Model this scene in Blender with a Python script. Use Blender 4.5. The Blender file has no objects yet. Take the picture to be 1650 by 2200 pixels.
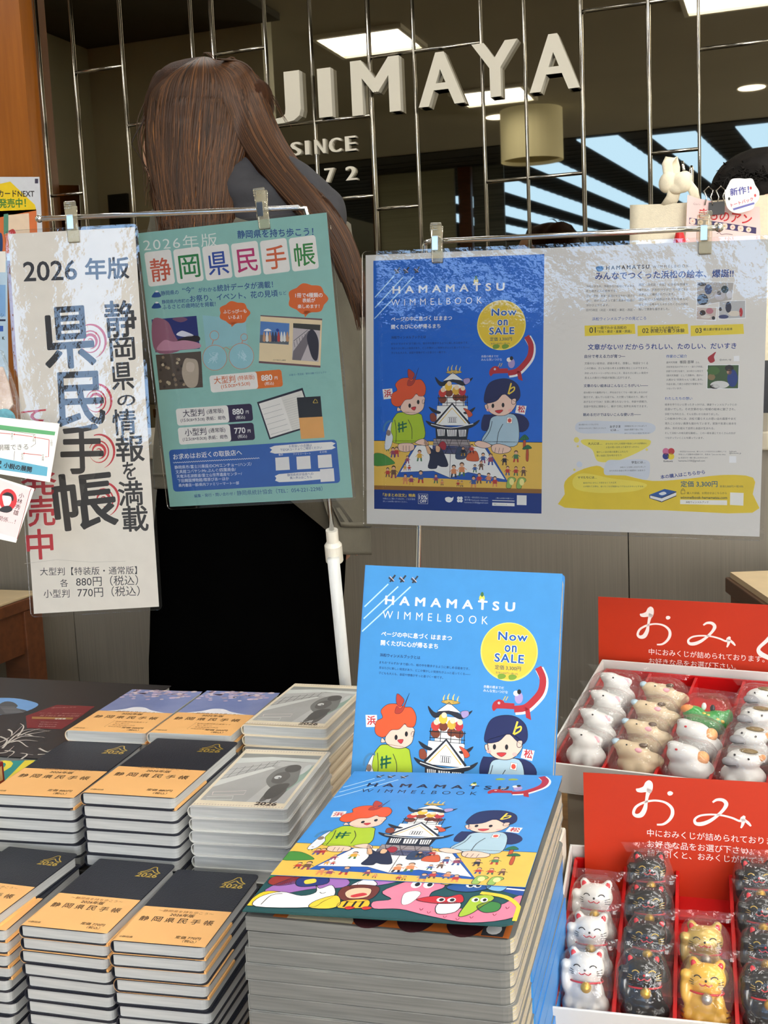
import bpy, bmesh, math, random
from mathutils import Vector, Matrix, Euler, noise
random.seed(7)
C = bpy.context.scene.collection
PI = math.pi

# ------------------------------------------------------------------ camera, world, lights, exposure
CAM_Z, PITCH, ROLL, PSI, FOC = 1.2, .136, .045, .34, 2500.0
sc = bpy.context.scene
_f = Vector((0, math.cos(PITCH), -math.sin(PITCH)))
_d = Vector((0, -math.sin(PITCH), -math.cos(PITCH)))
_r = Vector((1, 0, 0))
_rr = _r * math.cos(ROLL) + _d * math.sin(ROLL)
_dd = _d * math.cos(ROLL) - _r * math.sin(ROLL)
_Z = Matrix.Rotation(PSI, 3, 'Z')
CR, CD, CF = _Z @ _rr, _Z @ _dd, _Z @ _f
cam_data = bpy.data.cameras.new('camera')
cam_data.sensor_fit = 'VERTICAL'
cam_data.sensor_height = 24
cam_data.sensor_width = 18
cam_data.lens = FOC / 2200 * 24
cam_data.clip_start = .01
cam = bpy.data.objects.new('camera', cam_data)
C.objects.link(cam)
cam.matrix_world = Matrix((
    (CR.x, -CD.x, -CF.x, 0), (CR.y, -CD.y, -CF.y, 0), (CR.z, -CD.z, -CF.z, CAM_Z), (0, 0, 0, 1)))
sc.camera = cam
sc.view_settings.view_transform = 'Standard'
sc.view_settings.look = 'None'
sc.view_settings.gamma = 1
sc.view_settings.exposure = 0.0
sc.view_settings.use_curve_mapping = False
sc.cycles.max_bounces = 7
sc.cycles.transparent_max_bounces = 16
sc.cycles.sample_clamp_indirect = 6
sc.cycles.caustics_reflective = False
sc.cycles.caustics_refractive = False
w = bpy.data.worlds.new('world')
sc.world = w
w.use_nodes = True
w.node_tree.nodes['Background'].inputs[0].default_value = (.9, .95, 1, 1)
w.node_tree.nodes['Background'].inputs[1].default_value = 0.05
P_TROFFER, P_STRIP, P_DOWN = 22.0, 6.0, 14.0     # lamp strengths

EYE = Vector((0, 0, CAM_Z))
def ray(px, py):
    return CR * ((px - 825) / FOC) + CD * ((py - 1100) / FOC) + CF
def at_z(px, py, z):
    v = ray(px, py); return EYE + v * ((z - CAM_Z) / v.z)
def at_y(px, py, y):
    v = ray(px, py); return EYE + v * (y / v.y)
def at_d(px, py, d):
    return EYE + ray(px, py) * d
WALL_Y = 2.9
def mirrored(px, py, z):                         # a ceiling point seen in the mirror wall
    p = at_z(px, py, z); return Vector((p.x, 2 * WALL_Y - p.y, z))

# ------------------------------------------------------------------ materials
def lin(c):
    return tuple((x / 255 / 12.92 if x / 255 <= .04045 else ((x / 255 + .055) / 1.055) ** 2.4) for x in c) + (1,)
MATS = {}
def mat(name, rgb, rough=.5, metal=0, var=0.0, scale=30, bump=0.0, bscale=200, coat=0, spec=.5, stretch=None, rgb2=None, sheen=0, sss=0):
    if name in MATS: return MATS[name]
    m = bpy.data.materials.new(name); m.use_nodes = True
    nt = m.node_tree; b = nt.nodes['Principled BSDF']
    b.inputs['Base Color'].default_value = lin(rgb)
    b.inputs['Roughness'].default_value = rough
    b.inputs['Metallic'].default_value = metal
    b.inputs['Specular IOR Level'].default_value = spec
    if coat:
        b.inputs['Coat Weight'].default_value = coat
        b.inputs['Coat Roughness'].default_value = .06
    if sheen: b.inputs['Sheen Weight'].default_value = sheen
    if sss:
        b.inputs['Subsurface Weight'].default_value = sss
        b.inputs['Subsurface Scale'].default_value = .004
    def coords(s):
        tc = nt.nodes.new('ShaderNodeTexCoord'); mp = nt.nodes.new('ShaderNodeMapping')
        nt.links.new(tc.outputs['Object'], mp.inputs[0])
        mp.inputs['Scale'].default_value = stretch or (1, 1, 1)
        n = nt.nodes.new('ShaderNodeTexNoise'); n.inputs['Scale'].default_value = s
        n.inputs['Detail'].default_value = 4
        nt.links.new(mp.outputs[0], n.inputs['Vector']); return n
    if var or rgb2:
        n = coords(scale); r = nt.nodes.new('ShaderNodeValToRGB')
        a = lin(rgb)
        if rgb2: lo, hi = a, lin(rgb2)
        else: lo = tuple(x * (1 - var) for x in a[:3]) + (1,); hi = tuple(min(1, x * (1 + var)) for x in a[:3]) + (1,)
        r.color_ramp.elements[0].position = .3; r.color_ramp.elements[1].position = .7
        r.color_ramp.elements[0].color = lo; r.color_ramp.elements[1].color = hi
        nt.links.new(n.outputs[0], r.inputs[0]); nt.links.new(r.outputs[0], b.inputs['Base Color'])
    if bump:
        n = coords(bscale); bp = nt.nodes.new('ShaderNodeBump')
        bp.inputs['Strength'].default_value = bump; bp.inputs['Distance'].default_value = .002
        nt.links.new(n.outputs[0], bp.inputs['Height']); nt.links.new(bp.outputs[0], b.inputs['Normal'])
        if coat: nt.links.new(bp.outputs[0], b.inputs['Coat Normal'])
    MATS[name] = m; return m
def ink(rgb, gloss=.5):
    return mat('ink_%02x%02x%02x' % tuple(int(x) for x in rgb), rgb, gloss, var=.03, scale=60)
def lamp_mat(name, rgb, s):
    m = bpy.data.materials.new(name); m.use_nodes = True; nt = m.node_tree
    nt.nodes.remove(nt.nodes['Principled BSDF'])
    e = nt.nodes.new('ShaderNodeEmission'); e.inputs[0].default_value = lin(rgb); e.inputs[1].default_value = s
    nt.links.new(e.outputs[0], nt.nodes['Material Output'].inputs[0]); MATS[name] = m; return m
def clear_mat(name, rough=.04, bump=.15, bscale=40, milk=.0, milk_rgb=(255, 255, 255), ior=1.45, dist=.01, tint=(255, 255, 255), detail=3, cap=1.0):
    """clear film: sees through except where it mirrors the lamps"""
    if name in MATS: return MATS[name]
    m = bpy.data.materials.new(name); m.use_nodes = True; nt = m.node_tree
    nt.nodes.remove(nt.nodes['Principled BSDF'])
    out = nt.nodes['Material Output']
    tr = nt.nodes.new('ShaderNodeBsdfTransparent'); tr.inputs[0].default_value = lin(tint)
    gl = nt.nodes.new('ShaderNodeBsdfGlossy'); gl.inputs['Roughness'].default_value = rough
    fr = nt.nodes.new('ShaderNodeFresnel'); fr.inputs[0].default_value = ior
    tc = nt.nodes.new('ShaderNodeTexCoord'); n = nt.nodes.new('ShaderNodeTexNoise')
    n.inputs['Scale'].default_value = bscale; n.inputs['Detail'].default_value = detail
    nt.links.new(tc.outputs['Object'], n.inputs['Vector'])
    bp = nt.nodes.new('ShaderNodeBump'); bp.inputs['Strength'].default_value = bump; bp.inputs['Distance'].default_value = dist
    nt.links.new(n.outputs[0], bp.inputs['Height'])
    nt.links.new(bp.outputs[0], gl.inputs['Normal']); nt.links.new(bp.outputs[0], fr.inputs['Normal'])
    mx = nt.nodes.new('ShaderNodeMixShader')
    mn = nt.nodes.new('ShaderNodeMath'); mn.operation = 'MINIMUM'; mn.inputs[1].default_value = cap
    nt.links.new(fr.outputs[0], mn.inputs[0]); nt.links.new(mn.outputs[0], mx.inputs[0]); nt.links.new(tr.outputs[0], mx.inputs[1]); nt.links.new(gl.outputs[0], mx.inputs[2])
    last = mx
    if milk:
        df = nt.nodes.new('ShaderNodeBsdfDiffuse'); df.inputs[0].default_value = lin(milk_rgb)
        m2 = nt.nodes.new('ShaderNodeMixShader'); m2.inputs[0].default_value = milk
        nt.links.new(mx.outputs[0], m2.inputs[1]); nt.links.new(df.outputs[0], m2.inputs[2]); last = m2
    nt.links.new(last.outputs[0], out.inputs[0]); MATS[name] = m; return m

# ------------------------------------------------------------------ objects
def link(o, parent=None):
    C.objects.link(o)
    if parent is not None: o.parent = parent
    return o
def tag(o, label=None, cat=None, group=None, kind=None):
    if label: o['label'] = label
    if cat: o['category'] = cat
    if group: o['group'] = group
    if kind: o['kind'] = kind
    return o
def empty(name, label, cat, loc=(0, 0, 0), rot=(0, 0, 0), group=None):
    o = bpy.data.objects.new(name, None); C.objects.link(o)
    o.empty_display_size = .02
    o.location = loc; o.rotation_euler = rot
    return tag(o, label, cat, group)
def dup(root, label=None, group=None, loc=None, rot=None):
    r = root.copy(); C.objects.link(r)
    if label: r['label'] = label
    if group: r['group'] = group
    if loc is not None: r.location = loc
    if rot is not None: r.rotation_euler = rot
    for ch in list(root.children):
        c = ch.copy(); C.objects.link(c); c.parent = r
        for g in list(ch.children):
            d = g.copy(); C.objects.link(d); d.parent = c
    return r

class MB:
    """collects shapes into one mesh"""
    def __init__(s): s.v = []; s.f = []; s.mi = []; s.mats = []
    def _m(s, m):
        if m not in s.mats: s.mats.append(m)
        return s.mats.index(m)
    def add(s, vs, fs, m):
        o = len(s.v); s.v += [tuple(v) for v in vs]; i = s._m(m)
        for f in fs: s.f.append(tuple(o + k for k in f)); s.mi.append(i)
        return s
    def box(s, a, b, m, M=None):
        x0, y0, z0 = a; x1, y1, z1 = b
        vs = [Vector(p) for p in ((x0,y0,z0),(x1,y0,z0),(x1,y1,z0),(x0,y1,z0),(x0,y0,z1),(x1,y0,z1),(x1,y1,z1),(x0,y1,z1))]
        if M is not None: vs = [M @ v for v in vs]
        return s.add(vs, [(3,2,1,0),(4,5,6,7),(0,1,5,4),(1,2,6,5),(2,3,7,6),(3,0,4,7)], m)
    def tube(s, pts, r, m, n=8, cap=True):
        pts = [Vector(p) for p in pts]; k = len(pts)
        rs = r if isinstance(r, (list, tuple)) else [r] * k
        vs, fs = [], []; ref = None
        for i, p in enumerate(pts):
            t = (pts[min(i+1, k-1)] - pts[max(i-1, 0)])
            if t.length < 1e-9: t = Vector((0, 0, 1))
            t.normalize()
            if ref is None: ref = Vector((0, 0, 1)) if abs(t.z) < .9 else Vector((1, 0, 0))
            a = t.cross(ref); 
            if a.length < 1e-6: a = t.orthogonal()
            a.normalize(); b = t.cross(a).normalized(); ref = -b if False else ref
            for j in range(n):
                q = 2 * PI * j / n
                vs.append(p + (a * math.cos(q) + b * math.sin(q)) * rs[i])
        for i in range(k - 1):
            for j in range(n):
                fs.append((i*n+j, i*n+(j+1) % n, (i+1)*n+(j+1) % n, (i+1)*n+j))
        if cap: fs.append(tuple(range(n-1, -1, -1))); fs.append(tuple((k-1)*n+j for j in range(n)))
        return s.add(vs, fs, m)
    def loft(s, rings, m, cap=True):
        n = len(rings[0]); vs = [v for r in rings for v in r]; fs = []
        for i in range(len(rings) - 1):
            for j in range(n):
                fs.append((i*n+j, i*n+(j+1) % n, (i+1)*n+(j+1) % n, (i+1)*n+j))
        if cap: fs.append(tuple(range(n-1, -1, -1))); fs.append(tuple((len(rings)-1)*n+j for j in range(n)))
        return s.add(vs, fs, m)
    def ball(s, c, r, m, seg=16, rin=10, M=None):
        if not isinstance(r, (tuple, list)): r = (r, r, r)
        vs, fs = [], []
        for i in range(rin + 1):
            a = PI * i / rin
            for j in range(seg):
                q = 2 * PI * j / seg
                v = Vector((math.sin(a)*math.cos(q)*r[0], math.sin(a)*math.sin(q)*r[1], math.cos(a)*r[2]))
                if M is not None: v = M @ v
                vs.append(v + Vector(c))
        for i in range(rin):
            for j in range(seg):
                fs.append((i*seg+j, (i+1)*seg+j, (i+1)*seg+(j+1) % seg, i*seg+(j+1) % seg))
        return s.add(vs, fs, m)
    def prism(s, outline, z0, z1, m, M=None):
        n = len(outline)
        vs = [Vector((x, y, z0)) for x, y in outline] + [Vector((x, y, z1)) for x, y in outline]
        if M is not None: vs = [M @ v for v in vs]
        return s.add(vs, [tuple(range(n-1, -1, -1)), tuple(range(n, 2*n))] + [(i, (i+1) % n, n+(i+1) % n, n+i) for i in range(n)], m)
    def mesh(s, name, smooth=False, merge=False):
        me = bpy.data.meshes.new(name); me.from_pydata(s.v, [], s.f)
        for m in s.mats: me.materials.append(m)
        for p, i in zip(me.polygons, s.mi): p.material_index = i; p.use_smooth = smooth
        if merge:
            b = bmesh.new(); b.from_mesh(me); bmesh.ops.remove_doubles(b, verts=b.verts, dist=1e-6); b.to_mesh(me); b.free()
        me.update(); return me
    def build(s, name, parent=None, smooth=False, bevel=0, bseg=2, M=None, merge=False):
        o = bpy.data.objects.new(name, s.mesh(name, smooth, merge or smooth))
        link(o, parent)
        if M is not None: o.matrix_local = M
        if bevel:
            md = o.modifiers.new('bevel', 'BEVEL'); md.width = bevel; md.segments = bseg; md.limit_method = 'ANGLE'; md.angle_limit = .7
        if smooth and not bevel:
            pass
        return o
def structure(o, label=None):
    o['kind'] = 'structure'
    if label: o['label'] = label
    return o
def rrect(w, h, r, x=0, y=0, n=5):
    out = []
    for cx, cy, a in ((x+w-r, y+r, -PI/2), (x+w-r, y+h-r, 0), (x+r, y+h-r, PI/2), (x+r, y+r, PI)):
        for i in range(n + 1):
            q = a + PI/2 * i / n; out.append((cx + r*math.cos(q), cy + r*math.sin(q)))
    return out
def blob(name, balls, m, voxel, parent=None, smooth=6, subd=False):
    """ellipsoids grown together into one continuous skin"""
    b = MB()
    for c, r, *rot in balls:
        b.ball(c, r, m, 20, 14, M=(Euler(rot[0]).to_matrix() if rot else None))
    me = b.mesh(name + '_raw', merge=True)
    o = bpy.data.objects.new('tmp', me); C.objects.link(o)
    md = o.modifiers.new('r', 'REMESH'); md.mode = 'VOXEL'; md.voxel_size = voxel; md.use_smooth_shade = True
    md = o.modifiers.new('s', 'SMOOTH'); md.iterations = smooth; md.factor = .5
    dg = bpy.context.evaluated_depsgraph_get(); dg.update()
    me2 = bpy.data.meshes.new_from_object(o.evaluated_get(dg))
    bpy.data.objects.remove(o); bpy.data.meshes.remove(me)
    me2.name = name; me2.materials.clear(); me2.materials.append(m)
    for p in me2.polygons: p.use_smooth = True
    return link(bpy.data.objects.new(name, me2), parent)

def smooth_pts(pts, closed=True, k=6):
    n = len(pts); out = []
    rng = range(n) if closed else range(n - 1)
    for i in rng:
        if closed: p = [pts[(i-1) % n], pts[i], pts[(i+1) % n], pts[(i+2) % n]]
        else: p = [pts[max(i-1, 0)], pts[i], pts[i+1], pts[min(i+2, n-1)]]
        for s in range(k):
            t = s / k
            out.append(tuple(.5*((2*p[1][d]) + (-p[0][d]+p[2][d])*t + (2*p[0][d]-5*p[1][d]+4*p[2][d]-p[3][d])*t*t + (-p[0][d]+3*p[1][d]-3*p[2][d]+p[3][d])*t**3) for d in range(len(pts[0]))))
    if not closed: out.append(tuple(pts[-1]))
    return out

# ------------------------------------------------------------------ lettering
_txt = {}
def text_geo(s, bold=0.0, space=1.0):
    k = (s, bold, space)
    if 0 < bold <= .007: bold = 0.0
    if k in _txt: return _txt[k]
    if bold > .007:                         # heavier strokes: the same glyph struck several times, slightly apart
        vs, fs, *_ = text_geo(s, 0.0, space); d = bold*.8; V, Fc = [], []
        for dx, dy in ((0, 0), (d, 0), (-d, 0), (0, d), (0, -d), (d*.7, d*.7), (-d*.7, d*.7), (d*.7, -d*.7), (-d*.7, -d*.7))[:9 if bold > .014 else 5]:
            o = len(V); V += [(x+dx, y+dy, len(V)//len(vs)) for x, y in vs]; Fc += [tuple(o+i for i in f) for f in fs]
        xs = [v[0] for v in V]; ys = [v[1] for v in V]
        _txt[k] = (V, Fc, min(xs), max(xs), min(ys), max(ys)); return _txt[k]
    c = bpy.data.curves.new('t', 'FONT'); c.body = s; c.size = 1; c.offset = bold; c.space_character = space; c.resolution_u = 3
    o = bpy.data.objects.new('t', c); C.objects.link(o)
    dg = bpy.context.evaluated_depsgraph_get(); dg.update()
    me = bpy.data.meshes.new_from_object(o.evaluated_get(dg))
    vs = [(v.co.x, v.co.y) for v in me.vertices]; fs = [tuple(p.vertices) for p in me.polygons]
    bpy.data.objects.remove(o); bpy.data.curves.remove(c); bpy.data.meshes.remove(me)
    if not vs: vs = [(0, 0), (1, 0), (0, 1)]
    xs = [v[0] for v in vs]; ys = [v[1] for v in vs]
    _txt[k] = (vs, fs, min(xs), max(xs), min(ys), max(ys)); return _txt[k]

class Sheet(MB):
    """flat print in its own x (right), y (up) millimetre-thin layers"""
    STEP = 4.5e-5
    def __init__(s, pose=None, z0=0.0):
        super().__init__(); s.pose = pose; s.z0 = z0; s.map = None
        if pose is not None: s.inv = pose.inverted()
    def at(s, px, py):                      # a point of the photograph brought onto the sheet's plane
        o = s.inv @ EYE; d = s.inv.to_3x3() @ ray(px, py); t = (s.z0 - o.z) / d.z
        return (o.x + d.x * t, o.y + d.y * t)
    def _p(s, p): return s.map(*p) if s.map else p
    def poly(s, pts, col, z=1, raw=False):
        if not raw: pts = [s._p(p) for p in pts]
        a = sum(pts[i][0]*pts[(i+1) % len(pts)][1] - pts[(i+1) % len(pts)][0]*pts[i][1] for i in range(len(pts)))
        if a < 0: pts = pts[::-1]
        h = s.z0 + z * s.STEP
        return s.add([(x, y, h) for x, y in pts], [tuple(range(len(pts)))], ink(col) if isinstance(col, tuple) else col)
    def blobby(s, pts, col, z=1, k=5): return s.poly(smooth_pts(pts, True, k), col, z)
    def rect(s, x0, y0, x1, y1, col, z=1, r=0):
        if r: return s.poly(rrect(abs(x1-x0), abs(y1-y0), r, min(x0, x1), min(y0, y1)), col, z)
        return s.poly([(x0, y0), (x1, y0), (x1, y1), (x0, y1)], col, z)
    def ell(s, cx, cy, rx, ry, col, z=1, n=28, rot=0):
        ca, sa = math.cos(rot), math.sin(rot)
        return s.poly([(cx + rx*math.cos(t)*ca - ry*math.sin(t)*sa, cy + rx*math.cos(t)*sa + ry*math.sin(t)*ca) for t in [2*PI*i/n for i in range(n)]], col, z)
    def line(s, pts, wd, col, z=2, closed=False, smooth=0):
        if smooth: pts = smooth_pts(pts, closed, smooth)
        if pts and len(pts[0]) > 2: ws = [p[2] for p in pts]; pts = [p[:2] for p in pts]
        else: ws = None
        pts = [s._p(p) for p in pts]; n = len(pts); L, R = [], []
        for i in range(n):
            a = pts[(i-1) % n] if closed else pts[max(i-1, 0)]
            b = pts[(i+1) % n] if closed else pts[min(i+1, n-1)]
            dx, dy = b[0]-a[0], b[1]-a[1]; l = math.hypot(dx, dy) or 1e-9
            h = (ws[i] if ws else wd) / 2
            L.append((pts[i][0]-dy/l*h, pts[i][1]+dx/l*h)); R.append((pts[i][0]+dy/l*h, pts[i][1]-dx/l*h))
        m = ink(col) if isinstance(col, tuple) else col; zz = s.z0 + z*s.STEP
        vs = [(x, y, zz) for x, y in L] + [(x, y, zz) for x, y in R]
        fs = [(n+i, n+(i+1) % n, (i+1) % n, i) for i in range(n if closed else n-1)]
        return s.add(vs, fs, m)
    def shape(s, pts, col, z=1, wd=.0, edge=(20, 20, 30), k=5):
        s.blobby(pts, col, z, k)
        if wd: s.line(pts, wd, edge, z+1, True, k)
    def text(s, t, p0, p1, col, z=3, bold=0.0, h=None, space=1.0, raw=False, shear=0):
        vs, fs, x0, x1, y0, y1 = text_geo(t, bold, space)
        a, b = (p0, p1) if raw else (s._p(p0), s._p(p1))
        dx, dy = b[0]-a[0], b[1]-a[1]; L = math.hypot(dx, dy); ux, uy = dx/L, dy/L
        k = L / max(x1-x0, 1e-6); ky = k if h is None else h / max(y1-y0, 1e-6)
        zz = s.z0 + z*s.STEP
        out = [(a[0] + ux*(x-x0)*k - uy*(y-y0)*ky + shear*(y-y0)*ky*ux, a[1] + uy*(x-x0)*k + ux*(y-y0)*ky, zz + (q[0]*4e-6 if q else 0)) for x, y, *q in vs]
        return s.add(out, fs, ink(col) if isinstance(col, tuple) else col)
    def ptext(s, t, q0, q1, col, z=3, bold=0.0, hpx=None, space=1.0):
        """lettering whose foot runs between two photo points"""
        a, b = s.at(*q0), s.at(*q1); h = None
        if hpx: c = s.at(q0[0], q0[1]-hpx); h = math.hypot(c[0]-a[0], c[1]-a[1])
        return s.text(t, a, b, col, z, bold, h, space, raw=True)
    def pquad(s, pts, col, z=1): return s.poly([s.at(*p) for p in pts], col, z, raw=True)
    def prect(s, x0, y0, x1, y1, col, z=1, r=0):   # box by its upper left and lower right photo points
        a, b = s.at(x0, y0), s.at(x1, y1)
        return s.poly(rrect(b[0]-a[0], a[1]-b[1], max(r, 1e-6), a[0], b[1], 4 if r else 1), col, z, raw=True)
    def pblob(s, pts, col, z=1, k=5): return s.poly([p for p in smooth_pts([s.at(*p) for p in pts], True, k)], col, z, raw=True)
    def pline(s, pts, wd, col, z=2, closed=False, smooth=0):
        return s.line([s.at(*p[:2]) + tuple(p[2:]) for p in pts], wd, col, z, closed, smooth)
def pose(x, y, z, a, b, g):
    return Matrix.Translation((x, y, z)) @ Euler((a, b, g), 'XYZ').to_matrix().to_4x4()
def ordinal(i):
    return ['topmost', 'second', 'third', 'fourth', 'fifth', 'sixth', 'seventh', 'eighth', 'ninth', 'tenth', 'eleventh', 'twelfth', 'thirteenth', 'fourteenth', 'fifteenth', 'sixteenth', 'seventeenth'][i]

# ------------------------------------------------------------------ the room
M_MIRROR = mat('tinted_mirror', (136, 130, 114), .015, 1, var=.02, scale=.6)
M_CHROME = mat('chrome', (225, 225, 225), .12, 1, var=.03, scale=20)
M_FRAME = mat('polished_trim', (160, 155, 145), .16, 1, var=.15, scale=6, stretch=(1, 1, 3), bump=.12, bscale=25)
M_ORANGE = mat('orange_veneer', (160, 94, 28), .42, 0, scale=5, stretch=(14, 14, .8), rgb2=(142, 80, 20))
M_BROWN = mat('brown_wood', (108, 62, 34), .4, 0, scale=5, stretch=(3, 14, 14), rgb2=(84, 46, 24))
M_BEIGE = mat('beige_laminate', (198, 176, 138), .4, var=.05)
M_TABLE = mat('table_wood', (150, 112, 62), .45, 0, scale=6, stretch=(2, 16, 16), rgb2=(120, 84, 44))
M_COUNTER = mat('gray_laminate', (128, 121, 108), .5, 0, scale=14, stretch=(30, 1, .4), rgb2=(117, 110, 98))
M_GAP = mat('dark_joint', (60, 56, 50), .7, var=.05)
M_CEIL = mat('ceiling_board', (176, 170, 154), .8, var=.04, scale=2)
M_PLASTER = mat('gray_green_plaster', (216, 214, 194), .75, var=.03, scale=3)
M_DARK = mat('dark_opening', (30, 28, 24), .6, var=.1)
M_WHITE = mat('white_plastic', (232, 228, 214), .35, var=.02)
M_LETTER = mat('raised_letter_white', (192, 187, 172), .5, var=.02, scale=8)
M_TROF = lamp_mat('lit_tube', (255, 252, 247), P_TROFFER)
M_TROF2 = lamp_mat('lit_tube_dim', (255, 252, 246), P_TROFFER*.5)
M_SKY = lamp_mat('lit_skylight', (164, 202, 246), P_STRIP)
M_DOWN = lamp_mat('lit_downlight', (255, 246, 228), P_DOWN)

b = MB().box((-6, -12, -.1), (5, 3.1, 0), mat('floor_tile', (120, 110, 96), .4, var=.08, scale=4)); structure(b.build('floor'), 'grey floor')
b = MB().box((-6, -12, 2.6), (5, 3.1, 2.7), M_CEIL); structure(b.build('ceiling'), 'grey board ceiling')
b = MB().box((-2.02, WALL_Y, 0), (3.2, WALL_Y+.02, 2.6), M_MIRROR); structure(b.build('wall_back'), 'tall dark mirror wall behind the counter')
b = MB().box((-6, WALL_Y+.02, 0), (5, 3.1, 2.6), M_PLASTER); structure(b.build('wall_behind_mirror'), 'plaster wall')
b = MB().box((-6.1, -12, 0), (-6, 3.1, 2.6), M_PLASTER); structure(b.build('wall_left'), 'plaster wall')
b = MB().box((5, -12, 0), (5.1, 3.1, 2.6), M_PLASTER); structure(b.build('wall_right'), 'plaster wall')
b = MB().box((-6, -12.1, 0), (5, -12, 2.6), mat('far_wall', (90, 86, 78), .8, var=.1, scale=2)); structure(b.build('wall_front'), 'far wall')
b = MB().box((-3.6, WALL_Y-.06, 0), (-1.995, WALL_Y+.02, 2.6), M_ORANGE); structure(b.build('wall_pillar'), 'orange wood veneer pillar at the left end of the mirror wall')

# bright joints between the mirror panels
n_trim = 1
XS = [-1.984, -1.873, -1.72, -1.507, -1.445, -1.294, -1.167, -1.01, -.892, -.719, -.612, -.475, -.318, -.205, -.03, .12, .35, .6]
for i, x in enumerate(XS):
    wd = .0036 if i not in (4, 7, 11, 12) else .005
    b = MB().tube([(x, WALL_Y-.004, .9), (x, WALL_Y-.004, 2.6)], wd, M_FRAME, 10)
    structure(b.build('trim_%d' % n_trim, smooth=True), 'polished vertical joint between mirror panels'); n_trim += 1
for x0, x1, z in [(-1.873, -1.72, 2.004), (-1.445, -1.294, 2.0), (-1.72, -1.6, 1.847), (-1.984, -1.873, 1.681), (-1.294, -1.01, 1.799), (-1.01, -.719, 1.94),
                  (-.475, -.205, 1.979), (-.318, -.205, 1.638), (-.719, -.475, 1.608), (-1.01, -.892, 1.565), (-.205, -.03, 1.86), (-1.167, -1.01, 1.6), (-1.01, -.892, 2.17), (-.03, .12, 1.5)]:
    b = MB().tube([(x0, WALL_Y-.003, z), (x1, WALL_Y-.003, z)], .004, M_FRAME, 8)
    structure(b.build('trim_%d' % n_trim, smooth=True), 'polished cross joint between mirror panels'); n_trim += 1

# raised letters on the mirror
def wall_letter(ch, px0, px1, pyt, pyb, depth, label, bold):
    vs, fs, x0, x1, y0, y1 = text_geo(ch, 0.0)
    x0 -= bold; x1 += bold
    ym = (pyt+pyb)/2; a = at_y(px0, ym, WALL_Y-depth); c = at_y(px1, ym, WALL_Y-depth)
    t = at_y((px0+px1)/2, pyt, WALL_Y-depth).z; bt = at_y((px0+px1)/2, pyb, WALL_Y-depth).z
    kx, kz = (c.x-a.x)/(x1-x0), (t-bt)/(y1-y0)
    me = bpy.data.meshes.new('wall_letter'); bm = bmesh.new()
    for k, dx in enumerate((0, -bold, bold)):
        sub = bmesh.new(); bvs = [sub.verts.new((a.x+(x+dx-x0)*kx, WALL_Y-depth+.00004*k, bt+(y-y0)*kz)) for x, y in vs]
        for f in fs:
            try: sub.faces.new([bvs[i] for i in f])
            except ValueError: pass
        bmesh.ops.remove_doubles(sub, verts=sub.verts, dist=1e-5)
        r = bmesh.ops.extrude_face_region(sub, geom=list(sub.faces))
        bmesh.ops.translate(sub, verts=[g for g in r['geom'] if isinstance(g, bmesh.types.BMVert)], vec=(0, depth, 0))
        bmesh.ops.recalc_face_normals(sub, faces=sub.faces)
        tmp = bpy.data.meshes.new('t'); sub.to_mesh(tmp); sub.free(); bm.from_mesh(tmp); bpy.data.meshes.remove(tmp)
    bm.to_mesh(me); bm.free(); me.materials.append(M_LETTER)
    o = bpy.data.objects.new('wall_letter', me); C.objects.link(o)
    tag(o, label, 'sign letter', 'raised letters on the mirror wall')
for ch, a_, c_, t_, b_, l_ in [('J', 583, 645, 154, 264, 'large white raised letter J on the mirror wall beside the hair'),
                           ('I', 683, 712, 146, 252, 'large white raised letter I between J and M on the mirror wall'),
                           ('M', 754, 859, 125, 244, 'large white raised letter M on the mirror wall'),
                           ('A', 897, 997, 111, 226, 'large white raised letter A between M and Y on the mirror wall'),
                           ('Y', 1014, 1113, 89, 208, 'large white raised letter Y on the mirror wall'),
                           ('A', 1136, 1244, 72, 194, 'large white raised letter A at the right end of the sign')]:
    wall_letter(ch, a_, c_, t_, b_, .022, l_, .03)
for ch, a_, c_, t_, b_, l_ in [('S', 624, 647, 305, 334, 'small white letter S starting the word SINCE'), ('I', 655, 664, 302, 332, 'small white letter I in the word SINCE'),
                           ('N', 675, 699, 299, 330, 'small white letter N in the word SINCE'), ('C', 706, 733, 296, 327, 'small white letter C in the word SINCE'),
                           ('E', 741, 765, 292, 324, 'small white letter E ending the word SINCE'), ('7', 697, 718, 361, 391, 'small white digit 7 half hidden by the jacket'),
                           ('2', 742, 766, 357, 387, 'small white digit 2 below the word SINCE')]:
    wall_letter(ch, a_, c_, t_, b_, .01, l_, .035)

# ceiling lights and the far part of the shop, seen in the mirror, plus added unseen lamps
def troffer(cx, cy, label, wx=.38, wy=.36, n=4, lm_=None):
    e = empty('ceiling_light', label, 'ceiling light', (cx, cy, 2.6), group='ceiling lights')
    b = MB()
    for a, c in (((-wx/2-.02, -wy/2-.02), (wx/2+.02, -wy/2)), ((-wx/2-.02, wy/2), (wx/2+.02, wy/2+.02)), ((-wx/2-.02, -wy/2), (-wx/2, wy/2)), ((wx/2, -wy/2), (wx/2+.02, wy/2))):
        b.box((a[0], a[1], -.02), (c[0], c[1], -.0005), M_WHITE)
    b.build('frame', e)
    for k in range(n):
        y = -wy/2 + wy*(k+.5)/n
        MB().box((-wx/2, y-wy/n*.30, -.012), (wx/2, y+wy/n*.30, -.001), lm_ or M_TROF).build('tube', e)
    return e
troffer(-1.8, .61, 'ceiling light reflected above the letters I and M')
troffer(-1.575, -.8, 'ceiling light reflected behind the letter Y')
p = mirrored(1577, 0, 2.6); troffer(p.x, p.y+.1, 'ceiling light reflected at the upper right edge of the mirror')
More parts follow.
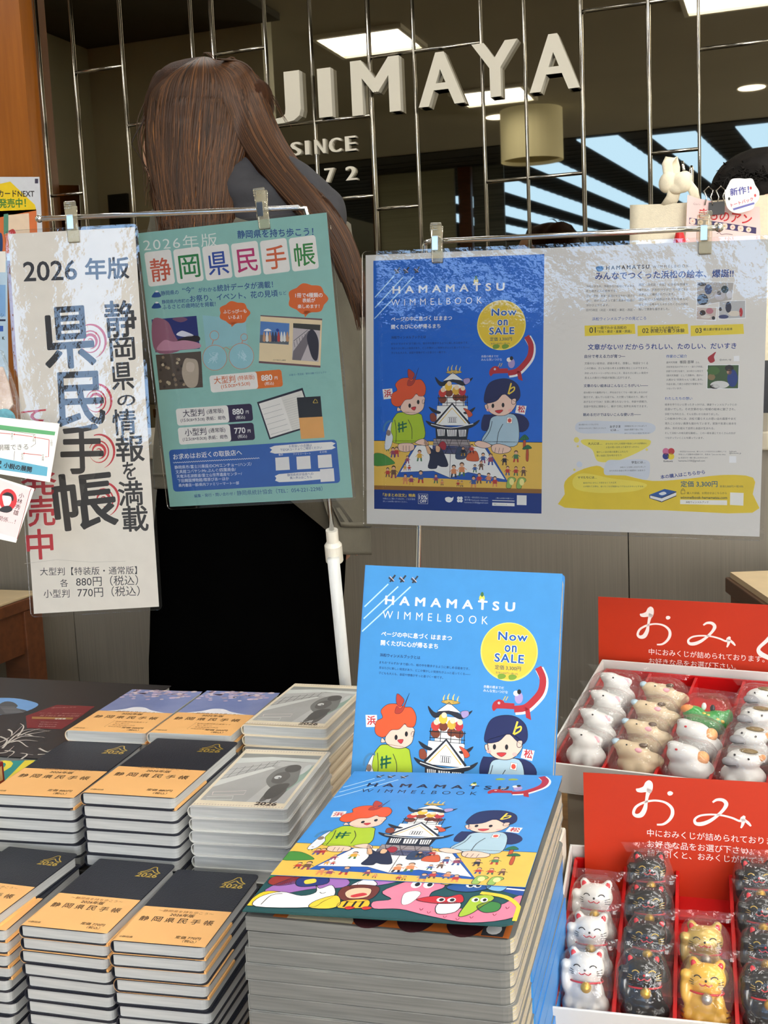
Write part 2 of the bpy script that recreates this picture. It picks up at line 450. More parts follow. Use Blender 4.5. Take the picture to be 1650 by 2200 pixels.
for x in (.95, 2.4, 3.8):
    for y in (1.7, .3, -1.1, -2.5, -3.9, -5.3):
        troffer(x, y, 'ceiling light over the shop floor right of the display', 1.0, .36, 3)
for x in (-2.7, -1.2, .3):  # added lamps, out of view, that light the reflected partition
    troffer(x, 2.2, 'added ceiling light over the service counter, out of view', 1.0, .3, 3, M_TROF2)
troffer(-3.5, 2.1, 'added ceiling light brightening the left partition', .5, .4, 3)  # extra lamp added to brighten the partition in the mirror
for k, (x, y) in enumerate([(-4.6, .2), (-4.6, -1.6), (-4.6, -3.6)]):
    troffer(x, y, 'ceiling light over the far left of the shop', 1.0, .36, 3)
for (px, py), l in [((1615, 187), 'round downlight reflected right of the sign'), ((1070, 250), 'round downlight reflected beside the lamp shade'), ((737, 353), 'round downlight reflected right of the digit 7'), ((748, 408), 'round downlight reflected below the digit 2')]:
    p = mirrored(px, py, 2.6)
    e = empty('downlight', l, 'ceiling light', (p.x, p.y, 2.6), group='round downlights')
    MB().tube([(0, 0, -.006), (0, 0, -.0006)], .075, M_DOWN, 24).build('bulb', e)
    MB().tube([(0, 0, -.004), (0, 0, -.0004)], .085, M_WHITE, 24).build('rim', e)
wn = 1
for x0, x1, y0 in [(-1.93, -1.70, -3.4), (-1.40, -1.12, -2.47), (-.92, -.62, -2.62), (-.36, -.08, -2.6), (.2, .5, -2.6), (-2.5, -2.2, -4.2), (-3.1, -2.8, -4.8), (-3.7, -3.4, -5.2)]:  # the leftmost strips at the end are added for glare on poster film
    b = MB(); sh = .295
    z = 2.585
    vs = [(x0, y0, z), (x1, y0, z), (x1+sh*1.9, -9.5, z), (x0+sh*1.9, -9.5, z)]
    b.add(vs + [(v[0], v[1], 2.599) for v in vs], [(3, 2, 1, 0), (4, 5, 6, 7), (0, 1, 5, 4), (1, 2, 6, 5), (2, 3, 7, 6), (3, 0, 4, 7)], M_SKY)
    structure(b.build('window_%d' % wn), 'long pale blue skylight strip'); wn += 1
b = MB()
for k in range(34):
    y = -2.75 - k*.2; b.box((-4.2, y-.04, 2.589), (1, y+.04, 2.591), M_DARK)
b.box((-4.3, -9.8, 2.592), (1, -2.42, 2.598), mat('dark_deck', (46, 44, 38), .8, var=.2, scale=30))
structure(b.build('trim_%d' % n_trim), 'dark roof deck between the skylights'); n_trim += 1
v = at_d(1142, 291, 7.0)
e = empty('drum_lamp', 'cream drum lamp shade reflected in the mirror below the letter Y', 'lamp', (v.x, 2*WALL_Y-v.y, v.z-.15))
M_SHADE = mat('cream_shade', (220, 214, 178), .8, var=.04, scale=4, stretch=(8, 8, .3)); _b = M_SHADE.node_tree.nodes['Principled BSDF']; _b.inputs['Emission Color'].default_value = lin((236, 226, 184)); _b.inputs['Emission Strength'].default_value = .45
b = MB(); R_, H_ = .187, .31
for rr, flip in ((R_, 0), (R_-.004, 1)):
    vs = []; fs = []; n = 40
    for k in range(n):
        q = 2*PI*k/n; vs += [(rr*math.cos(q), rr*math.sin(q), 0), (rr*math.cos(q), rr*math.sin(q), H_)]
    for k in range(n):
        f = (2*k, 2*((k+1) % n), 2*((k+1) % n)+1, 2*k+1); fs.append(f[::-1] if flip else f)
    b.add(vs, fs, M_SHADE)
b.build('shade', e, smooth=True)
MB().tube([(0, 0, .02), (0, 0, .025)], R_-.006, mat('amber_diffuser', (190, 170, 90), .5, var=.03), 32).build('diffuser', e)
MB().tube([(0, 0, .025), (0, 0, 2.6-(v.z-.15))], .006, M_DARK).build('cord', e)
def my(px, py, yr):
    p = at_y(px, py, 2*WALL_Y - yr); return Vector((p.x, yr, p.z))
# partition on the left of the reflection and the lit office front
a, c = mirrored(195, 89, 2.6), mirrored(575, 20, 2.6)
Yp = a.y; x0, x1 = a.x, my(575, 300, Yp).x
b = MB().box((x0-.02, Yp-.1, 0), (x1, Yp, 2.6), M_PLASTER); structure(b.build('wall_partition'), 'plaster partition reflected at the left')
b = MB().box((x0-.12, Yp, 0), (x0-.02, 2.8, 2.6), M_PLASTER); structure(b.build('wall_partition_side'), 'plaster partition reflected at the left')
p, q = my(236, 420, Yp), my(287, 560, Yp)
b = MB().box((p.x, Yp+.001, 0), (q.x, Yp+.02, p.z), M_DARK); structure(b.build('door_1'), 'dark doorway reflected behind the hair')
b = MB(); p1, p2 = mirrored(85, 35, 2.6), mirrored(430, 37, 2.6)
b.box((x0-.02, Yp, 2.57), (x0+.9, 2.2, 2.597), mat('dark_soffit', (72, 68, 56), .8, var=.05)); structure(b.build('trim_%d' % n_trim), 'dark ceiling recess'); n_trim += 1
yr = -3.2
M_BLIND = mat('roller_blind', (190, 190, 168), .7, 0, scale=6, stretch=(.2, .2, 12), rgb2=(168, 170, 150))
p, q = my(812, 375, yr), my(985, 600, yr)
b = MB().box((p.x, yr, .05), (q.x, yr+.02, p.z), M_BLIND); structure(b.build('window_%d' % wn), 'pale blind reflected in the mirror'); wn += 1
for a0, a1 in ((800, 812), (985, 1012)):
    p, q = my(a0, 352, yr), my(a1, 352, yr)
    b = MB().box((p.x, yr-.02, 0), (q.x, yr+.04, p.z), M_BROWN); structure(b.build('trim_%d' % n_trim), 'brown door post'); n_trim += 1
p, q = my(1016, 360, yr), my(1090, 600, yr)
b = MB().box((p.x, yr, 0), (q.x, yr+.02, p.z), mat('shutter', (130, 134, 128), .6, 0, scale=9, stretch=(.2, .2, 16), rgb2=(70, 74, 72))); structure(b.build('window_%d' % wn), 'slatted shutter reflected in the mirror'); wn += 1
p, q = my(800, 352, yr), my(1016, 372, yr)
b = MB().box((p.x, yr, p.z), (q.x, yr+.03, 2.6), mat('lintel', (104, 92, 66), .7, var=.05)); structure(b.build('trim_%d' % n_trim), 'wall above the blind'); n_trim += 1

M_FILL = lamp_mat('fill_panel_glow', (255, 253, 251), 18.0)  # glowing panels added as fill light for the posters, not real windows
for x in (1.5, 2.65, 3.8):
    b = MB().box((x, -4.62, .7), (x+1.05, -4.6, 2.35), M_FILL); structure(b.build('window_%d' % wn), 'added bright fill panel to the right behind the photographer'); wn += 1
    b = MB().box((x-.06, -4.64, 0), (x-.01, -4.58, 2.6), M_BROWN); structure(b.build('trim_%d' % n_trim), 'post beside an added fill panel'); n_trim += 1
# service counter and the two desks
e = empty('service_counter', 'long grey laminate counter below the mirror wall', 'counter', (-.2, 1.95, 0))
b = MB()
xs = [-1.98, -1.36, -.808, -.258, .292, .842, 1.4]
for i in range(len(xs)-1):
    pn = MB().box((xs[i]+.2+.001, 0, .04), (xs[i+1]+.2-.001, .02, 1.02), M_COUNTER).build('front_panel', e)
MB().box((-1.78, .02, 0), (1.6, .42, 1.019), M_GAP).build('carcass', e)
MB().box((-1.8, -.02, 1.02), (1.62, .45, 1.05), mat('counter_top', (176, 168, 150), .4, var=.03)).build('worktop', e, bevel=.003)
def desk(name, label, o, u, L, D, z, side=None):
    ang = math.atan2(u.y, u.x)
    e = empty(name, label, 'desk', (o.x, o.y, 0), (0, 0, ang))
    MB().box((0, 0, z-.028), (L, D, z-.006), M_BROWN).build('top_core', e, bevel=.002)
    MB().box((0.004, .004, z-.006), (L-.004, D-.004, z), M_BEIGE).build('desk_top', e, bevel=.002)
    for a in ((.0, .0), (L-.06, 0), (0, D-.06), (L-.06, D-.06)):
        MB().box((a[0]+.003, a[1]+.003, 0), (a[0]+.057, a[1]+.057, z-.029), M_BROWN).build('leg', e, bevel=.002)
    for bx in (((.057, .01), (L-.057, .03)), ((.057, D-.03), (L-.057, D-.01)), ((.01, .057), (.03, D-.057)), ((L-.03, .057), (L-.01, D-.057))):
        MB().box((bx[0][0], bx[0][1], z-.11), (bx[1][0], bx[1][1], z-.029), M_BROWN).build('apron', e)
    return e
zd = .78
far = at_z(92, 1268, zd)
desk('wooden_desk', 'brown wooden desk with beige top behind the left poster', Vector((far.x-.6, far.y-.95, 0)), Vector((1, 0, 0)), .6, .95, zd)
zd = .87
a = at_z(1569, 1229, zd); c = at_z(1650, 1284, zd); u = (c-a); u.z = 0; u.normalize()
e = empty('wooden_cabinet', 'dark brown wooden cabinet with beige top at the right edge', 'cabinet', (a.x, a.y, 0), (0, 0, math.atan2(u.y, u.x)))
MB().box((0, 0, 0), (.22, .3, zd-.03), M_BROWN).build('body', e, bevel=.002)
MB().box((-.006, -.006, zd-.03), (.226, .306, zd-.008), mat('dark_edge', (78, 48, 28), .4, var=.1)).build('edge_band', e, bevel=.002)
MB().box((0, 0, zd-.008), (.22, .3, zd), M_BEIGE).build('cabinet_top', e)

# the display table and hidden risers
TY = .065
e = empty('display_table', 'wooden display table under the stacked books', 'table', (-.45, .9, 0), (0, 0, TY))
MB().box((-.85, -.42, .62), (.62, .48, .65), M_TABLE).build('tabletop', e, bevel=.003)
for x, y in ((-.8, -.37), (.55, -.37), (-.8, .4), (.55, .4)):
    MB().box((x, y, 0), (x+.05, y+.05, .62), M_BROWN).build('leg', e)

# ------------------------------------------------------------------ printed artwork
WHITE, BLACK, YEL, RED = (240, 240, 236), (22, 22, 26), (240, 208, 70), (196, 44, 50)
SKIN = (240, 204, 184); EDGE = (28, 28, 44)
def mini(s, u, v, k=.03, body=(60, 80, 140), legs=(40, 40, 50), skin=(226, 176, 140), hair=(40, 30, 26), lean=0):
    s.ell(u+lean, v-.95*k, .3*k, .3*k, hair, 5, 12); s.ell(u+lean, v-.86*k, .24*k, .22*k, skin, 6, 12)
    s.poly([(u-.3*k+lean, v-.65*k), (u+.3*k+lean, v-.65*k), (u+.38*k, v), (u-.38*k, v)], body, 5)
    for q in (-1, 1): s.poly([(u+q*.22*k-.12*k, v), (u+q*.22*k+.12*k, v), (u+q*.3*k+.1*k, v+.5*k), (u+q*.3*k-.14*k, v+.5*k)], legs, 5)
    s.line([(u-.3*k+lean, v-.55*k), (u-.6*k, v-.15*k)], .0006, body, 5); s.line([(u+.3*k+lean, v-.55*k), (u+.62*k, v-.3*k)], .0006, body, 5)
def plane_mark(s, u, v):
    s.poly([(u-.014, v+.016), (u+.012, v-.02), (u+.02, v-.016), (u-.006, v+.02)], (50, 56, 66), 3)
    s.poly([(u-.016, v-.008), (u+.012, v+.014), (u+.004, v+.018), (u-.02, v)], (60, 66, 78), 3)
    s.line([(u-.012, v-.01), (u+.012, v+.012)], .0005, (230, 200, 190), 4)
def art(s, kind):
    """city picture book cover: children, castle, open book on a table (u right, v down, cover width = 1)"""
    flat = kind == 'flat'
    blue = {'poster': (16, 102, 206), 'stand': (64, 142, 206), 'flat': (66, 144, 216)}[kind]
    end = {'poster': 1.45, 'stand': 1.405, 'flat': 1.125}[kind]
    sv = (lambda v: .42 + (v-.68)*1.115) if flat else (lambda v: v)
    B = lambda X, Y: ((X-125)/1357, sv((Y+738)/1357 + .02*(X-128)/1357))
    def bl(pts, col, z, wd=.0005, k=4, edge=EDGE):
        q = [B(*p) for p in pts]; s.blobby(q, col, z, k)
        if wd: s.line(q, wd, edge, z+1, True, k)
    def bp(pts, col, z, wd=0, edge=EDGE):
        q = [B(*p) for p in pts]; s.poly(q, col, z)
        if wd: s.line(q, wd, edge, z+1, True)
    s.rect(0, 0, 1, end, blue, 1)
    # the table
    tv = sv(1.045)
    te = {'poster': 1.325, 'stand': 1.33, 'flat': 1.125}[kind]
    s.rect(0, tv, 1, te, (232, 190, 84), 2); s.line([(0, tv), (1, tv)], .0006, EDGE, 3)
    if kind == 'poster':
        s.rect(0, 1.31, 1, 1.335, (150, 104, 40), 3); s.rect(0, 1.335, 1, 1.45, (10, 52, 128), 3)
    # contrails, planes, title
    tc = (176, 216, 244)
    for a, c in (((.127, .09), (.009, .21)), ((.180, .10), (.009, .27)), ((.245, .098), (.005, .334))): s.line([a, c], .0012, tc, 2)
    for u in (.145, .2, .263): plane_mark(s, u, .061)
    tcol = (30, 34, 60) if flat else WHITE
    s.text('HAMAMATSU', (.116, .193), (.778, .193), tcol, 4, .035, h=.0082, space=1.7)
    s.text('WIMMELBOOK', (.108, .262), (.648, .262), tcol, 4, -.006, h=.0070, space=1.8)
    s.ell(.612, .137, .014, .018, (236, 214, 90), 4, 14); s.ell(.612, .118, .008, .012, (60, 110, 60), 5, 12); s.ell(.613, .146, .009, .008, WHITE, 5, 10)
    dv = -.43 if flat else 0
    if flat:
        for u in (.70, .76): s.blobby([(u, .06), (u+.02, .05), (u+.045, .06), (u+.03, .072), (u+.005, .073)], (150, 176, 60), 3)
    # red dragon curling round the sale disc
    arc = [(.905, .45), (.93, .50), (.925, .56), (.89, .61), (.85, .645), (.80, .655)]
    s.line([(u+.006, v+.006+dv, .0075) for u, v in arc], .0062, WHITE, 3, smooth=4)
    s.line([(u, v+dv, .0058) for u, v in arc], .0062, (178, 38, 48), 4, smooth=4)
    s.line([(.80, .642+dv, .005), (.75, .643+dv, .005), (.712, .648+dv, .004)], .005, (178, 38, 48), 4, smooth=3)
    s.blobby([(.70, .63+dv), (.725, .615+dv), (.75, .625+dv), (.745, .65+dv), (.72, .655+dv), (.702, .672+dv), (.692, .655+dv)], (178, 38, 48), 5)
    s.ell(.725, .632+dv, .006, .006, WHITE, 6, 10); s.ell(.7255, .632+dv, .0025, .0025, BLACK, 7, 8)
    for u in (.745, .757): s.line([(u, .618+dv), (u+.01, .598+dv)], .0007, (226, 190, 90), 5)
    s.poly([(.85, .64+dv), (.875, .65+dv), (.885, .7+dv), (.86, .69+dv)], (178, 38, 48), 4)
    s.ell(.82, .60+dv, .02, .028, (170, 150, 200), 5, 14); s.ell(.806, .58+dv, .014, .013, (246, 236, 224), 6, 12); s.ell(.82, .572+dv, .01, .012, BLACK, 7, 10)
    if not flat:
        s.ell(.76, .386, .140, .140, (246, 226, 110), 3, 48); s.ell(.76, .384, .134, .134, (230, 194, 62) if kind == 'stand' else (232, 200, 50), 4, 48)
        for t, a, c, hh in (('Now', (.70, .335), (.85, .335), .0075), ('on', (.735, .39), (.80, .39), .0062), ('SALE', (.688, .44), (.838, .44), .0076)):
            s.text(t, a, c, WHITE, 5, .085, h=hh*1.12, space=1.12); s.text(t, (a[0]+.003, a[1]-.002), (c[0]-.003, c[1]-.002), (24, 88, 168), 6, .03, h=hh, space=1.15)
        s.text('定価 3,300円', (.695, .475), (.822, .475), (40, 90, 90), 5, .015)
        s.text('本体3,000円＋税10%', (.70, .495), (.81, .495), (50, 90, 90), 5)
        for u in (.712, .765): s.blobby([(u, .50), (u+.02, .492), (u+.04, .50), (u+.03, .515), (u+.005, .518)], (120, 156, 50), 6)
        s.text('ページの中に息づく はままつ', (.108, .352), (.473, .352), WHITE, 4, .025)
        s.text('開くたびに心が帰るまち', (.108, .396), (.405, .396), WHITE, 4, .025)
        dk = (16, 40, 88)
        s.text('浜松ウィンメルブックとは', (.108, .452), (.318, .452), dk, 4, .02)
        s.text('まちの“すみずみ”まで描いた、絵の中を散歩するように楽しめる絵本です。', (.108, .487), (.57, .487), dk, 4)
        s.text('見るたびに新しい発見があり、どこか懐かしい気持ちがふっと返ってくる――', (.108, .513), (.577, .513), dk, 4)
        s.text('子どもも大人も、会話や想像がそっと息づく一冊です。', (.108, .539), (.44, .539), dk, 4)
        s.text('赤龍の橋までだ', (.645, .566), (.745, .566), WHITE, 4); s.text('みんな気いつけな', (.645, .585), (.765, .585), WHITE, 4)
    # boy
    bl([(300, 480), (345, 450), (500, 455), (530, 500), (548, 640), (440, 690), (300, 695), (262, 640), (270, 540)], (172, 200, 44), 3)
    bl([(325, 408), (320, 440), (352, 432)], SKIN, 3)
    bl([(355, 380), (350, 430), (400, 462), (470, 462), (530, 425), (545, 370), (540, 320), (440, 300), (370, 330)], SKIN, 4)
    bl([(300, 400), (272, 370), (278, 305), (320, 275), (305, 230), (350, 185), (420, 175), (470, 190), (520, 190), (555, 245), (545, 310), (500, 318), (478, 300), (440, 340), (385, 352), (345, 400)], (226, 88, 44), 6, .0004)
    s.ell(*B(424, 395), .008, .013, BLACK, 8, 12); s.ell(*B(494, 365), .008, .013, BLACK, 8, 12)
    bl([(435, 412), (475, 403), (462, 432)], (206, 52, 56), 8, .0003)
    bl([(530, 350), (545, 345), (540, 375), (528, 372)], SKIN, 3)
    s.line([B(300, 510), B(312, 600), B(308, 690)], .0006, EDGE, 5, smooth=3); s.line([B(410, 505), B(440, 570), B(442, 660)], .0006, EDGE, 5, smooth=3)
    for a, c in (((335, 530), (338, 610)), ((365, 520), (368, 605)), ((325, 555), (400, 535)), ((325, 585), (400, 562))): s.line([B(*a), B(*c)], .0016, (20, 104, 74), 6)
    bl([(335, 700), (330, 740), (352, 758), (400, 762), (455, 742), (460, 705), (420, 690)], SKIN, 6)
    bl([(470, 690), (500, 662), (545, 655), (580, 690), (555, 708)], SKIN, 6)
    for x in (370, 395, 420): s.line([B(x, 712), B(x, 755)], .0004, EDGE, 8)
    bl([(405, 235), (415, 190), (440, 205), (470, 165), (498, 95), (480, 150), (465, 205), (440, 235)], (180, 60, 44), 8, .0003)
    bl([(410, 110), (440, 120), (465, 150), (440, 190), (412, 170)], (180, 60, 44), 8, .0003)
    bp([(198, 270), (278, 262), (288, 340), (208, 350)], WHITE, 4)
    q0, q1 = B(214, 336), B(276, 330); s.text('浜', q0, q1, RED, 6, .03)
    # girl
    bl([(1020, 460), (1060, 450), (1300, 440), (1380, 510), (1330, 580), (1180, 560), (1030, 580), (1002, 540)], (26, 34, 84), 2, 0)
    bl([(1080, 480), (1140, 455), (1260, 445), (1300, 540), (1285, 680), (1150, 690), (1010, 660), (1060, 560)], (172, 200, 214), 3)
    bl([(1050, 350), (1060, 420), (1120, 455), (1200, 450), (1260, 400), (1275, 340), (1200, 290), (1080, 330)], SKIN, 5)
    bl([(1030, 380), (1050, 372), (1058, 400), (1040, 410)], SKIN, 4); bl([(1245, 330), (1275, 325), (1270, 362), (1245, 365)], SKIN, 7)
    bl([(1035, 362), (1028, 300), (1060, 215), (1130, 178), (1220, 175), (1290, 220), (1308, 300), (1280, 345), (1240, 330), (1180, 290), (1120, 345)], (26, 34, 84), 6, .0004)
    s.ell(*B(1095, 382), .008, .013, BLACK, 8, 12); s.ell(*B(1175, 375), .008, .013, BLACK, 8, 12)
    bl([(1112, 420), (1175, 412), (1145, 440)], (206, 52, 56), 8, .0003)
    for x in (1060, 1230): s.ell(*B(x, 415), .012, .009, (246, 180, 170), 6, 12)
    s.line([B(1238, 205), B(1215, 290)], .0016, YEL, 8); s.line([B(1222, 255), B(1260, 235), B(1258, 262), B(1218, 290)], .0014, YEL, 8, smooth=4)
    s.line([B(1090, 500), B(1070, 580), B(1020, 655)], .0006, EDGE, 5, smooth=3); s.line([B(1175, 520), B(1140, 590), B(1128, 680)], .0006, EDGE, 5, smooth=3)
    bp([(1208, 468), (1250, 470), (1246, 515), (1204, 512)], (250, 244, 236), 5, .0003); s.ell(*B(1227, 492), .011, .012, (220, 80, 60), 7, 12)
    bl([(950, 680), (985, 655), (1060, 672), (1085, 695), (1040, 712), (985, 705)], SKIN, 6)
    bl([(1090, 690), (1150, 675), (1235, 700), (1225, 735), (1150, 752), (1095, 735)], SKIN, 6)
    for x in (1120, 1150, 1180): s.line([B(x, 705), B(x-8, 745)], .0004, EDGE, 8)
    bp([(1282, 374), (1358, 378), (1345, 444), (1270, 432)], WHITE, 4); s.text('松', B(1288, 428), B(1344, 432), RED, 6, .03)
    # castle
    roofc = (34, 36, 46)
    bp([(620, 650), (910, 650), (925, 765), (612, 765)], (160, 150, 150), 3, .0006)
    for i in range(7):
        x = 640+i*42; s.line([B(x, 652), B(x+(-1)**i*20, 705), B(x-(-1)**i*10, 763)], .0006, (70, 60, 64), 4)
    s.line([B(616, 690), B(916, 695)], .0006, (70, 60, 64), 4); s.line([B(614, 730), B(920, 722)], .0006, (70, 60, 64), 4)
    bl([(655, 710), (690, 668), (722, 690), (715, 735), (680, 730)], (166, 44, 56), 4, .0003)
    bp([(635, 560), (905, 560), (890, 650), (640, 650)], roofc, 4)
    for x0 in (650, 728, 822):
        wv = 80 if x0 == 728 else 62
        bp([(x0, 575), (x0+wv, 572), (x0+wv-4, 625), (x0+6, 628)], WHITE, 5)
        for k in range(1, 5): s.line([B(x0+wv*k/5, 575), B(x0+wv*k/5+2, 625)], .0007, roofc, 6)
    bp([(648, 390), (895, 385), (900, 540), (640, 545)], WHITE, 4, .0005)
    bl([(555, 510), (620, 528), (760, 552), (900, 538), (990, 492), (960, 535), (880, 568), (700, 575), (600, 555)], roofc, 7, 0)
    s.line([B(600, 538), B(760, 562), B(940, 525)], .0008, WHITE, 8, smooth=4)
    bl([(580, 400), (640, 425), (680, 440), (660, 455), (610, 440)], roofc, 5, 0); bl([(955, 395), (900, 425), (860, 438), (880, 452), (930, 435)], roofc, 5, 0)
    bp([(638, 535), (770, 378), (905, 530)], WHITE, 6); s.line([B(630, 530), B(770, 372), B(912, 526)], .0022, roofc, 7); s.line([B(660, 530), B(770, 405), B(880, 522)], .0010, (226, 190, 90), 7)
    bp([(738, 480), (808, 478), (806, 518), (738, 520)], WHITE, 7, .0004)
    for k in range(1, 5): s.line([B(738+k*14, 482), B(738+k*14, 518)], .0007, roofc, 8)
    bp([(690, 225), (865, 220), (870, 385), (690, 388)], WHITE, 3, .0004)
    bl([(632, 165), (690, 205), (770, 150), (860, 200), (935, 165), (900, 212), (850, 232), (770, 205), (690, 240), (650, 215)], roofc, 4, 0)
    bp([(695, 195), (775, 130), (860, 190), (775, 185)], WHITE, 6, .0006)
    for x0, c1, y0 in ((690, (200, 60, 50), 270), (740, (238, 190, 60), 220), (800, (222, 176, 60), 250), (850, (190, 50, 60), 255)):
        s.ell(*B(x0, y0+20), .022, .024, c1, 6, 14); s.ell(*B(x0+6, y0-4), .014, .014, (240, 214, 180), 7, 12)
        s.ell(*B(x0+4, y0+70), .024, .022, (120, 60, 36), 5, 12)
    s.line([B(650, 330), B(900, 318)], .0008, BLACK, 8)
    s.line([B(655, 370), B(898, 362)], .0006, BLACK, 8)
    for x in (660, 730, 800, 860, 892): s.line([B(x, 305), B(x, 390)], .0006, BLACK, 8)
    for dx, dy in ((740, 88), (770, 78), (805, 78), (835, 88)): s.line([B(dx, 132) + (.0014,), B(dx-6, dy+20) + (.0012,), B(dx+3, dy-6) + (.0004,)], .001, (232, 206, 120), 6, smooth=3)
    bl([(720, 130), (780, 112), (850, 126), (780, 142)], (206, 170, 80), 6, .0003)
    bl([(595, 455), (625, 450), (645, 490), (630, 515), (600, 512), (590, 480)], (140, 66, 40), 6, .0003)
    bl([(860, 405), (905, 420), (935, 455), (905, 475), (885, 440)], (206, 84, 50), 7, .0003)
    bl([(862, 180), (905, 172), (912, 200), (880, 222), (862, 205)], (170, 150, 196), 7, .0003)
    if kind != 'stand':
        # open book and small townsfolk on the table
        bp([(310, 965), (460, 705), (1050, 700), (1220, 970), (785, 965), (740, 962)], (30, 88, 176), 3)
        bp([(345, 925), (480, 708), (612, 700), (612, 765), (925, 765), (925, 700), (1030, 705), (1195, 950), (900, 905), (755, 955), (620, 905)], WHITE, 4, .0004)
        s.line([B(757, 765), B(752, 950)], .0005, EDGE, 6)
        bl([(118, 790), (200, 785), (290, 840), (280, 865), (118, 880)], (70, 140, 60), 4, .0003)
        bl([(575, 880), (590, 790), (540, 680), (620, 740), (670, 710), (740, 850), (690, 870), (655, 860), (640, 885)], (34, 40, 66), 5, .0003)
        bl([(545, 660), (575, 700), (600, 760), (575, 770), (555, 710)], (226, 180, 140), 6, .0003)
        bl([(640, 705), (672, 715), (668, 752), (640, 750)], (226, 180, 140), 7, .0003)
        bl([(890, 810), (900, 760), (960, 735), (985, 780), (978, 815)], (206, 92, 50), 5, .0003)
        bl([(800, 800), (812, 720), (850, 710), (890, 760), (870, 800)], (50, 66, 96), 5, .0003)
        random.seed(3)
        pal = [(190, 60, 50), (60, 90, 150), (220, 170, 60), (70, 120, 80), (110, 80, 60), (40, 40, 54), (220, 140, 90), (150, 70, 100)]
        for X, Y, k in [(250, 640, .05), (285, 770, .045), (315, 765, .045), (240, 730, .03), (405, 820, .035), (505, 790, .05), (385, 880, .028), (420, 880, .025), (240, 930, .042), (290, 930, .055), (387, 980, .045), (437, 985, .045), (515, 960, .055), (640, 965, .04), (690, 988, .025), (785, 905, .055), (850, 890, .06), (820, 990, .026), (850, 992, .026), (955, 870, .035), (1005, 845, .04), (1020, 790, .045), (1080, 800, .05), (945, 980, .05), (990, 950, .045), (1065, 945, .045), (1115, 970, .045), (1190, 800, .045), (1280, 770, .05), (1215, 880, .04), (1280, 880, .04), (1340, 880, .04), (930, 720, .04), (860, 740, .04)]:
            u, v = B(X, Y); mini(s, u, v+.012, k*.78, random.choice(pal), random.choice(pal), hair=random.choice([(40, 30, 26), (80, 50, 30), (20, 20, 24)]))
        for x in (1235, 1315):
            bl([(x-30, 1010), (x-15, 940), (x+25, 930), (x+45, 950), (x+15, 985), (x+5, 1015)], (150, 186, 90), 5, .0004); s.ell(*B(x+12, 965), .014, .02, (244, 232, 150), 7, 14)
        for x in (1345, 1368): bl([(x-10, 700+(x-1345)*4), (x-8, 620+(x-1345)*4), (x+8, 620+(x-1345)*4), (x+8, 705+(x-1345)*4)], (190, 80, 40), 5, .0003); bl([(x-40, 640+(x-1345)*3), (x, 598+(x-1345)*3.4), (x+34, 630+(x-1345)*3), (x, 640+(x-1345)*3)], (40, 110, 70), 6, .0003)
    bl([(215, 740), (235, 600), (275, 520), (268, 600), (285, 650), (262, 735)], (226, 232, 238), 6, .0004)
    s.line([B(210, 605), B(215, 560), B(245, 525), B(285, 522)], .0022, (70, 130, 180), 6, smooth=3)
    s.ell(*B(248, 615), .014, .018, (140, 120, 110), 8, 12)
    if kind == 'poster':
        s.text('「おまとめ注文」特典', (.055, 1.375), (.255, 1.375), YEL, 5, .025)
        s.text('10冊以上ご購入で10%OFF。ご注文専用', (.055, 1.392), (.252, 1.392), (190, 200, 220), 5); s.text('詳しくはお問い合わせください。', (.055, 1.408), (.205, 1.408), (190, 200, 220), 5)
        q = [(.272, 1.355), (.33, 1.355), (.33, 1.412), (.272, 1.412)]; s.line(q, .0004, WHITE, 5, True)
        s.text('10%', (.277, 1.386), (.327, 1.386), WHITE, 5, .03); s.text('OFF', (.281, 1.406), (.322, 1.406), WHITE, 5, .03)
        s.blobby([(.435, 1.375), (.455, 1.368), (.475, 1.373), (.485, 1.366), (.48, 1.388), (.462, 1.4), (.44, 1.393)], WHITE, 5)
        for a, c in ((-.008, -.008), (.008, -.008), (-.008, .008), (.008, .008)): s.ell(.523+a, 1.381+c, .009, .009, WHITE, 5, 14)
        for k, t in enumerate(('発行者 一般社団法人Eunkuwis', '著作権 Eunkuwis members', 'hamama-2100@gmail.com')): s.text(t, (.55, 1.372+k*.016), (.69, 1.372+k*.016), (190, 200, 220), 5)
        s.text('ご購入は浜松の本屋さんへ', (.735, 1.372), (.84, 1.372), (210, 216, 230), 5); s.rect(.715, 1.38, .845, 1.384, WHITE, 5); s.rect(.715, 1.394, .845, 1.412, WHITE, 5); s.text('浜松ウィンメルブック', (.722, 1.407), (.80, 1.407), BLACK, 6)
        s.rect(.858, 1.348, .914, 1.404, WHITE, 5)
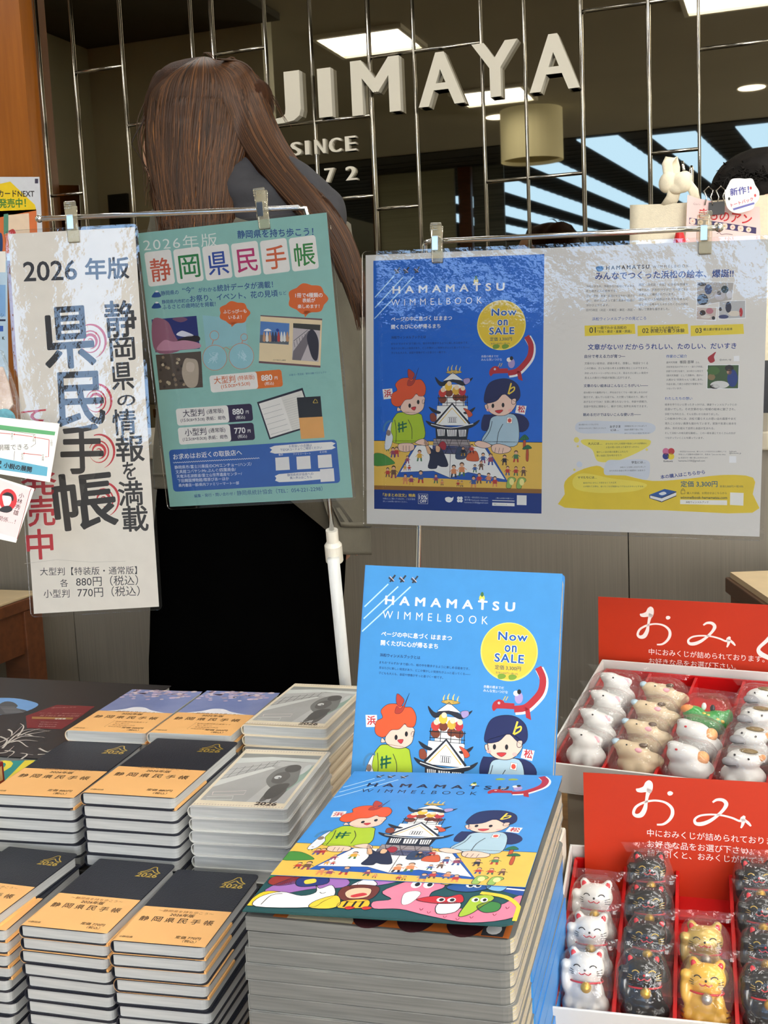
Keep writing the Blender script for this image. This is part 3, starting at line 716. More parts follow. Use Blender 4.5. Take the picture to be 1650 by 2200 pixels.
def animal_band(s, v0, v1):
    """bright animals on the lower part of the cover"""
    Z = lambda X, Y: ((X-40)/1280 + (Y-580)/250*.02, v0 + (Y-583-(X-40)*.04)/205*(v1-v0))
    def bl(pts, col, z, wd=.0006, k=4): q = [Z(*p) for p in pts]; s.blobby(q, col, z, k); (s.line(q, wd, EDGE, z+1, True, k) if wd else None)
    s.rect(0, v0, 1, v1, (22, 76, 80), 1)
    bl([(60, 600), (130, 590), (210, 600), (190, 640), (110, 655), (50, 640)], (150, 46, 40), 2)
    bl([(60, 680), (180, 600), (330, 585), (450, 620), (440, 660), (300, 670), (150, 700)], (160, 110, 184), 2)
    bl([(190, 615), (250, 590), (330, 600), (350, 640), (250, 660), (200, 650)], (34, 52, 120), 4); bl([(230, 625), (275, 615), (290, 635), (245, 645)], YEL, 6, 0)
    bl([(20, 740), (60, 690), (150, 690), (160, 700), (90, 720), (80, 760), (20, 765)], (240, 206, 40), 4)
    bl([(70, 770), (60, 720), (150, 690), (260, 710), (320, 690), (300, 650), (330, 670), (380, 650), (420, 700), (380, 740), (330, 770)], (244, 244, 240), 6)
    s.line([Z(340, 690), Z(355, 696), Z(370, 690)], .0006, EDGE, 8, smooth=3); s.line([Z(90, 760), Z(110, 710), Z(160, 700)], .0006, EDGE, 8, smooth=3)
    bl([(330, 770), (345, 735), (430, 705), (470, 750), (430, 775)], (236, 206, 60), 7)
    bl([(500, 640), (560, 595), (720, 595), (730, 610), (640, 640), (560, 650)], (176, 120, 190), 3)
    bl([(470, 650), (540, 610), (600, 640), (560, 660), (500, 665)], (244, 236, 240), 4)
    bl([(430, 690), (450, 655), (540, 645), (620, 660), (610, 715), (540, 740), (460, 725)], (110, 46, 36), 5)
    bl([(465, 690), (500, 665), (580, 668), (580, 710), (500, 720)], (244, 196, 160), 7, .0003); bl([(500, 705), (550, 690), (575, 700), (520, 715)], (206, 50, 60), 8, 0)
    bl([(470, 770), (475, 735), (590, 725), (600, 765)], (246, 190, 40), 6)
    for x in (500, 540, 575): s.line([Z(x, 735), Z(x-8, 765)], .0016, BLACK, 8)
    for x in (520, 600): bl([(x-20, 768), (x, 760), (x+30, 768), (x, 778)], (196, 40, 40), 8, 0)
    bl([(640, 680), (740, 620), (780, 600), (900, 600), (930, 650), (880, 680), (890, 720), (1000, 760), (1200, 745), (1290, 690), (1330, 720), (1290, 800), (1100, 830), (900, 800), (760, 770), (640, 770), (620, 735), (700, 720)], (236, 130, 156), 4)
    bl([(750, 690), (800, 675), (830, 690), (800, 740), (760, 745)], WHITE, 6, .0003)
    for x, y in ((790, 640), (850, 640)): s.ell(*Z(x, y), .02, .03, WHITE, 7, 14); s.ell(*Z(x+6, y), .01, .016, BLACK, 8, 12)
    bl([(740, 610), (765, 590), (785, 610)], (206, 50, 60), 5, 0); bl([(900, 625), (990, 608), (940, 640)], (246, 200, 60), 6)
    bl([(940, 650), (1010, 625), (1130, 625), (1140, 655), (1060, 675), (980, 670)], (34, 84, 150), 5); bl([(1130, 635), (1200, 620), (1230, 640), (1200, 670), (1140, 660)], (130, 186, 226), 5)
    for x in (1050, 1085): s.ell(*Z(x, 640), .016, .02, WHITE, 7, 12); s.ell(*Z(x+3, 642), .008, .012, BLACK, 8, 10)
    bl([(1150, 640), (1370, 640), (1368, 700), (1250, 680)], (30, 70, 150), 3, 0); s.line([Z(1180, 650), Z(1370, 665)], .002, WHITE, 4)
    bl([(820, 720), (900, 700), (960, 705), (1020, 690), (1040, 730), (960, 740), (880, 735)], (200, 36, 46), 7); bl([(930, 740), (1030, 735), (1020, 780), (940, 790)], WHITE, 7)
    for x in (935, 985): s.ell(*Z(x, 720), .016, .018, WHITE, 8, 12); s.ell(*Z(x+3, 720), .009, .012, BLACK, 9, 10)
    bl([(1060, 735), (1080, 700), (1150, 690), (1180, 710), (1140, 745), (1090, 790), (1040, 800)], (166, 196, 50), 7); bl([(1110, 750), (1160, 725), (1215, 735), (1210, 770), (1150, 780)], (60, 130, 60), 7)
    for x in (1095, 1135): s.ell(*Z(x, 718), .014, .018, WHITE, 9, 12); s.ell(*Z(x+3, 718), .007, .011, BLACK, 10, 10)
    s.line([Z(1110, 680) + (.004,), Z(1230, 700) + (.004,), Z(1300, 750) + (.003,), Z(1320, 820) + (.003,)], .004, (244, 206, 60), 8, smooth=4)
    for x, y in ((860, 770), (980, 805), (1100, 805), (1200, 790), (1250, 755), (900, 785), (1040, 815)): s.line([Z(x-8, y-5), Z(x, y+5), Z(x+8, y-5)], .0005, (150, 50, 80), 7, smooth=3)
    bl([(30, 590), (60, 585), (70, 600), (40, 610)], (60, 130, 60), 3, 0); bl([(380, 592), (440, 585), (480, 595), (420, 606)], (70, 150, 70), 3, 0)

# ------------------------------------------------------------------ hanging posters in clear film
M_FILM = clear_mat('clear_film', .03, .10, 26, ior=1.75, dist=.004, detail=5)
M_PAPER = mat('poster_paper', (232, 228, 220), .5, var=.015, scale=4)
def poster(name, label, ps, w, h, margin, draw, wob):
    e = empty(name, label, 'poster', ps.to_translation(), ps.to_euler('XYZ'), group='hanging laminated posters')
    MB().box((margin, margin, -.0003), (w-margin, h-margin, 0), M_PAPER).build('paper', e)
    s = Sheet(ps); draw(s, w, h, margin); s.build('print', e)
    MB().prism(rrect(w, h, .005), -.0006, .0006, M_FILM).build('clear_film', e)
    return e
def zc(x0, y0, k): return lambda x, y: (x0 + x*k, y0 + y*k)

def draw_right(s, w, h, m):
    a, b = s.at(805.5, 557), s.at(1175, 549); W = math.hypot(b[0]-a[0], b[1]-a[1])
    xl, yt = s.at(803, 800)[0], (a[1]+b[1])/2
    s.map = lambda u, v: (xl + min(max(u, 0), 1)*W*.995, yt - v*W*.995)
    art(s, 'poster'); s.map = None
    z1, z2 = zc(1200, 480, 450/1650), zc(1200, 800, 450/1650)
    dk, nv, gr = (34, 36, 44), (30, 62, 140), (60, 62, 68)
    T = lambda z, t, x0, y0, x1, y1, col=gr, bold=0, hp=None, sp=1: s.ptext(t, z(x0, y0), z(x1, y1), col, 3, bold, hp, sp)
    s.pblob([z1(295, 345), z1(325, 335), z1(355, 345), z1(345, 372), z1(315, 380), z1(300, 368)], (70, 130, 190), 2)
    T(z1, 'HAMAMATSU', 375, 366, 715, 356, dk, .03, None, 1.5); T(z1, 'WIMMELBOOK', 740, 352, 1025, 345, gr, -.005, None, 1.6)
    T(z1, 'みんなでつくった浜松の絵本、爆誕!!', 288, 446, 1378, 424, nv, .025)
    for k, t in enumerate(('浜松のまちを、見開きの一枚絵にすみずみ', 'まで描き込んだ絵本です。', '文化・歴史・産業・民話がゆるやかに混ざり', '合い、読む人によって違う風景や物語が', '浮かび上がります。', '旧7行政区（北区・天竜区・東区・西区・')): T(z1, t, 218, 505+k*37.5, 218+(380 if len(t) > 14 else len(t)*20), 503+k*37.5, gr)
    for k, t in enumerate(('南区・浜北区・中区）の多彩な表情を', '織り込み、浜松の“ひろがり”を一望できる', '世界として構成されています。', '描かれている場面はそれぞれのまちに', '住んでいる様々な人々からたくさんの話を', '聞いて情景を描きました。')): T(z1, t, 632, 494+k*38.5, 632+(388 if len(t) > 14 else len(t)*20), 490+k*38.5, gr)
    T(z1, '浜松ウィンメルブックの見どころ', 265, 766, 690, 760, (40, 90, 170), .01)
    for x0, x1, n, ts in ((205, 600, '01', ('一冊でわかる浜松の', '「文化・歴史・産業・民話」')), (622, 1018, '02', ('子どもたちの想像力や', '表現力を養う体験')), (1040, 1455, '03', ('郷土愛が育まれる絵本',))):
        s.pquad([z1(x0, 805), z1(x1, 792), z1(x1+6, 870), z1(x0+2, 888)], (238, 214, 60), 1)
        T(z1, n, x0+38, 864, x0+88, 862, dk, .01)
        for k, t in enumerate(ts): T(z1, t, x0+100, 836+k*28+(10 if len(ts) == 1 else 0), x0+100+(230 if k == 0 else 270), 832+k*28+(10 if len(ts) == 1 else 0), dk, .015)
    T(z1, '文章がない!? だからうれしい、たのしい、だいすき', 230, 998, 1400, 988, nv, .02)
    T(z1, '自分で考える力が育つ―', 205, 1062, 525, 1060, (24, 50, 100), .02)
    for k, t in enumerate(('文章のない絵本は、読者の考え、想像し、物語をつくる', 'この行動は、子どもが自ら考える習慣を育むことができます。', '決まったストーリーがないからこそ、見るたびに新しい発見や', '見る人の数だけ物語が無限に広がります。')): T(z1, t, 205, 1112+k*38, 205+(500 if k < 3 else 365), 1110+k*38, gr)
    T(z1, '作家のご紹介', 848, 1060, 1012, 1058, (40, 90, 170), .015)
    T(z1, '遠州天狗屋', 848, 1103, 935, 1102, gr); T(z1, '坂田 吉祥', 955, 1104, 1065, 1103, gr, .02); T(z1, 'さん', 1080, 1102, 1110, 1102, gr)
    for k, t in enumerate(('浜松市在住のデザイナー・張り子作家。', '京都での学びを経て、2019年から地元で', '（遠州天狗屋）として活動中。温かい', '人柄から“天狗ちゃん”と親しまれ、', '作品を通して郷土の歴史や情景を今に', 'つないでいます。')): T(z1, t, 848, 1138+k*34, 848+(290 if k < 5 else 125), 1136+k*34, gr)
    # photographs
    def photo(z, pts, base, bits):
        s.pquad([z(*p) for p in pts], (246, 246, 246), 1)
        x0, y0 = pts[0]; x1, y1 = pts[2]
        s.pquad([z(x0+6, y0+6), z(pts[1][0]-6, pts[1][1]+6), z(x1-6, y1-6), z(pts[3][0]+6, pts[3][1]-6)], base, 2)
        for bx, by, rx, ry, c in bits:
            s.pblob([z(bx+rx*math.cos(t), by+ry*math.sin(t)) for t in (0, 1.05, 2.1, 3.14, 4.2, 5.2)], c, 3, 3)
    photo(z1, [(1085, 455), (1385, 462), (1368, 608), (1085, 655)], (186, 180, 172), [(1135, 600, 45, 45, (40, 40, 46)), (1180, 520, 30, 40, (60, 76, 120)), (1270, 570, 45, 35, (200, 196, 200)), (1265, 550, 18, 16, (60, 46, 40)), (1310, 520, 30, 30, (50, 66, 66)), (1130, 480, 35, 14, (70, 60, 50)), (1345, 560, 24, 30, (220, 220, 226))])
    photo(z1, [(1085, 655), (1250, 660), (1240, 768), (1082, 760)], (206, 190, 180), [(1135, 705, 24, 22, (50, 34, 30)), (1190, 690, 30, 24, (190, 120, 130)), (1160, 735, 40, 14, (226, 220, 210)), (1220, 745, 14, 14, (40, 40, 46))])
    photo(z1, [(1262, 610), (1475, 604), (1475, 748), (1258, 758)], (190, 190, 190), [(1338, 660, 24, 44, (36, 38, 60)), (1300, 735, 40, 16, (56, 66, 110)), (1437, 700, 14, 36, (190, 40, 46)), (1385, 710, 50, 22, (226, 216, 200)), (1275, 675, 12, 16, (60, 50, 46))])
    photo(z1, [(1170, 1112), (1425, 1110), (1420, 1305), (1166, 1305)], (60, 90, 50), [(1270, 1270, 75, 30, (226, 226, 222)), (1370, 1220, 42, 70, (30, 60, 130)), (1345, 1140, 35, 26, (30, 26, 26)), (1205, 1210, 30, 26, (140, 120, 80)), (1220, 1160, 50, 34, (70, 110, 50)), (1345, 1170, 20, 22, (206, 160, 130)), (1230, 1285, 40, 18, (40, 30, 30))])
    s.pblob([z1(1175, 1060), z1(1210, 1030), z1(1240, 1012), z1(1225, 1050), z1(1230, 1085), z1(1195, 1098)], (170, 40, 50), 2)
    s.pquad([z1(1380, 1045), z1(1424, 1042), z1(1424, 1084), z1(1380, 1086)], (246, 246, 246), 2)
    T(z1, '@sakata_vigi', 1268, 1083, 1360, 1081, gr)
    # lower half
    T(z2, '文章のない絵本はこんなところがいい――', 198, 118, 705, 116, (24, 50, 100), .02)
    for k, t in enumerate(('読み聞かせの義務がなく、声を出さなくても一緒に楽しめるのが', '魅力です。遊んでいる目でも、ただ黙って眺めたり、開いて', 'あげるだけでOK！文章に縛られないから、年齢や読解力、', '言語や性別に関係なく、親子で同じ世界を共有できます。')): T(z2, t, 198, 167+k*37, 700, 165+k*37, gr)
    T(z2, '眺めるだけではないこんな使い方――', 195, 346, 648, 344, (24, 50, 100), .02)
    s.pblob([z2(130, 440), z2(180, 385), z2(420, 385), z2(700, 395), z2(765, 440), z2(690, 488), z2(400, 480), z2(190, 480)], (214, 220, 228), 1)
    T(z2, '読み聞かせいつでもパパと', 160, 418, 315, 416, gr); T(z2, '好きなものをさがして指さしみつけよう', 160, 446, 372, 444, gr); T(z2, 'お子さま', 405, 438, 488, 436, dk, .02); T(z2, 'には…', 412, 464, 475, 462, dk, .02)
    for k, t in enumerate(('虫眼鏡を手にかくれんぼして', '自由な発想で遊んでね', 'あちこちでなんか会話が生まれる！')): T(z2, t, 520, 430+k*28, 520+(175, 145, 200)[k], 428+k*28, gr)
    s.pblob([z2(185, 560), z2(200, 528), z2(420, 535), z2(690, 528), z2(725, 560), z2(680, 600), z2(560, 660), z2(440, 700), z2(310, 700), z2(265, 610)], (240, 224, 96), 1)
    for x, y, r in ((142, 532, 22), (152, 582, 9), (165, 725, 24), (125, 768, 10), (695, 608, 10)): s.pblob([z2(x+r*math.cos(t), y+r*math.sin(t)) for t in (0, 1, 2, 3, 4, 5)], (238, 222, 110) if x != 165 else (214, 220, 228), 1, 3)
    T(z2, '大人には…', 232, 572, 342, 570, dk, .02); T(z2, 'まちのなつかしの風景や昔話にふれる読書会に', 372, 570, 695, 566, gr); T(z2, '人生の思い出をふり返すきっかけに', 372, 598, 635, 594, gr); T(z2, '懐かしいあの頃の風景にふれたり', 300, 636, 545, 632, gr); T(z2, '思い出話に花を咲かせたり', 300, 664, 495, 660, gr)
    s.pblob([z2(50, 860), z2(150, 780), z2(300, 735), z2(380, 770), z2(540, 815), z2(740, 855), z2(1000, 840), z2(1300, 808), z2(1533, 830), z2(1530, 960), z2(1527, 1106), z2(800, 1085), z2(49, 1066), z2(49, 960)], (236, 206, 50), 1, 3)
    s.pblob([z2(360, 800), z2(380, 700), z2(480, 690), z2(690, 690), z2(720, 760), z2(690, 845), z2(560, 815), z2(440, 810)], (214, 220, 228), 2)
    T(z2, '学生には…', 575, 720, 685, 717, dk, .02); T(z2, '浜松のことを楽しみながら学んで', 485, 754, 685, 750, gr); T(z2, 'まちを知る自由な学びの副読本に出会おう', 402, 782, 682, 778, gr)
    s.pblob([z2(115, 840), z2(200, 795), z2(420, 835), z2(620, 860), z2(697, 890), z2(600, 935), z2(330, 950), z2(140, 920)], (244, 224, 90), 2)
    T(z2, 'ママたちには…', 152, 838, 302, 836, dk, .02); T(z2, '絵本がないからこそ読まなくて大丈夫', 195, 878, 455, 875, gr); T(z2, '心が疲れてる時も、会いたくなる物語のようでなんだかホッとするね…', 195, 905, 682, 905, gr)
    T(z2, 'わたしたちの想い', 838, 217, 1053, 217, (40, 90, 170), .01)
    for k, t in enumerate(('絵本を作りたいと思ったきっかけは、鎌倉ウィンメルブックとの', '出会いでした。その文章のない地域の絵本に魅了され、', '浜松でも作れたら、そんな思いから始まりました。', 'この絵本の中には、浜松で暮らす人の思い出の風景やまだ', '見たことのない風景も描かれています。家族や友達と絵本を', '読み、世代を超えて自然と会話が生まれる。', 'そして浜松への地元愛を醸成し、この一冊を通じてたくさんの方が', 'つながっていくことを願っています。')): T(z2, t, 838, 262+k*37.4, 838+(565, 555, 425, 560, 562, 390, 556, 305)[k], 263+k*37.4, gr)
    for dx, dy, c in ((845, 622, (220, 120, 160)), (888, 622, (200, 60, 66)), (845, 660, (30, 50, 130)), (886, 662, (240, 214, 60))): s.pblob([z2(dx+26*math.cos(t), dy+26*math.sin(t)) for t in (0, .79, 1.57, 2.36, 3.14, 3.93, 4.71, 5.5)], c, 2, 3)
    T(z2, 'Eunkuwis', 828, 706, 900, 706, dk, .02)
    for k, t in enumerate(('一般社団法人Eunkuwisは、暮らしのことや文化を伝える活動をしてる', '学生として活動中の団体です。名言は「you are the idea」', 'by 名言たち一緒に楽しみませんか!?', 'hamama.2100@gmail.com')): T(z2, t, 945, 629+k*26, 945+(375, 370, 230, 208)[k], 629+k*26, gr)
    T(z2, 'funkuwis', 1345, 628, 1400, 628, gr); T(z2, '@funkuwis_jp', 1345, 645, 1438, 645, gr); s.pquad([z2(1345, 660), z2(1400, 660), z2(1400, 712), z2(1345, 712)], (246, 246, 246), 2)
    T(z2, '本の購入はこちらから', 805, 842, 1155, 800, nv, .025)
    T(z2, '定価 3,300円', 962, 905, 1252, 905, (28, 96, 130), .015); T(z2, '本体3,000円＋税10%', 1270, 908, 1455, 908, (60, 70, 70))
    T(z2, '購入や詳細、お問合せはこちらから', 1010, 960, 1325, 960, (60, 60, 40)); T(z2, 'wimmelbook-hamamatsu.com', 960, 996, 1328, 998, (50, 70, 60), .02)
    s.pline([z2(965, 955), z2(965, 930), z2(995, 928), z2(997, 956), z2(965, 957)], .0005, (90, 80, 30), 3); s.pline([z2(970, 930), z2(975, 917), z2(985, 917), z2(990, 929)], .0005, (90, 80, 30), 3)
    s.pquad([z2(958, 1003), z2(1328, 1008), z2(1328, 1046), z2(958, 1038)], (246, 244, 236), 2); T(z2, '浜松ウィンメルブック', 1002, 1030, 1180, 1031, dk, .01)
    s.pquad([z2(1352, 946), z2(1458, 950), z2(1456, 1050), z2(1350, 1044)], (246, 244, 236), 2)
    s.pquad([z2(715, 965), z2(835, 918), z2(928, 938), z2(810, 988)], (40, 90, 160), 3); s.pquad([z2(715, 965), z2(810, 988), z2(808, 1022), z2(716, 992)], (24, 40, 80), 3); s.pquad([z2(722, 970), z2(810, 992), z2(808, 1014), z2(722, 990)], (240, 240, 240), 4); s.pquad([z2(810, 988), z2(928, 942), z2(926, 972), z2(808, 1022)], (240, 240, 240), 3)
    s.pline([z2(810, 990), z2(928, 942)], .0008, (20, 30, 60), 4); s.pline([z2(808, 1022), z2(928, 972)], .0008, (20, 30, 60), 4); s.pblob([z2(790, 955), z2(830, 940), z2(850, 955), z2(815, 968)], (236, 240, 244), 4)
def draw_teal(s, w, h, m):
    zt, zb = zc(290, 440, 490/1650), zc(290, 780, 510/1650)
    s.rect(m, m, w-m, h-m, (146, 196, 185), 1)
    nv = (34, 76, 138)
    T = lambda z, t, x0, y0, x1, y1, col=nv, bold=0, hp=None, sp=1: s.ptext(t, z(x0, y0), z(x1, y1), col, 5, bold, hp, sp)
    T(zt, '2026年版', 66, 338, 597, 298, (238, 240, 232), -.004, 28, 1.15)
    T(zt, '静岡県を持ち歩こう！', 742, 246, 1292, 224, nv, .02)
    for k, (ch, c) in enumerate(zip('静岡県民手帳', [(206, 96, 70), (40, 130, 70), (44, 78, 160), (190, 50, 110), (214, 100, 56), (50, 132, 60)])):
        x0, y0 = 86+k*208, 370-k*22
        a, b_ = zt(x0, y0), zt(x0+188, y0+222)
        ca, cb = s.at(*zt(x0+14, y0+224)), s.at(*zt(x0+206, y0+200)); L = math.hypot(cb[0]-ca[0], cb[1]-ca[1]); ang = math.atan2(cb[1]-ca[1], cb[0]-ca[0])
        pts = [(ca[0]+x*math.cos(ang)-y*math.sin(ang), ca[1]+x*math.sin(ang)+y*math.cos(ang)) for x, y in rrect(L, L*1.18, .003)]
        s.poly(pts, (242, 238, 230), 2, raw=True)
        s.ptext(ch, zt(x0+36, y0+190), zt(x0+184, y0+174), c, 4, .012, 50)
    for y in (665, 745):
        s.pblob([zt(122, y+4), zt(140, y-30), zt(160, y-44), zt(176, y-30), zt(188, y)], nv, 3, 3); s.pblob([zt(146, y-32), zt(153, y-43), zt(164, y-43), zt(172, y-34)], WHITE, 4, 2)
    T(zt, '静岡県の', 190, 658, 318, 648, nv, .012); T(zt, '“今”', 345, 643, 430, 638, nv, .01); T(zt, 'がわかる', 460, 633, 590, 626, nv, .01); T(zt, '統計データが満載！', 596, 628, 1000, 600, nv, .015)
    T(zt, '静岡県内市町の', 196, 718, 395, 708, nv, .012); T(zt, 'お祭り、イベント、花の見頃', 400, 706, 1035, 664, nv, .015); T(zt, 'など', 1042, 655, 1098, 650, nv)
    T(zt, 'ふるさとの歳時記を掲載！', 200, 758, 585, 734, nv, .012)
    def cloud(cx, cy, rx, ry):
        s.pblob([zt(cx+rx*math.cos(t)*(1+.07*math.cos(7*t)), cy+ry*math.sin(t)*(1+.07*math.cos(7*t))) for t in [2*PI*i/28 for i in range(28)]], (224, 106, 40), 4, 2)
        s.pquad([zt(cx-30, cy+ry*.8), zt(cx+20, cy+ry*.8), zt(cx-20, cy+ry*1.25)], (224, 106, 40), 4)
    cloud(720, 782, 108, 82); cloud(1250, 680, 140, 108)
    for t, x0, y, x1, d in (('ふじっぴーも', 640, 788, 808, -6), ('いるよ！', 678, 828, 772, -4)): T(zt, t, x0, y, x1, y+d, WHITE, .02)
    for t, x0, y, x1, d in (('1冊で4種類の', 1160, 672, 1358, -2), ('表紙が', 1212, 708, 1305, -2), ('楽しめます！', 1178, 750, 1335, -2)): T(zt, t, x0, y, x1, y+d, WHITE, .02)
    # pictures
    s.pquad([zt(120, 830), zt(445, 803), zt(470, 1040), zt(148, 1068)], (34, 44, 110), 3)
    s.pblob([zt(128, 835), zt(230, 840), zt(280, 930), zt(330, 1050), zt(150, 1062)], (150, 96, 116), 4); s.pblob([zt(160, 1050), zt(210, 980), zt(280, 990), zt(360, 980), zt(460, 1000), zt(466, 1035), zt(300, 1052)], (196, 140, 160), 5); s.pblob([zt(300, 940), zt(330, 914), zt(360, 915), zt(425, 945), zt(360, 955)], (226, 226, 236), 4); s.pblob([zt(300, 985), zt(380, 950), zt(460, 950), zt(464, 985), zt(380, 995)], (36, 26, 30), 4); s.pblob([zt(270, 825), zt(340, 812), zt(380, 830), zt(330, 850)], (120, 80, 106), 4)
    s.pquad([zt(150, 1085), zt(478, 1060), zt(492, 1320), zt(178, 1340)], (84, 72, 62), 3)
    s.pblob([zt(360, 1120), zt(400, 1112), zt(450, 1130), zt(462, 1220), zt(445, 1310), zt(380, 1315), zt(340, 1220)], (186, 170, 150), 5); s.pblob([zt(375, 1145), zt(405, 1138), zt(430, 1155), zt(425, 1200), zt(395, 1210), zt(372, 1190)], (206, 190, 172), 6)
    random.seed(5)
    for k in range(26):
        x, y = random.uniform(170, 350), random.uniform(1100, 1320); s.pblob([zt(x, y), zt(x+14, y-8), zt(x+22, y+8), zt(x+6, y+14)], random.choice([(140, 120, 96), (56, 48, 42), (170, 150, 120), (196, 180, 150)]), 4, 2)
    s.pquad([zt(488, 798), zt(800, 830), zt(815, 1010), zt(515, 1040)], (150, 198, 204), 3)
    for x, y, r in ((575, 945, 32), (790, 958, 24), (578, 1106, 88), (770, 1095, 90)):
        pts = [zt(x+r*math.cos(t), y+r*1.04*math.sin(t)) for t in [2*PI*i/28 for i in range(28)]]
        s.pblob(pts, (150, 200, 208), 5, 1); s.pline(pts, .0006, (214, 130, 90), 6, True)
    s.pline([zt(558, 1010), zt(568, 980)], .0008, (214, 130, 90), 6); s.pline([zt(775, 1000), zt(778, 982)], .0008, (214, 130, 90), 6); s.pline([zt(638, 1040), zt(660, 1030), zt(690, 1050)], .0006, (214, 130, 90), 6)
    for cx, cy in ((565, 1106), (770, 1090)):
        for k in range(9): s.pline([zt(cx+random.uniform(-40, 40), cy+random.uniform(-40, 40)) for q in range(3)], .0006, (190, 220, 226), 6)
    s.pquad([zt(908, 798), zt(1355, 824), zt(1342, 1178), zt(896, 1145)], (110, 80, 84), 3); s.pquad([zt(908, 806), zt(1354, 836), zt(1342, 1164), zt(897, 1130)], (236, 214, 172), 4)
    s.pquad([zt(908, 842), zt(1118, 858), zt(1112, 1012), zt(902, 998)], (84, 128, 190), 5); s.pquad([zt(906, 940), zt(1116, 955), zt(1112, 1010), zt(903, 998)], (96, 104, 110), 6)
    for k in range(9): s.pblob([zt(925+k*21, 985), zt(930+k*21, 925), zt(938+k*21, 922), zt(946+k*21, 985)], random.choice([(190, 60, 60), (230, 230, 226), (50, 60, 90), (200, 150, 110)]), 7, 2)
    s.pblob([zt(930, 912), zt(960, 895), zt(990, 912)], WHITE, 6, 2); s.pblob([zt(1020, 905), zt(1032, 895), zt(1044, 908), zt(1032, 920)], (30, 60, 150), 7, 3)
    s.pquad([zt(1145, 856), zt(1342, 868), zt(1328, 1136), zt(1138, 1122)], (196, 186, 186), 5); s.pquad([zt(1145, 856), zt(1342, 868), zt(1340, 910), zt(1145, 890)], (56, 56, 50), 6)
    s.pquad([zt(1145, 1060), zt(1255, 910), zt(1290, 920), zt(1200, 1126), zt(1138, 1122)], (120, 112, 116), 6); s.pblob([zt(1245, 950), zt(1275, 900), zt(1310, 930), zt(1330, 1000), zt(1320, 1120), zt(1285, 1110), zt(1255, 1020)], (44, 42, 56), 7)
    for k in range(5): s.pline([zt(1150+k*20, 990-k*14), zt(1158+k*18, 1030-k*18)], .0005, (90, 90, 96), 6)
    s.pline([zt(1148, 985), zt(1250, 905)], .0006, (90, 90, 96), 6); T(zt, 'ロケ地巡りin静岡', 1000, 1128, 1090, 1131, (90, 80, 70))
    # price labels
    for x0, y0, x1, y1, col, tc, big, small, dim, pr in ((522, 88, 1022, 45, (226, 118, 46), (214, 104, 40), '大型判', '(特装版)', '(15.0㎝×9.5㎝)', '880'), (288, 318, 815, 283, (44, 30, 66), (50, 44, 60), '大型判', '(通常版)', '(15.0㎝×9.5㎝) 表紙：紺色', '880'), (302, 450, 828, 415, (44, 30, 66), (50, 44, 60), '小型判', '(通常版)', '(12.5㎝×8.0㎝) 表紙：紺色', '770')):
        L = x1-x0; sl = (y1-y0)/L; hh = 118; sp = .66 if x0 > 500 else .69; mid = x0+L*sp
        A, B_ = s.at(*zb(x0+8, y0+hh)), s.at(*zb(x1+8, y0+hh+sl*L)); ln = math.hypot(B_[0]-A[0], B_[1]-A[1]); an = math.atan2(B_[1]-A[1], B_[0]-A[0])
        hl = s.at(*zb(x0, y0)); hl = math.hypot(hl[0]-A[0], hl[1]-A[1])
        tr = lambda q: [(A[0]+x*math.cos(an)-y*math.sin(an), A[1]+x*math.sin(an)+y*math.cos(an)) for x, y in q]
        s.poly(tr(rrect(ln, hl, .003)), col, 3, raw=True); s.poly(tr(rrect(ln*sp, hl, .003)), (244, 240, 232), 4, raw=True)
        Y = lambda x, d: y0+sl*(x-x0)+d
        o = 30 if x0 > 500 else 48
        T(zb, big, x0+o, Y(x0+o, 62), x0+o+148, Y(x0+o+148, 62), tc, .01); T(zb, small, x0+o+165, Y(x0+o+165, 55), x0+o+280, Y(x0+o+280, 55), tc, .01)
        T(zb, dim, x0+(80 if x0 > 500 else 32), Y(x0+32, 100), x0+(280 if x0 > 500 else 345), Y(x0+330, 100), tc, .012)
        T(zb, pr, mid+28, Y(mid+28, 68), mid+105, Y(mid+105, 68), WHITE, .03); T(zb, '円', mid+120, Y(mid+120, 66), mid+140, Y(mid+140, 66), WHITE, .02); T(zb, '(税込)', mid+52, Y(mid+52, 104), mid+115, Y(mid+115, 104), WHITE, .01)
    T(zb, '広島15・荒武結／野外活動プロジェクト', 1073, 90, 1332, 70, nv)
    # open diary and its cover
    s.pquad([zb(848, 272), zb(1165, 172), zb(1250, 435), zb(935, 532)], (26, 26, 46), 3); s.pquad([zb(862, 282), zb(1015, 235), zb(1095, 470), zb(942, 518)], (240, 236, 228), 4); s.pquad([zb(1015, 235), zb(1160, 190), zb(1238, 428), zb(1095, 470)], (226, 222, 212), 4)
    for k in range(6): s.pline([zb(880+k*13, 322+k*35), zb(1010+k*13, 284+k*35)], .0003, (150, 150, 150), 5)
    for k in range(14): s.pline([zb(1030+k*5, 262+k*15), zb(1150+k*5, 226+k*15)], .0002, (170, 170, 170), 5)
    s.pquad([zb(1125, 240), zb(1290, 230), zb(1302, 372), zb(1140, 382)], (26, 28, 36), 6); s.pquad([zb(1140, 380), zb(1305, 372), zb(1318, 518), zb(1155, 528)], (232, 170, 96), 6)
    s.pline([zb(1238, 276), zb(1252, 250), zb(1262, 256), zb(1272, 276), zb(1240, 277)], .0006, (220, 190, 80), 7); T(zb, '2026', 1240, 298, 1275, 296, (220, 190, 80)); T(zb, '静岡県民手帳', 1155, 440, 1290, 432, (50, 40, 30), .02)
    for a in ((1165, 402, 1270, 396), ): T(zb, '静岡県を持ち歩こう', *a, (120, 80, 40))
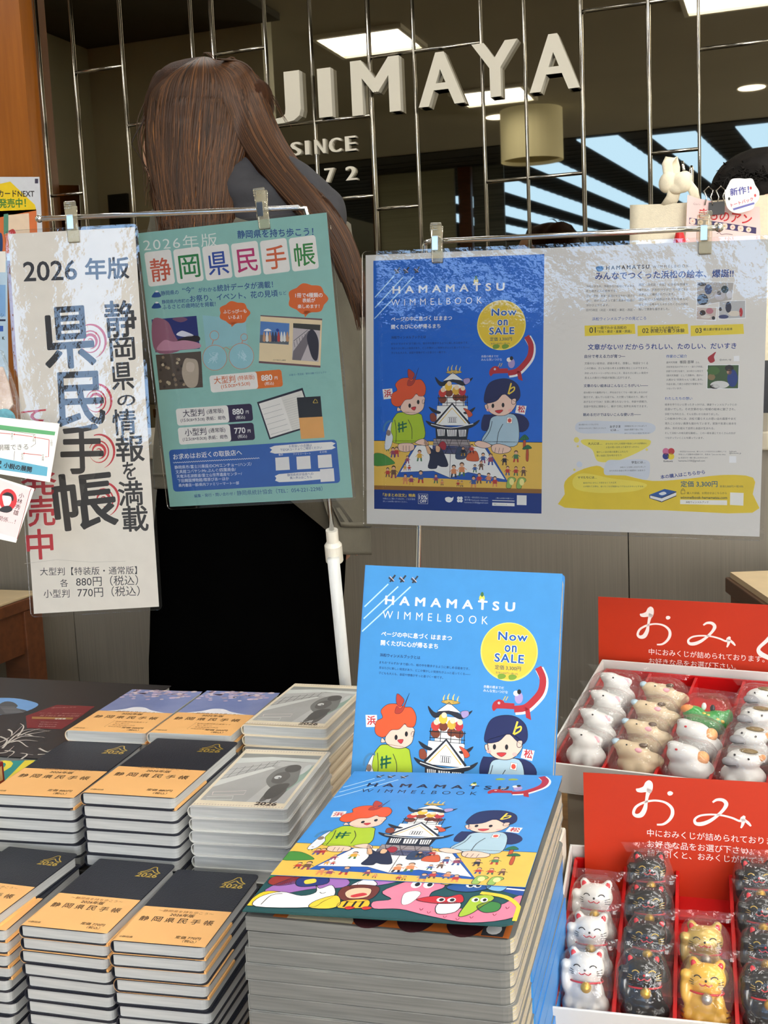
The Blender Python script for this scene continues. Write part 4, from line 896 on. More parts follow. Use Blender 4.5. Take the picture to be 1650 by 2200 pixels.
    # shop panel
    A, B_ = s.at(*zb(268, 895)), s.at(*zb(1428, 832)); ln = math.hypot(B_[0]-A[0], B_[1]-A[1]); an = math.atan2(B_[1]-A[1], B_[0]-A[0]); c_ = s.at(*zb(226, 605)); hl = math.hypot(c_[0]-A[0], c_[1]-A[1])
    s.poly([(A[0]+x*math.cos(an)-y*math.sin(an), A[1]+x*math.sin(an)+y*math.cos(an)) for x, y in rrect(ln, hl, .004)], (52, 100, 176), 2, raw=True)
    T(zb, 'お求めはお近くの取扱店へ', 268, 672, 745, 640, WHITE, .015)
    s.pline([zb(265+k*8, 693-k*8*.055+(3 if k % 2 else -3)) for k in range(76)], .0006, WHITE, 4)
    for k, t in enumerate(('静岡県市/富士川楽座/DCM/エンチョー/ハンズ/', '文具館コバヤシ/Mr.ぶんぐ/四葉商会/', '天竜浜名湖鉄道/富士山世界遺産センター/', '下田開国博物館/喫茶ぴあーほか', '県内書店一部/県内ファミリーマート一部')): T(zb, t, 277+k*7, 738+k*31, (812, 702, 745, 655, 725)[k], 708+k*31+(6, 12, 10, 14, 12)[k]-(0), (226, 232, 240), .008)
    for q in ([(945, 575), (1365, 548), (1368, 600), (948, 630)], [(975, 772), (1290, 752), (1292, 808), (978, 828)]):
        s.pblob([zb(q[0][0]+8, (q[0][1]+q[3][1])/2), zb(q[0][0]+25, q[0][1]), zb(*q[1]), zb(q[1][0]+8, (q[1][1]+q[2][1])/2), zb(*q[2]), zb(q[3][0]+25, q[3][1])], (240, 238, 232), 3, 2)
    T(zb, 'お取扱いの店舗は', 1072, 588, 1230, 580, nv); T(zb, '下記QRコードよりご確認ください', 1010, 614, 1300, 596, nv)
    T(zb, '静岡県統計協会への', 1060, 788, 1240, 778, nv); T(zb, '購入申込はこちら', 1078, 808, 1230, 800, nv)
    for x, y in ((975, 655), (1122, 648), (1270, 638), (1286, 735)): s.pquad([zb(x, y+3), zb(x+95, y-4), zb(x+102, y+86), zb(x+5, y+92)], (236, 234, 230), 4)
    for t, x0, y, x1 in (('書店', 1000, 646, 1030), ('ファミリーマート', 1100, 640, 1222), ('その他', 1285, 628, 1335)): T(zb, t, x0, y, x1, y-5, WHITE)
    T(zb, '編集・発行・問い合わせ /', 413, 936, 698, 918, nv, .008); T(zb, '静岡県統計協会（TEL：054-221-2298）', 710, 922, 1305, 890, nv, .005)
BR = mat('brush_ink', (30, 28, 28), .5, var=.1); BRR = mat('brush_red', (196, 44, 54), .5, var=.08)
def draw_left(s, w, h, m):
    z1, z2 = zc(0, 420, 360/1467), zc(0, 860, 360/1467)
    s.rect(m, m, w-m, h-m, (234, 227, 214), 1)
    T = lambda z, t, x0, y0, x1, y1, col=(34, 34, 38), bold=0, hp=None, sp=1: s.ptext(t, z(x0, y0), z(x1, y1), col, 4, bold, hp, sp)
    T(z1, '2026', 208, 756, 678, 738, (34, 34, 40), .018, 43); T(z1, '年版', 748, 742, 1135, 728, (34, 34, 40), .03)
    # brushed characters
    for ch, x0, y0, x1, y1, hp in (('県', 400, 1530, 850, 1500, 134), ('民', 505, 2030, 930, 2010, 118)): T(z1, ch, x0, y0, x1, y1, BR, .022, hp)
    for ch, x0, y0, x1, y1, hp in (('手', 535, 650, 915, 640, 108), ('帳', 495, 1160, 1048, 1100, 124)): T(z2, ch, x0, y0, x1, y1, BR, .022, hp)
    for ch, x0, y, x1, hp in (('静', 925, 1250, 1205, 80), ('岡', 968, 1455, 1190, 50), ('県', 985, 1712, 1180, 60), ('の', 1030, 1850, 1190, 24)): T(z1, ch, x0, y, x1, y-14, BR, .02, hp)
    for ch, x0, y, x1, hp in (('情', 990, 310, 1200, 56), ('報', 1020, 545, 1270, 58), ('を', 1085, 705, 1200, 40), ('満', 1040, 930, 1260, 54), ('載', 1075, 1155, 1305, 56)): T(z2, ch, x0, y, x1, y-12, BR, .02, hp)
    for ch, x0, y, x1, hp in (('て', 190, 195, 410, 26), ('発', 190, 840, 500, 56), ('売', 250, 1110, 490, 66), ('中', 240, 1400, 475, 66)): T(z2, ch, x0, y, x1, y-12, BRR, .02, hp)
    # red rings
    for z, cx, cy in ((z1, 790, 1280), (z1, 840, 1800), (z2, 865, 450), (z2, 905, 870)):
        for r, a0, a1, wd in ((150, -1.9, 1.2, .0026), (95, -2.8, 2.8, .0016), (62, -3.1, 1.6, .0030), (26, -2.5, 2.9, .0016)):
            n = 18; s.pline([(*z(cx+r*.9*math.cos(a0+(a1-a0)*i/n), cy+r*math.sin(a0+(a1-a0)*i/n)), wd*math.sin(PI*(.12+.85*i/n))) for i in range(n+1)], .002, BRR, 3)
    T(z2, '大型判【特装版・通常版】', 352, 1535, 1200, 1522, (40, 40, 44), .004); T(z2, '各', 528, 1635, 598, 1633, (40, 40, 44)); T(z2, '880円（税込）', 668, 1632, 1210, 1618, (40, 40, 44)); T(z2, '小型判', 383, 1730, 610, 1726, (40, 40, 44)); T(z2, '770円（税込）', 680, 1728, 1225, 1712, (40, 40, 44))
    s.pline([z2(215, 1430), z2(500, 1395), z2(800, 1418), z2(1100, 1408)], .0003, (190, 184, 172), 2)
PR = pose(-0.452, 1.2064, 1.0077, 1.5259, .0296, .0261)
PT = pose(-0.6539, 1.129, 1.0381, 1.6084, -.0343, .1128)
PL = pose(-0.7736*.985, 1.031*.985, CAM_Z+(0.9345-CAM_Z)*.985, 1.4702, -.0111, .3485)
poster('laminated_poster', 'wide white laminated poster with a blue picture book cover and text, hanging at the right', PR, .426, .303, .004, draw_right, 0)
poster('laminated_poster', 'teal laminated poster with six white title tiles and a blue shop panel', PT, .216, .303, .003, draw_teal, 0)
poster('laminated_poster', 'narrow white laminated poster with black brush lettering and red rings', PL, .142*.985, .414*.985, .0035, draw_left, 0)

# ------------------------------------------------------------------ wire poster stands and clips
M_CLIP = clear_mat('clear_plastic', .05, .1, 60, milk=.12, milk_rgb=(236, 230, 206), ior=1.6, tint=(250, 248, 240))
def clip(label, q, ps, axis_px):
    """clear sign clip: two jaws, a spring, gripping bar and film edge"""
    u = ps.to_3x3().col[0]; v = ps.to_3x3().col[1]; n = ps.to_3x3().col[2]
    M = Matrix((u, v, n)).transposed().to_4x4(); M.translation = q
    e = empty('sign_clip', label, 'clip', q, M.to_euler('XYZ'), group='clear plastic sign clips')
    for sgn, nm in ((1, 'front_jaw'), (-1, 'rear_jaw')):
        b = MB()
        prof = [(-.022, .0012), (-.02, .0032), (-.004, .0056), (.006, .0075), (.019, .011), (.0205, .0085), (.008, .0045), (-.004, .0022)]
        pts = [(z*sgn, y) for y, z in prof]
        vs = [(-.0062, y, z) for z, y in pts] + [(.0062, y, z) for z, y in pts]; k = len(pts)
        b.add(vs, [tuple(range(k)), tuple(range(2*k-1, k-1, -1))] + [(i, k+i, k+(i+1) % k, (i+1) % k) for i in range(k)], M_CLIP)
        o = b.build(nm, e, bevel=.0012); o.location = (sgn*.0015, (0 if sgn > 0 else -.001), 0)
        for xx in (-1, 1): b2 = MB()
    b = MB(); b.box((-.0032, -.008, .0068), (.0032, .006, .0074), M_CHROME).box((-.0032, .006, -.0074), (.0032, .0066, .0074), M_CHROME).box((-.0032, -.008, -.0074), (.0032, .006, -.0068), M_CHROME)
    b.build('steel_spring', e)
    b = MB()
    for yy in (.012, .0145, .017): b.box((-.004, yy, .0098), (.004, yy+.001, .0116), M_CLIP)
    b.build('grip_ribs', e)
    return e
def on_plane(ps, px, py, dz=0):
    o = ps.inverted() @ EYE; d = ps.inverted().to_3x3() @ ray(px, py); t = (dz - o.z)/d.z; return ps @ (o + d*t)
for l, px, py, ps in (('clear sign clip at the top of the narrow brush lettered poster', 154, 478, PL), ('clear sign clip at the top of the teal poster', 563, 448, PT),
                      ('clear sign clip at the top left of the wide white poster', 938, 522, PR), ('clear sign clip at the top right of the wide white poster', 1513, 500, PR)):
    clip(l, on_plane(ps, px, py, 0), ps, None)
# left stand
zT = -.0115
e = empty('poster_stand', 'chrome and white tube poster stand holding the two left posters', 'stand', (0, 0, 0))
P0, P1 = on_plane(PL, 84, 470, -.004), on_plane(PT, 640, 446, -.008)
pc = on_plane(PT, 662, 470, -.010); pd = at_d(713, 1142, 1.28)
MB().tube([P0 + Vector((0, 0, .002)), P0, P0.lerp(P1, .5), P1, P1.lerp(pc, .45) + Vector((.003, 0, .004)), pc, pc.lerp(pd, .2), pd], .0028, M_CHROME, 10).build('bent_rod', e, smooth=True)
MB().ball(P0, .0042, M_CHROME, 10, 8).build('rod_tip', e, smooth=True)
pe = at_d(716, 1200, 1.28); pf = at_d(742, 1470, 1.35)
dr = (pf-pe).normalized(); foot = pe + dr*((.655-pe.z)/dr.z)
b = MB(); b.tube([pd - dr*.002, pd + dr*.012, pd + dr*.0125, pd+dr*.0165, pd+dr*.036, pd+dr*.037], [.0068, .0068, .007, .0098, .0098, .0092], M_WHITE, 20); b.build('collar', e, smooth=False)
MB().tube([pe, foot], .0068, mat('white_tube', (226, 228, 226), .35, var=.02), 20).build('tube', e, smooth=True)
MB().tube([(foot.x, foot.y, .6505), (foot.x, foot.y, .656)], .026, M_WHITE, 28).build('base', e, bevel=.001)
# right stand
e = empty('poster_stand', 'chrome wire stand holding the wide white poster', 'stand', (0, 0, 0))
Q0, Q1 = on_plane(PR, 925, 519, -.004), on_plane(PR, 1545, 489, -.004)
qc = on_plane(PR, 912, 530, -.008); qd = on_plane(PR, 898, 1225, -.012)
dr = (qd-qc).normalized(); foot = qc + dr*((.655-qc.z)/dr.z)
MB().tube([Q1, Q0.lerp(Q1, .5), Q0, Q0.lerp(qc, .5) + Vector((-.002, 0, .002)), qc, qd, foot], .0030, M_CHROME, 10).build('bent_rod', e, smooth=True)
MB().ball(Q1, .0046, M_CHROME, 10, 8).build('rod_tip', e, smooth=True)
MB().tube([(foot.x, foot.y, .6505), (foot.x, foot.y, .656)], .026, M_WHITE, 28).build('base', e, bevel=.001)

# ------------------------------------------------------------------ notebooks
M_NAVY = mat('navy_leatherette', (30, 33, 44), .48, var=.08, scale=300, bump=.35, bscale=900)
M_PAGES = mat('page_edges', (192, 194, 192), .7, 0, scale=40, stretch=(.4, .4, 26), rgb2=(168, 171, 171))
M_BELT = mat('orange_paper_band', (240, 184, 118), .5, var=.02, scale=20)
M_CREAM = mat('cream_cover', (226, 212, 186), .35, coat=.6, var=.02)
M_VINYL = mat('pale_cover', (206, 206, 202), .25, coat=.7, var=.02)
GOLD = mat('gold_foil', (226, 192, 84), .3, .6, var=.1, scale=200)
def outline_right(x0, x1, y0, y1, r, n=4):
    p = [(x0, y0)]
    p += [(x1-r+r*math.cos(a), y0+r+r*math.sin(a)) for a in [-PI/2+PI/2*i/n for i in range(n+1)]]
    p += [(x1-r+r*math.cos(a), y1-r+r*math.sin(a)) for a in [PI/2*i/n for i in range(n+1)]]
    return p + [(x0, y1)]
def spine_shell(b, t, th, y0, y1, m, x=0.0, grow=0.0):
    R = t/2 + grow; n = 8; pr = []
    for i in range(n+1):
        a = PI/2 + PI*i/n; pr.append((x+t/2+R*math.cos(a)*.8, t/2+R*math.sin(a)))
    for i in range(n, -1, -1):
        a = PI/2 + PI*i/n; pr.append((x+t/2+(R-th)*math.cos(a)*.8, t/2+(R-th)*math.sin(a)))
    k = len(pr); vs = [(px, y0, pz) for px, pz in pr] + [(px, y1, pz) for px, pz in pr]
    fs = [(i, (i+1) % k, k+(i+1) % k, k+i) for i in range(k)]
    for i in range(n): j = k-1-i; fs.append((i, i+1, j-1, j)); fs.append((k+i, k+j, k+j-1, k+i+1))
    b.add(vs, [f[::-1] for f in fs], m)
_book = {}
def book_parts(kind, w, l, t, belt, mc):
    key = (kind, w, belt)
    if key in _book: return _book[key]
    th = .0009; out = []
    b = MB(); r = .005
    b.prism(outline_right(t/2, w, 0, l, r), t-th, t, mc); b.prism(outline_right(t/2, w, 0, l, r), 0, th, mc); spine_shell(b, t, th, 0, l, mc)
    out.append(('cover', b.mesh('cover')))
    b = MB(); b.prism(outline_right(.0035, w-.0016, .0012, l-.0012, r), th*1.05, t-th*1.05, M_PAGES); out.append(('pages', b.mesh('pages')))
    if belt:
        g = .00025; b = MB(); y1 = l*belt
        b.prism([(t/2, -.0002), (w+.0002, -.0002), (w+.0002, y1), (t/2, y1)], t+.00002, t+g, M_BELT)
        b.prism([(t/2, -.0002), (w+.0002, -.0002), (w+.0002, y1), (t/2, y1)], -g, -.00002, M_BELT)
        spine_shell(b, t, g, -.0002, y1, M_BELT, 0, g)
        b.prism([(w-.0012, -.0002), (w+.0003, -.0002), (w+.0003, y1), (w-.0012, y1)], -g, .0022, M_BELT)
        out.append(('paper_band', b.mesh('paper_band')))
    _book[key] = out; return out
def notebook(kind, w, l, t, belt, mc, label, loc, yaw, group):
    e = empty('notebook', label, 'notebook', loc, (0, 0, yaw), group)
    for n, me in book_parts(kind, w, l, t, belt, mc): link(bpy.data.objects.new(n, me), e)
    return e
def emblem(w, l, t, parent):
    s = Sheet(); s.z0 = t + .00004; k = w/.08
    X = lambda u, v: (w*.80+(u-.5)*.019*k, l*.885+(v-.5)*.013*k)
    s.line([X(.0, .15), X(.18, .3), X(.34, .62), X(.44, .95), X(.6, .95), X(.7, .6), X(.86, .3), X(1, .15), X(.8, .12), X(.62, .3), X(.5, .5), X(.4, .35), X(.28, .12), X(.02, .14)], .0011*k, GOLD, 1, smooth=2)
    s.text('2026', X(-.05, -.55), X(1.0, -.55), GOLD, 1, .03)
    s.build('gold_emblem', parent)
def band_print(w, l, t, belt, price, parent, dark=(70, 52, 34), extra=False):
    s = Sheet(); s.z0 = t + .00030; h = l*belt; P = lambda u, v: (u*w, v*h)
    s.text('～静岡県を持ち歩こう～', P(.24, .86), P(.84, .86), (150, 104, 60), 1)
    s.text('2026年版', P(.40, .755), P(.66, .755), dark, 1, .02)
    for i, ch in enumerate('静岡県民手帳'): s.text(ch, P(.12+i*.138, .57), P(.218+i*.138, .57), dark, 1, .012)
    s.text('定価 %s円' % price, P(.64, .16), P(.90, .16), dark, 1, .015); s.text('（税込）', P(.74, .07), P(.88, .07), dark, 1, .01)
    s.text('©静岡県', P(.08, .08), P(.22, .08), dark, 1)
    if extra:
        for k in range(4): s.text(('表紙は静岡県の風景です', '・桜と富士山', '・県立美術館の作品', '特装版限定カバー')[k], P(.46, .42-k*.075), P(.46+(.40, .2, .3, .26)[k], .42-k*.075), (150, 104, 60), 1)
        s.line([P(.42, .46), P(.44, .48), P(.42, .2), P(.44, .18)], .0003, (150, 104, 60), 1)
    s.build('band_print', parent)
SW, SL, ST = .08, .125, .0108
LW, LL, LT = .095, .15, .0117
def stack(kind, n, x, y, z0, yaw, where, group, dims, belts, mc, top, rnd=.0016, seed=1, flip=99):
    w, l, t = dims; random.seed(seed)
    for i in range(n):
        topm = i == n-1; k = n-1-i
        dx, dy, da = (0, 0, 0) if topm else (random.uniform(-rnd, rnd), random.uniform(-rnd*.6, rnd*.6), random.uniform(-.012, .012))
        lab = top if topm else '%s %s, %s book down in the %s' % (kind, 'with orange paper band' if k in belts else 'showing its page edges', ordinal(k), where)
        fx = k >= flip; ca, sa = math.cos(yaw+da), math.sin(yaw+da)
        if fx: dx += w*ca - l*sa; dy += w*sa + l*ca; da += PI
        e = notebook(kind+str(dims), w, l, t, .45 if k in belts else 0, mc, lab, (x+dx, y+dy, z0+i*t), yaw+da, group)
    return e
TZ = .65
b1 = stack('navy notebook', 10, -.5860, .7295, TZ+.0005, .0639, 'front middle small stack', 'navy notebooks in the front middle stack', (SW, SL, ST), (0, 1, 2), M_NAVY, 'small navy notebook with orange band, top of the front middle stack', seed=2)
emblem(SW, SL, ST, b1); band_print(SW, SL, ST, .45, '770', b1)
b2 = stack('navy notebook', 10, -.4995, .7265, TZ+.0005, .1, 'front right small stack', 'navy notebooks in the front right stack', (SW, SL, ST), (0, 1, 3), M_NAVY, 'small navy notebook with orange band, top of the stack beside the picture books', seed=3)
emblem(SW, SL, ST, b2); band_print(SW, SL, ST, .45, '770', b2)
b3 = stack('navy notebook', 9, -.683, .730, TZ+.0005, .075, 'front left small stack', 'navy notebooks in the front left stack', (SW, SL, ST), (0, 1, 2, 3), M_NAVY, 'small navy notebook with orange band, lying under the twisted one at the lower left', seed=4)
emblem(SW, SL, ST, b3); band_print(SW, SL, ST, .45, '770', b3)
za = TZ+.001+10*ST
ra, rb = at_z(170, 1834, za), at_z(0, 1962, za); v = (ra-rb); v.z = 0; v.normalize(); u = Vector((v.y, -v.x, 0)); o = ra - v*SL - u*SW
b4 = notebook('navy notebook'+str((SW, SL, ST)), SW, SL, ST, .45, M_NAVY, 'small navy notebook lying twisted on top at the lower left edge', (o.x, o.y, TZ+.0008+9*ST), math.atan2(u.y, u.x), 'navy notebooks in the front left stack')
emblem(SW, SL, ST, b4); band_print(SW, SL, ST, .45, '770', b4)
# risers under the back rows
RZ = .735
e = empty('display_riser', 'low black riser under the rear notebooks', 'riser', (-.58, 1.0, TZ), (0, 0, .07))
MB().box((-.13, -.125, .0005), (.145, .185, RZ-TZ), M_DARK).build('block', e, bevel=.002)
c1 = stack('large navy notebook', 6, -.7197, .8630, RZ+.0005, .1, 'second row left stack', 'large navy notebooks in the second row left stack', (LW, LL, LT), (0,), M_NAVY, 'large navy notebook with orange band at the left end of the second row', seed=5)
emblem(LW, LL, LT, c1); band_print(LW, LL, LT, .50, '880', c1)
c2 = stack('large navy notebook', 7, -.6100, .8600, RZ+.0005, .0712, 'second row middle stack', 'large navy notebooks in the second row middle stack', (LW, LL, LT), (0,), M_NAVY, 'large navy notebook with orange band, top of the middle stack in the second row', seed=6)
emblem(LW, LL, LT, c2); band_print(LW, LL, LT, .50, '880', c2)
def photo_cover(parent):
    s = Sheet(); s.z0 = LT+.00005; P = lambda u, v: (.005+u*(LW-.009), v*LL)
    s.map = lambda u, v: P(u, v)
    s.rect(0, .01, 1, .99, (228, 216, 192), 1)
    for v in (.03, .965):
        for k in range(30): s.rect(.01+k*.033, v-.008, .03+k*.033, v+.008, (202, 186, 170), 2)
    s.rect(.04, .09, .97, .91, (186, 186, 184), 2)
    s.poly([(.04, .80), (.97, .78), (.97, .91), (.04, .91)], (146, 147, 143), 3); s.poly([(.04, .72), (.55, .80), (.97, .78), (.97, .84), (.4, .86), (.04, .82)], (206, 210, 206), 4)
    s.poly([(.04, .09), (.04, .45), (.5, .70), (.72, .68), (.6, .3), (.55, .09)], (170, 170, 168), 3); s.poly([(.04, .30), (.04, .42), (.5, .68), (.55, .66)], (206, 208, 204), 4)
    for a, c in (((.04, .60), (.55, .76)), ((.04, .50), (.55, .72))): s.line([a, c], .0007, (120, 122, 120), 5)
    for k in range(6): s.line([(.1+k*.08, .46+k*.045), (.11+k*.08, .64+k*.03)], .0006, (110, 112, 110), 5)
    s.blobby([(.58, .62), (.70, .72), (.82, .70), (.88, .58), (.92, .42), (.86, .3), (.80, .28), (.66, .34), (.56, .46)], (124, 124, 122), 5)
    s.blobby([(.70, .34), (.80, .36), (.88, .30), (.86, .12), (.80, .10), (.78, .24), (.74, .12), (.68, .12)], (106, 104, 102), 5)
    s.blobby([(.90, .56), (.95, .66), (.93, .74), (.88, .70)], (196, 200, 198), 7)
    s.ell(.76, .66, .09, .07, (92, 90, 88), 6); s.blobby([(.62, .55), (.72, .60), (.80, .52), (.76, .40), (.64, .42)], (102, 100, 98), 6); s.ell(.67, .50, .04, .03, (206, 208, 208), 7); s.ell(.69, .49, .012, .01, (90, 90, 92), 8)
    s.blobby([(.70, .36), (.86, .40), (.84, .22), (.76, .14), (.68, .20)], (92, 90, 88), 6)
    s.poly([(.86, .2), (.97, .5), (.97, .75), (.9, .6)], (150, 172, 160), 4)
    s.line([(.1, .22), (.45, .26), (.46, .20), (.12, .17), (.1, .22)], .0009, (222, 210, 206), 6); s.line([(.08, .14), (.36, .17), (.38, .11), (.1, .10)], .0012, (214, 216, 210), 6)
    s.text('2026', (.66, .045), (.90, .045), (74, 62, 56), 4, .05)
    s.map = None
    s.build('cover_picture', parent)
def fuji_cover(parent):
    s = Sheet(); s.z0 = LT+.00005
    s.rect(.005, LL*.42, LW, LL, mat('sky_print', (150, 160, 204), .3, 0, scale=30, rgb2=(128, 142, 194), coat=.4), 1)
    s.poly(smooth_pts([(LW*.12, LL*.44), (LW*.32, LL*.50), (LW*.42, LL*.56), (LW*.56, LL*.56), (LW*.7, LL*.5), (LW*.95, LL*.44)], False, 4), (232, 232, 238), 2)
    random.seed(11)
    for k in range(70):
        x, y = random.uniform(.08, .9)*LW, LL*(1-abs(random.gauss(0, .11))-.01); r = random.uniform(.0015, .0045)
        s.ell(x, max(y, LL*.6), r, r*.8, random.choice([(206, 186, 206), (190, 170, 196), (214, 196, 200), (176, 160, 176)]), 2+k % 3, 7)
    s.build('cover_picture', parent)
M_SKYC = mat('sky_cover', (168, 170, 206), .3, coat=.4, var=.03)
f1 = stack('picture cover notebook', 7, -.7310, 1.013, RZ+.0005, .0811, 'third row left stack', 'picture cover notebooks in the third row left stack', (LW, LL, LT), (0,), M_VINYL, 'notebook with mountain sky cover and orange band, left one in the third row', seed=7)
fuji_cover(f1); band_print(LW, LL, LT, .50, '880', f1, (90, 64, 36), True)
f2 = stack('picture cover notebook', 7, -.6340, 1.0176, RZ+.003, .0807, 'third row middle stack', 'picture cover notebooks in the third row middle stack', (LW, LL, LT), (0, 1), M_VINYL, 'notebook with mountain sky cover and orange band, next to the grey photo notebooks', seed=8)
fuji_cover(f2); band_print(LW, LL, LT, .50, '880', f2, (90, 64, 36), True)
g1 = stack('grey photo notebook', 6, -.5125, .8800, RZ+.0005, .1126, 'front photo notebook stack', 'photo cover notebooks in the front stack', (LW, LL, LT), (), M_VINYL, 'cream notebook with grey photo cover, top of the nearer photo stack', seed=9); photo_cover(g1)
g2 = stack('grey photo notebook', 8, -.5385, 1.045, RZ+.0005, .048, 'rear photo notebook stack', 'photo cover notebooks in the rear stack', (LW, LL, .0113), (), M_CREAM, 'cream notebook with grey photo cover, top of the rear photo stack', seed=10, flip=3); photo_cover(g2)

# ------------------------------------------------------------------ picture books
WW, WL, WT = .182, .257, .0114
M_GRAY = mat('grey_page_edges', (122, 122, 118), .75, 0, scale=22, stretch=(.5, .5, 22), rgb2=(96, 97, 94))
def edge_mat():
    m = bpy.data.materials.new('printed_page_edges'); m.use_nodes = True; nt = m.node_tree; bs = nt.nodes['Principled BSDF']
    tc = nt.nodes.new('ShaderNodeTexCoord'); mp = nt.nodes.new('ShaderNodeMapping'); mp.inputs['Scale'].default_value = (1, 8, 160); n = nt.nodes.new('ShaderNodeTexNoise'); n.inputs['Scale'].default_value = 9
    r = nt.nodes.new('ShaderNodeValToRGB'); el = r.color_ramp.elements
    el[0].position = .0; el[0].color = lin((90, 84, 80)); el[1].position = 1; el[1].color = lin((200, 190, 150))
    for p, c in ((.38, (176, 170, 160)), (.47, (196, 188, 170)), (.52, (150, 146, 142)), (.6, (206, 190, 130)), (.68, (90, 120, 150))):
        q = el.new(p); q.color = lin(c)
    nt.links.new(tc.outputs['Object'], mp.inputs[0]); nt.links.new(mp.outputs[0], n.inputs['Vector']); nt.links.new(n.outputs[0], r.inputs[0]); nt.links.new(r.outputs[0], bs.inputs['Base Color']); bs.inputs['Roughness'].default_value = .7
    return m
M_EDGE = edge_mat()
M_BLUE = mat('blue_jacket', (56, 132, 204), .4, var=.03)
M_GREEN = mat('dark_green_cover', (30, 74, 74), .4, var=.05)
def picture_pages(t):
    b = MB(); o = outline_right(.0009, WW-.001, .0008, WL-.0008, .008); n = len(o)
    vs = [Vector((x, y, .0008)) for x, y in o] + [Vector((x, y, t-.0008)) for x, y in o]
    b.add(vs, [tuple(range(n-1, -1, -1)), tuple(range(n, 2*n))], M_GRAY)
    for i in range(n):
        p, q = Vector(o[i]), Vector(o[(i+1) % n]); side = abs((q-p).normalized().y) > .75 and p.x > .1
        b.add([vs[i], vs[(i+1) % n], vs[n+(i+1) % n], vs[n+i]], [(0, 1, 2, 3)], M_EDGE if side else M_GRAY)
    return b.mesh('pages')
pm = picture_pages(WT)
M_BOARD = mat('grey_board_edge', (104, 106, 106), .7, 0, scale=26, stretch=(1.2, .3, 1), rgb2=(140, 140, 136))
cb = MB(); cb.prism(outline_right(.0008, WW-.0006, .0003, WL, .008), WT-.0005, WT, M_BOARD); cb.prism(outline_right(.0008, WW-.0006, .0003, WL, .008), 0, .0005, M_BOARD).box((.0002, .0003, 0), (.0008, WL, WT), M_BOARD); cm = cb.mesh('cover')
fb = MB(); fb.box((WW-.0012, .07, .0002), (WW+.0004, WL-.009, WT-.0002), M_BLUE); fm = fb.mesh('jacket_flap')
random.seed(21); NB = 16
for i in range(NB):
    k = NB-1-i
    topm = k == 0
    e = empty('picture_book', 'blue children\'s picture book with animal band, lying on top of its tall stack' if topm else 'picture book showing grey page edges, %s book down in the tall stack' % ordinal(k), 'book',
              (-.344+random.uniform(-.0018, .0018), .6555+random.uniform(-.001, .001), TZ+.0005+i*WT), (0, 0, .066+random.uniform(-.006, .006)), 'picture books in the tall stack')
    link(bpy.data.objects.new('pages', pm), e)
    if not topm: link(bpy.data.objects.new('cover', cm), e)
    if k >= 5: link(bpy.data.objects.new('jacket_flap', fm), e)
    if topm:
        e.location = (-.344, .6555, TZ+.0005+i*WT); e.rotation_euler = (0, 0, .0626)
        Mi = Matrix.LocRotScale(e.location, e.rotation_euler, None).inverted()
        PW = pose(-0.3445, 0.655, 0.8363, .0041, -.0348, .0626)
        s = Sheet(); s.z0 = WT
        s.rect(.02, .002, WW-.004, .06, (190, 104, 44), 1); 
        for x in (.085, .115, .148): s.ell(x, .02, .013, .022, (58, 24, 30), 2)
        s.rect(.03, .002, .075, .02, (200, 190, 160), 2); s.rect(WW-.022, .003, WW-.008, .02, (60, 60, 64), 2); s.ell(WW-.015, .012, .005, .007, (230, 230, 230), 3, 12)
        s.build('first_page', e)
        b = MB(); b.prism(outline_right(.0, WW, 0, WL, .008), -.0007, -.00005, M_GREEN); spine_shell(b, WT, .0007, 0, WL, M_BLUE, -.001); b.build('cover', e, M=Mi @ PW @ Matrix.Translation((0, 0, 0))) if False else None
        b = MB(); b.prism(outline_right(.0, WW, 0, WL, .008), -.0007, -.00005, M_GREEN); b.build('cover', e, M=Mi @ PW)
        s = Sheet(); s.map = lambda u, v: (min(max(u, .001), .999)*WW, WL - min(v, 1.408)*WW); animal_band(s, 1.10, 1.405); s.map = None; s.build('animal_print', e, M=Mi @ PW)
        b = MB(); b.prism([(0, WL-1.125*WW), (WW, WL-1.125*WW), (WW, WL-.01), (WW-.006, WL), (0, WL)], .0005, .0008, M_BLUE); jk = b.build('paper_jacket', e, M=Mi @ PW)
        s = Sheet(); s.z0 = .0008; s.map = lambda u, v: (min(max(u, .001), .999)*WW, WL - min(v, 1.408)*WW); art(s, 'flat'); s.map = None; s.build('jacket_print', jk)
PS = pose(-.375, .9175, .76, 1.3, .0242, 0)
e = empty('picture_book', 'blue picture book standing upright behind the tall stack, facing out with a yellow sale disc', 'book', PS.to_translation(), PS.to_euler('XYZ'))
o = link(bpy.data.objects.new('pages', pm), e); o.location = (0, 0, -WT-.0002)
b = MB(); b.prism(outline_right(0, WW, 0, WL, .003), -.0007, 0, M_BLUE); b.prism(outline_right(0, WW, 0, WL, .003), -WT-.0005, -WT+.0003, M_BLUE); b.box((-.0004, 0, -WT-.0005), (.0006, WL, 0), M_BLUE); b.build('cover', e)
s = Sheet(); s.map = lambda u, v: (min(max(u, .001), .999)*WW, WL - min(v, 1.408)*WW); art(s, 'stand'); s.map = None; s.build('cover_print', e)
e = empty('book_easel', 'white easel block behind the tall stack of picture books', 'easel', (-.375, .925, TZ), (0, 0, 0))
MB().box((.005, .0, .0005), (.178, .10, .1055), M_WHITE).build('block', e, bevel=.002)
b = MB(); Ms = Matrix.Translation((0, .004, .108)) @ Euler((1.3, .0242, 0)).to_matrix().to_4x4()
b.box((.03, .0, -.0175), (.15, .2, -.0145), M_WHITE, Ms); b.build('back_plate', e)

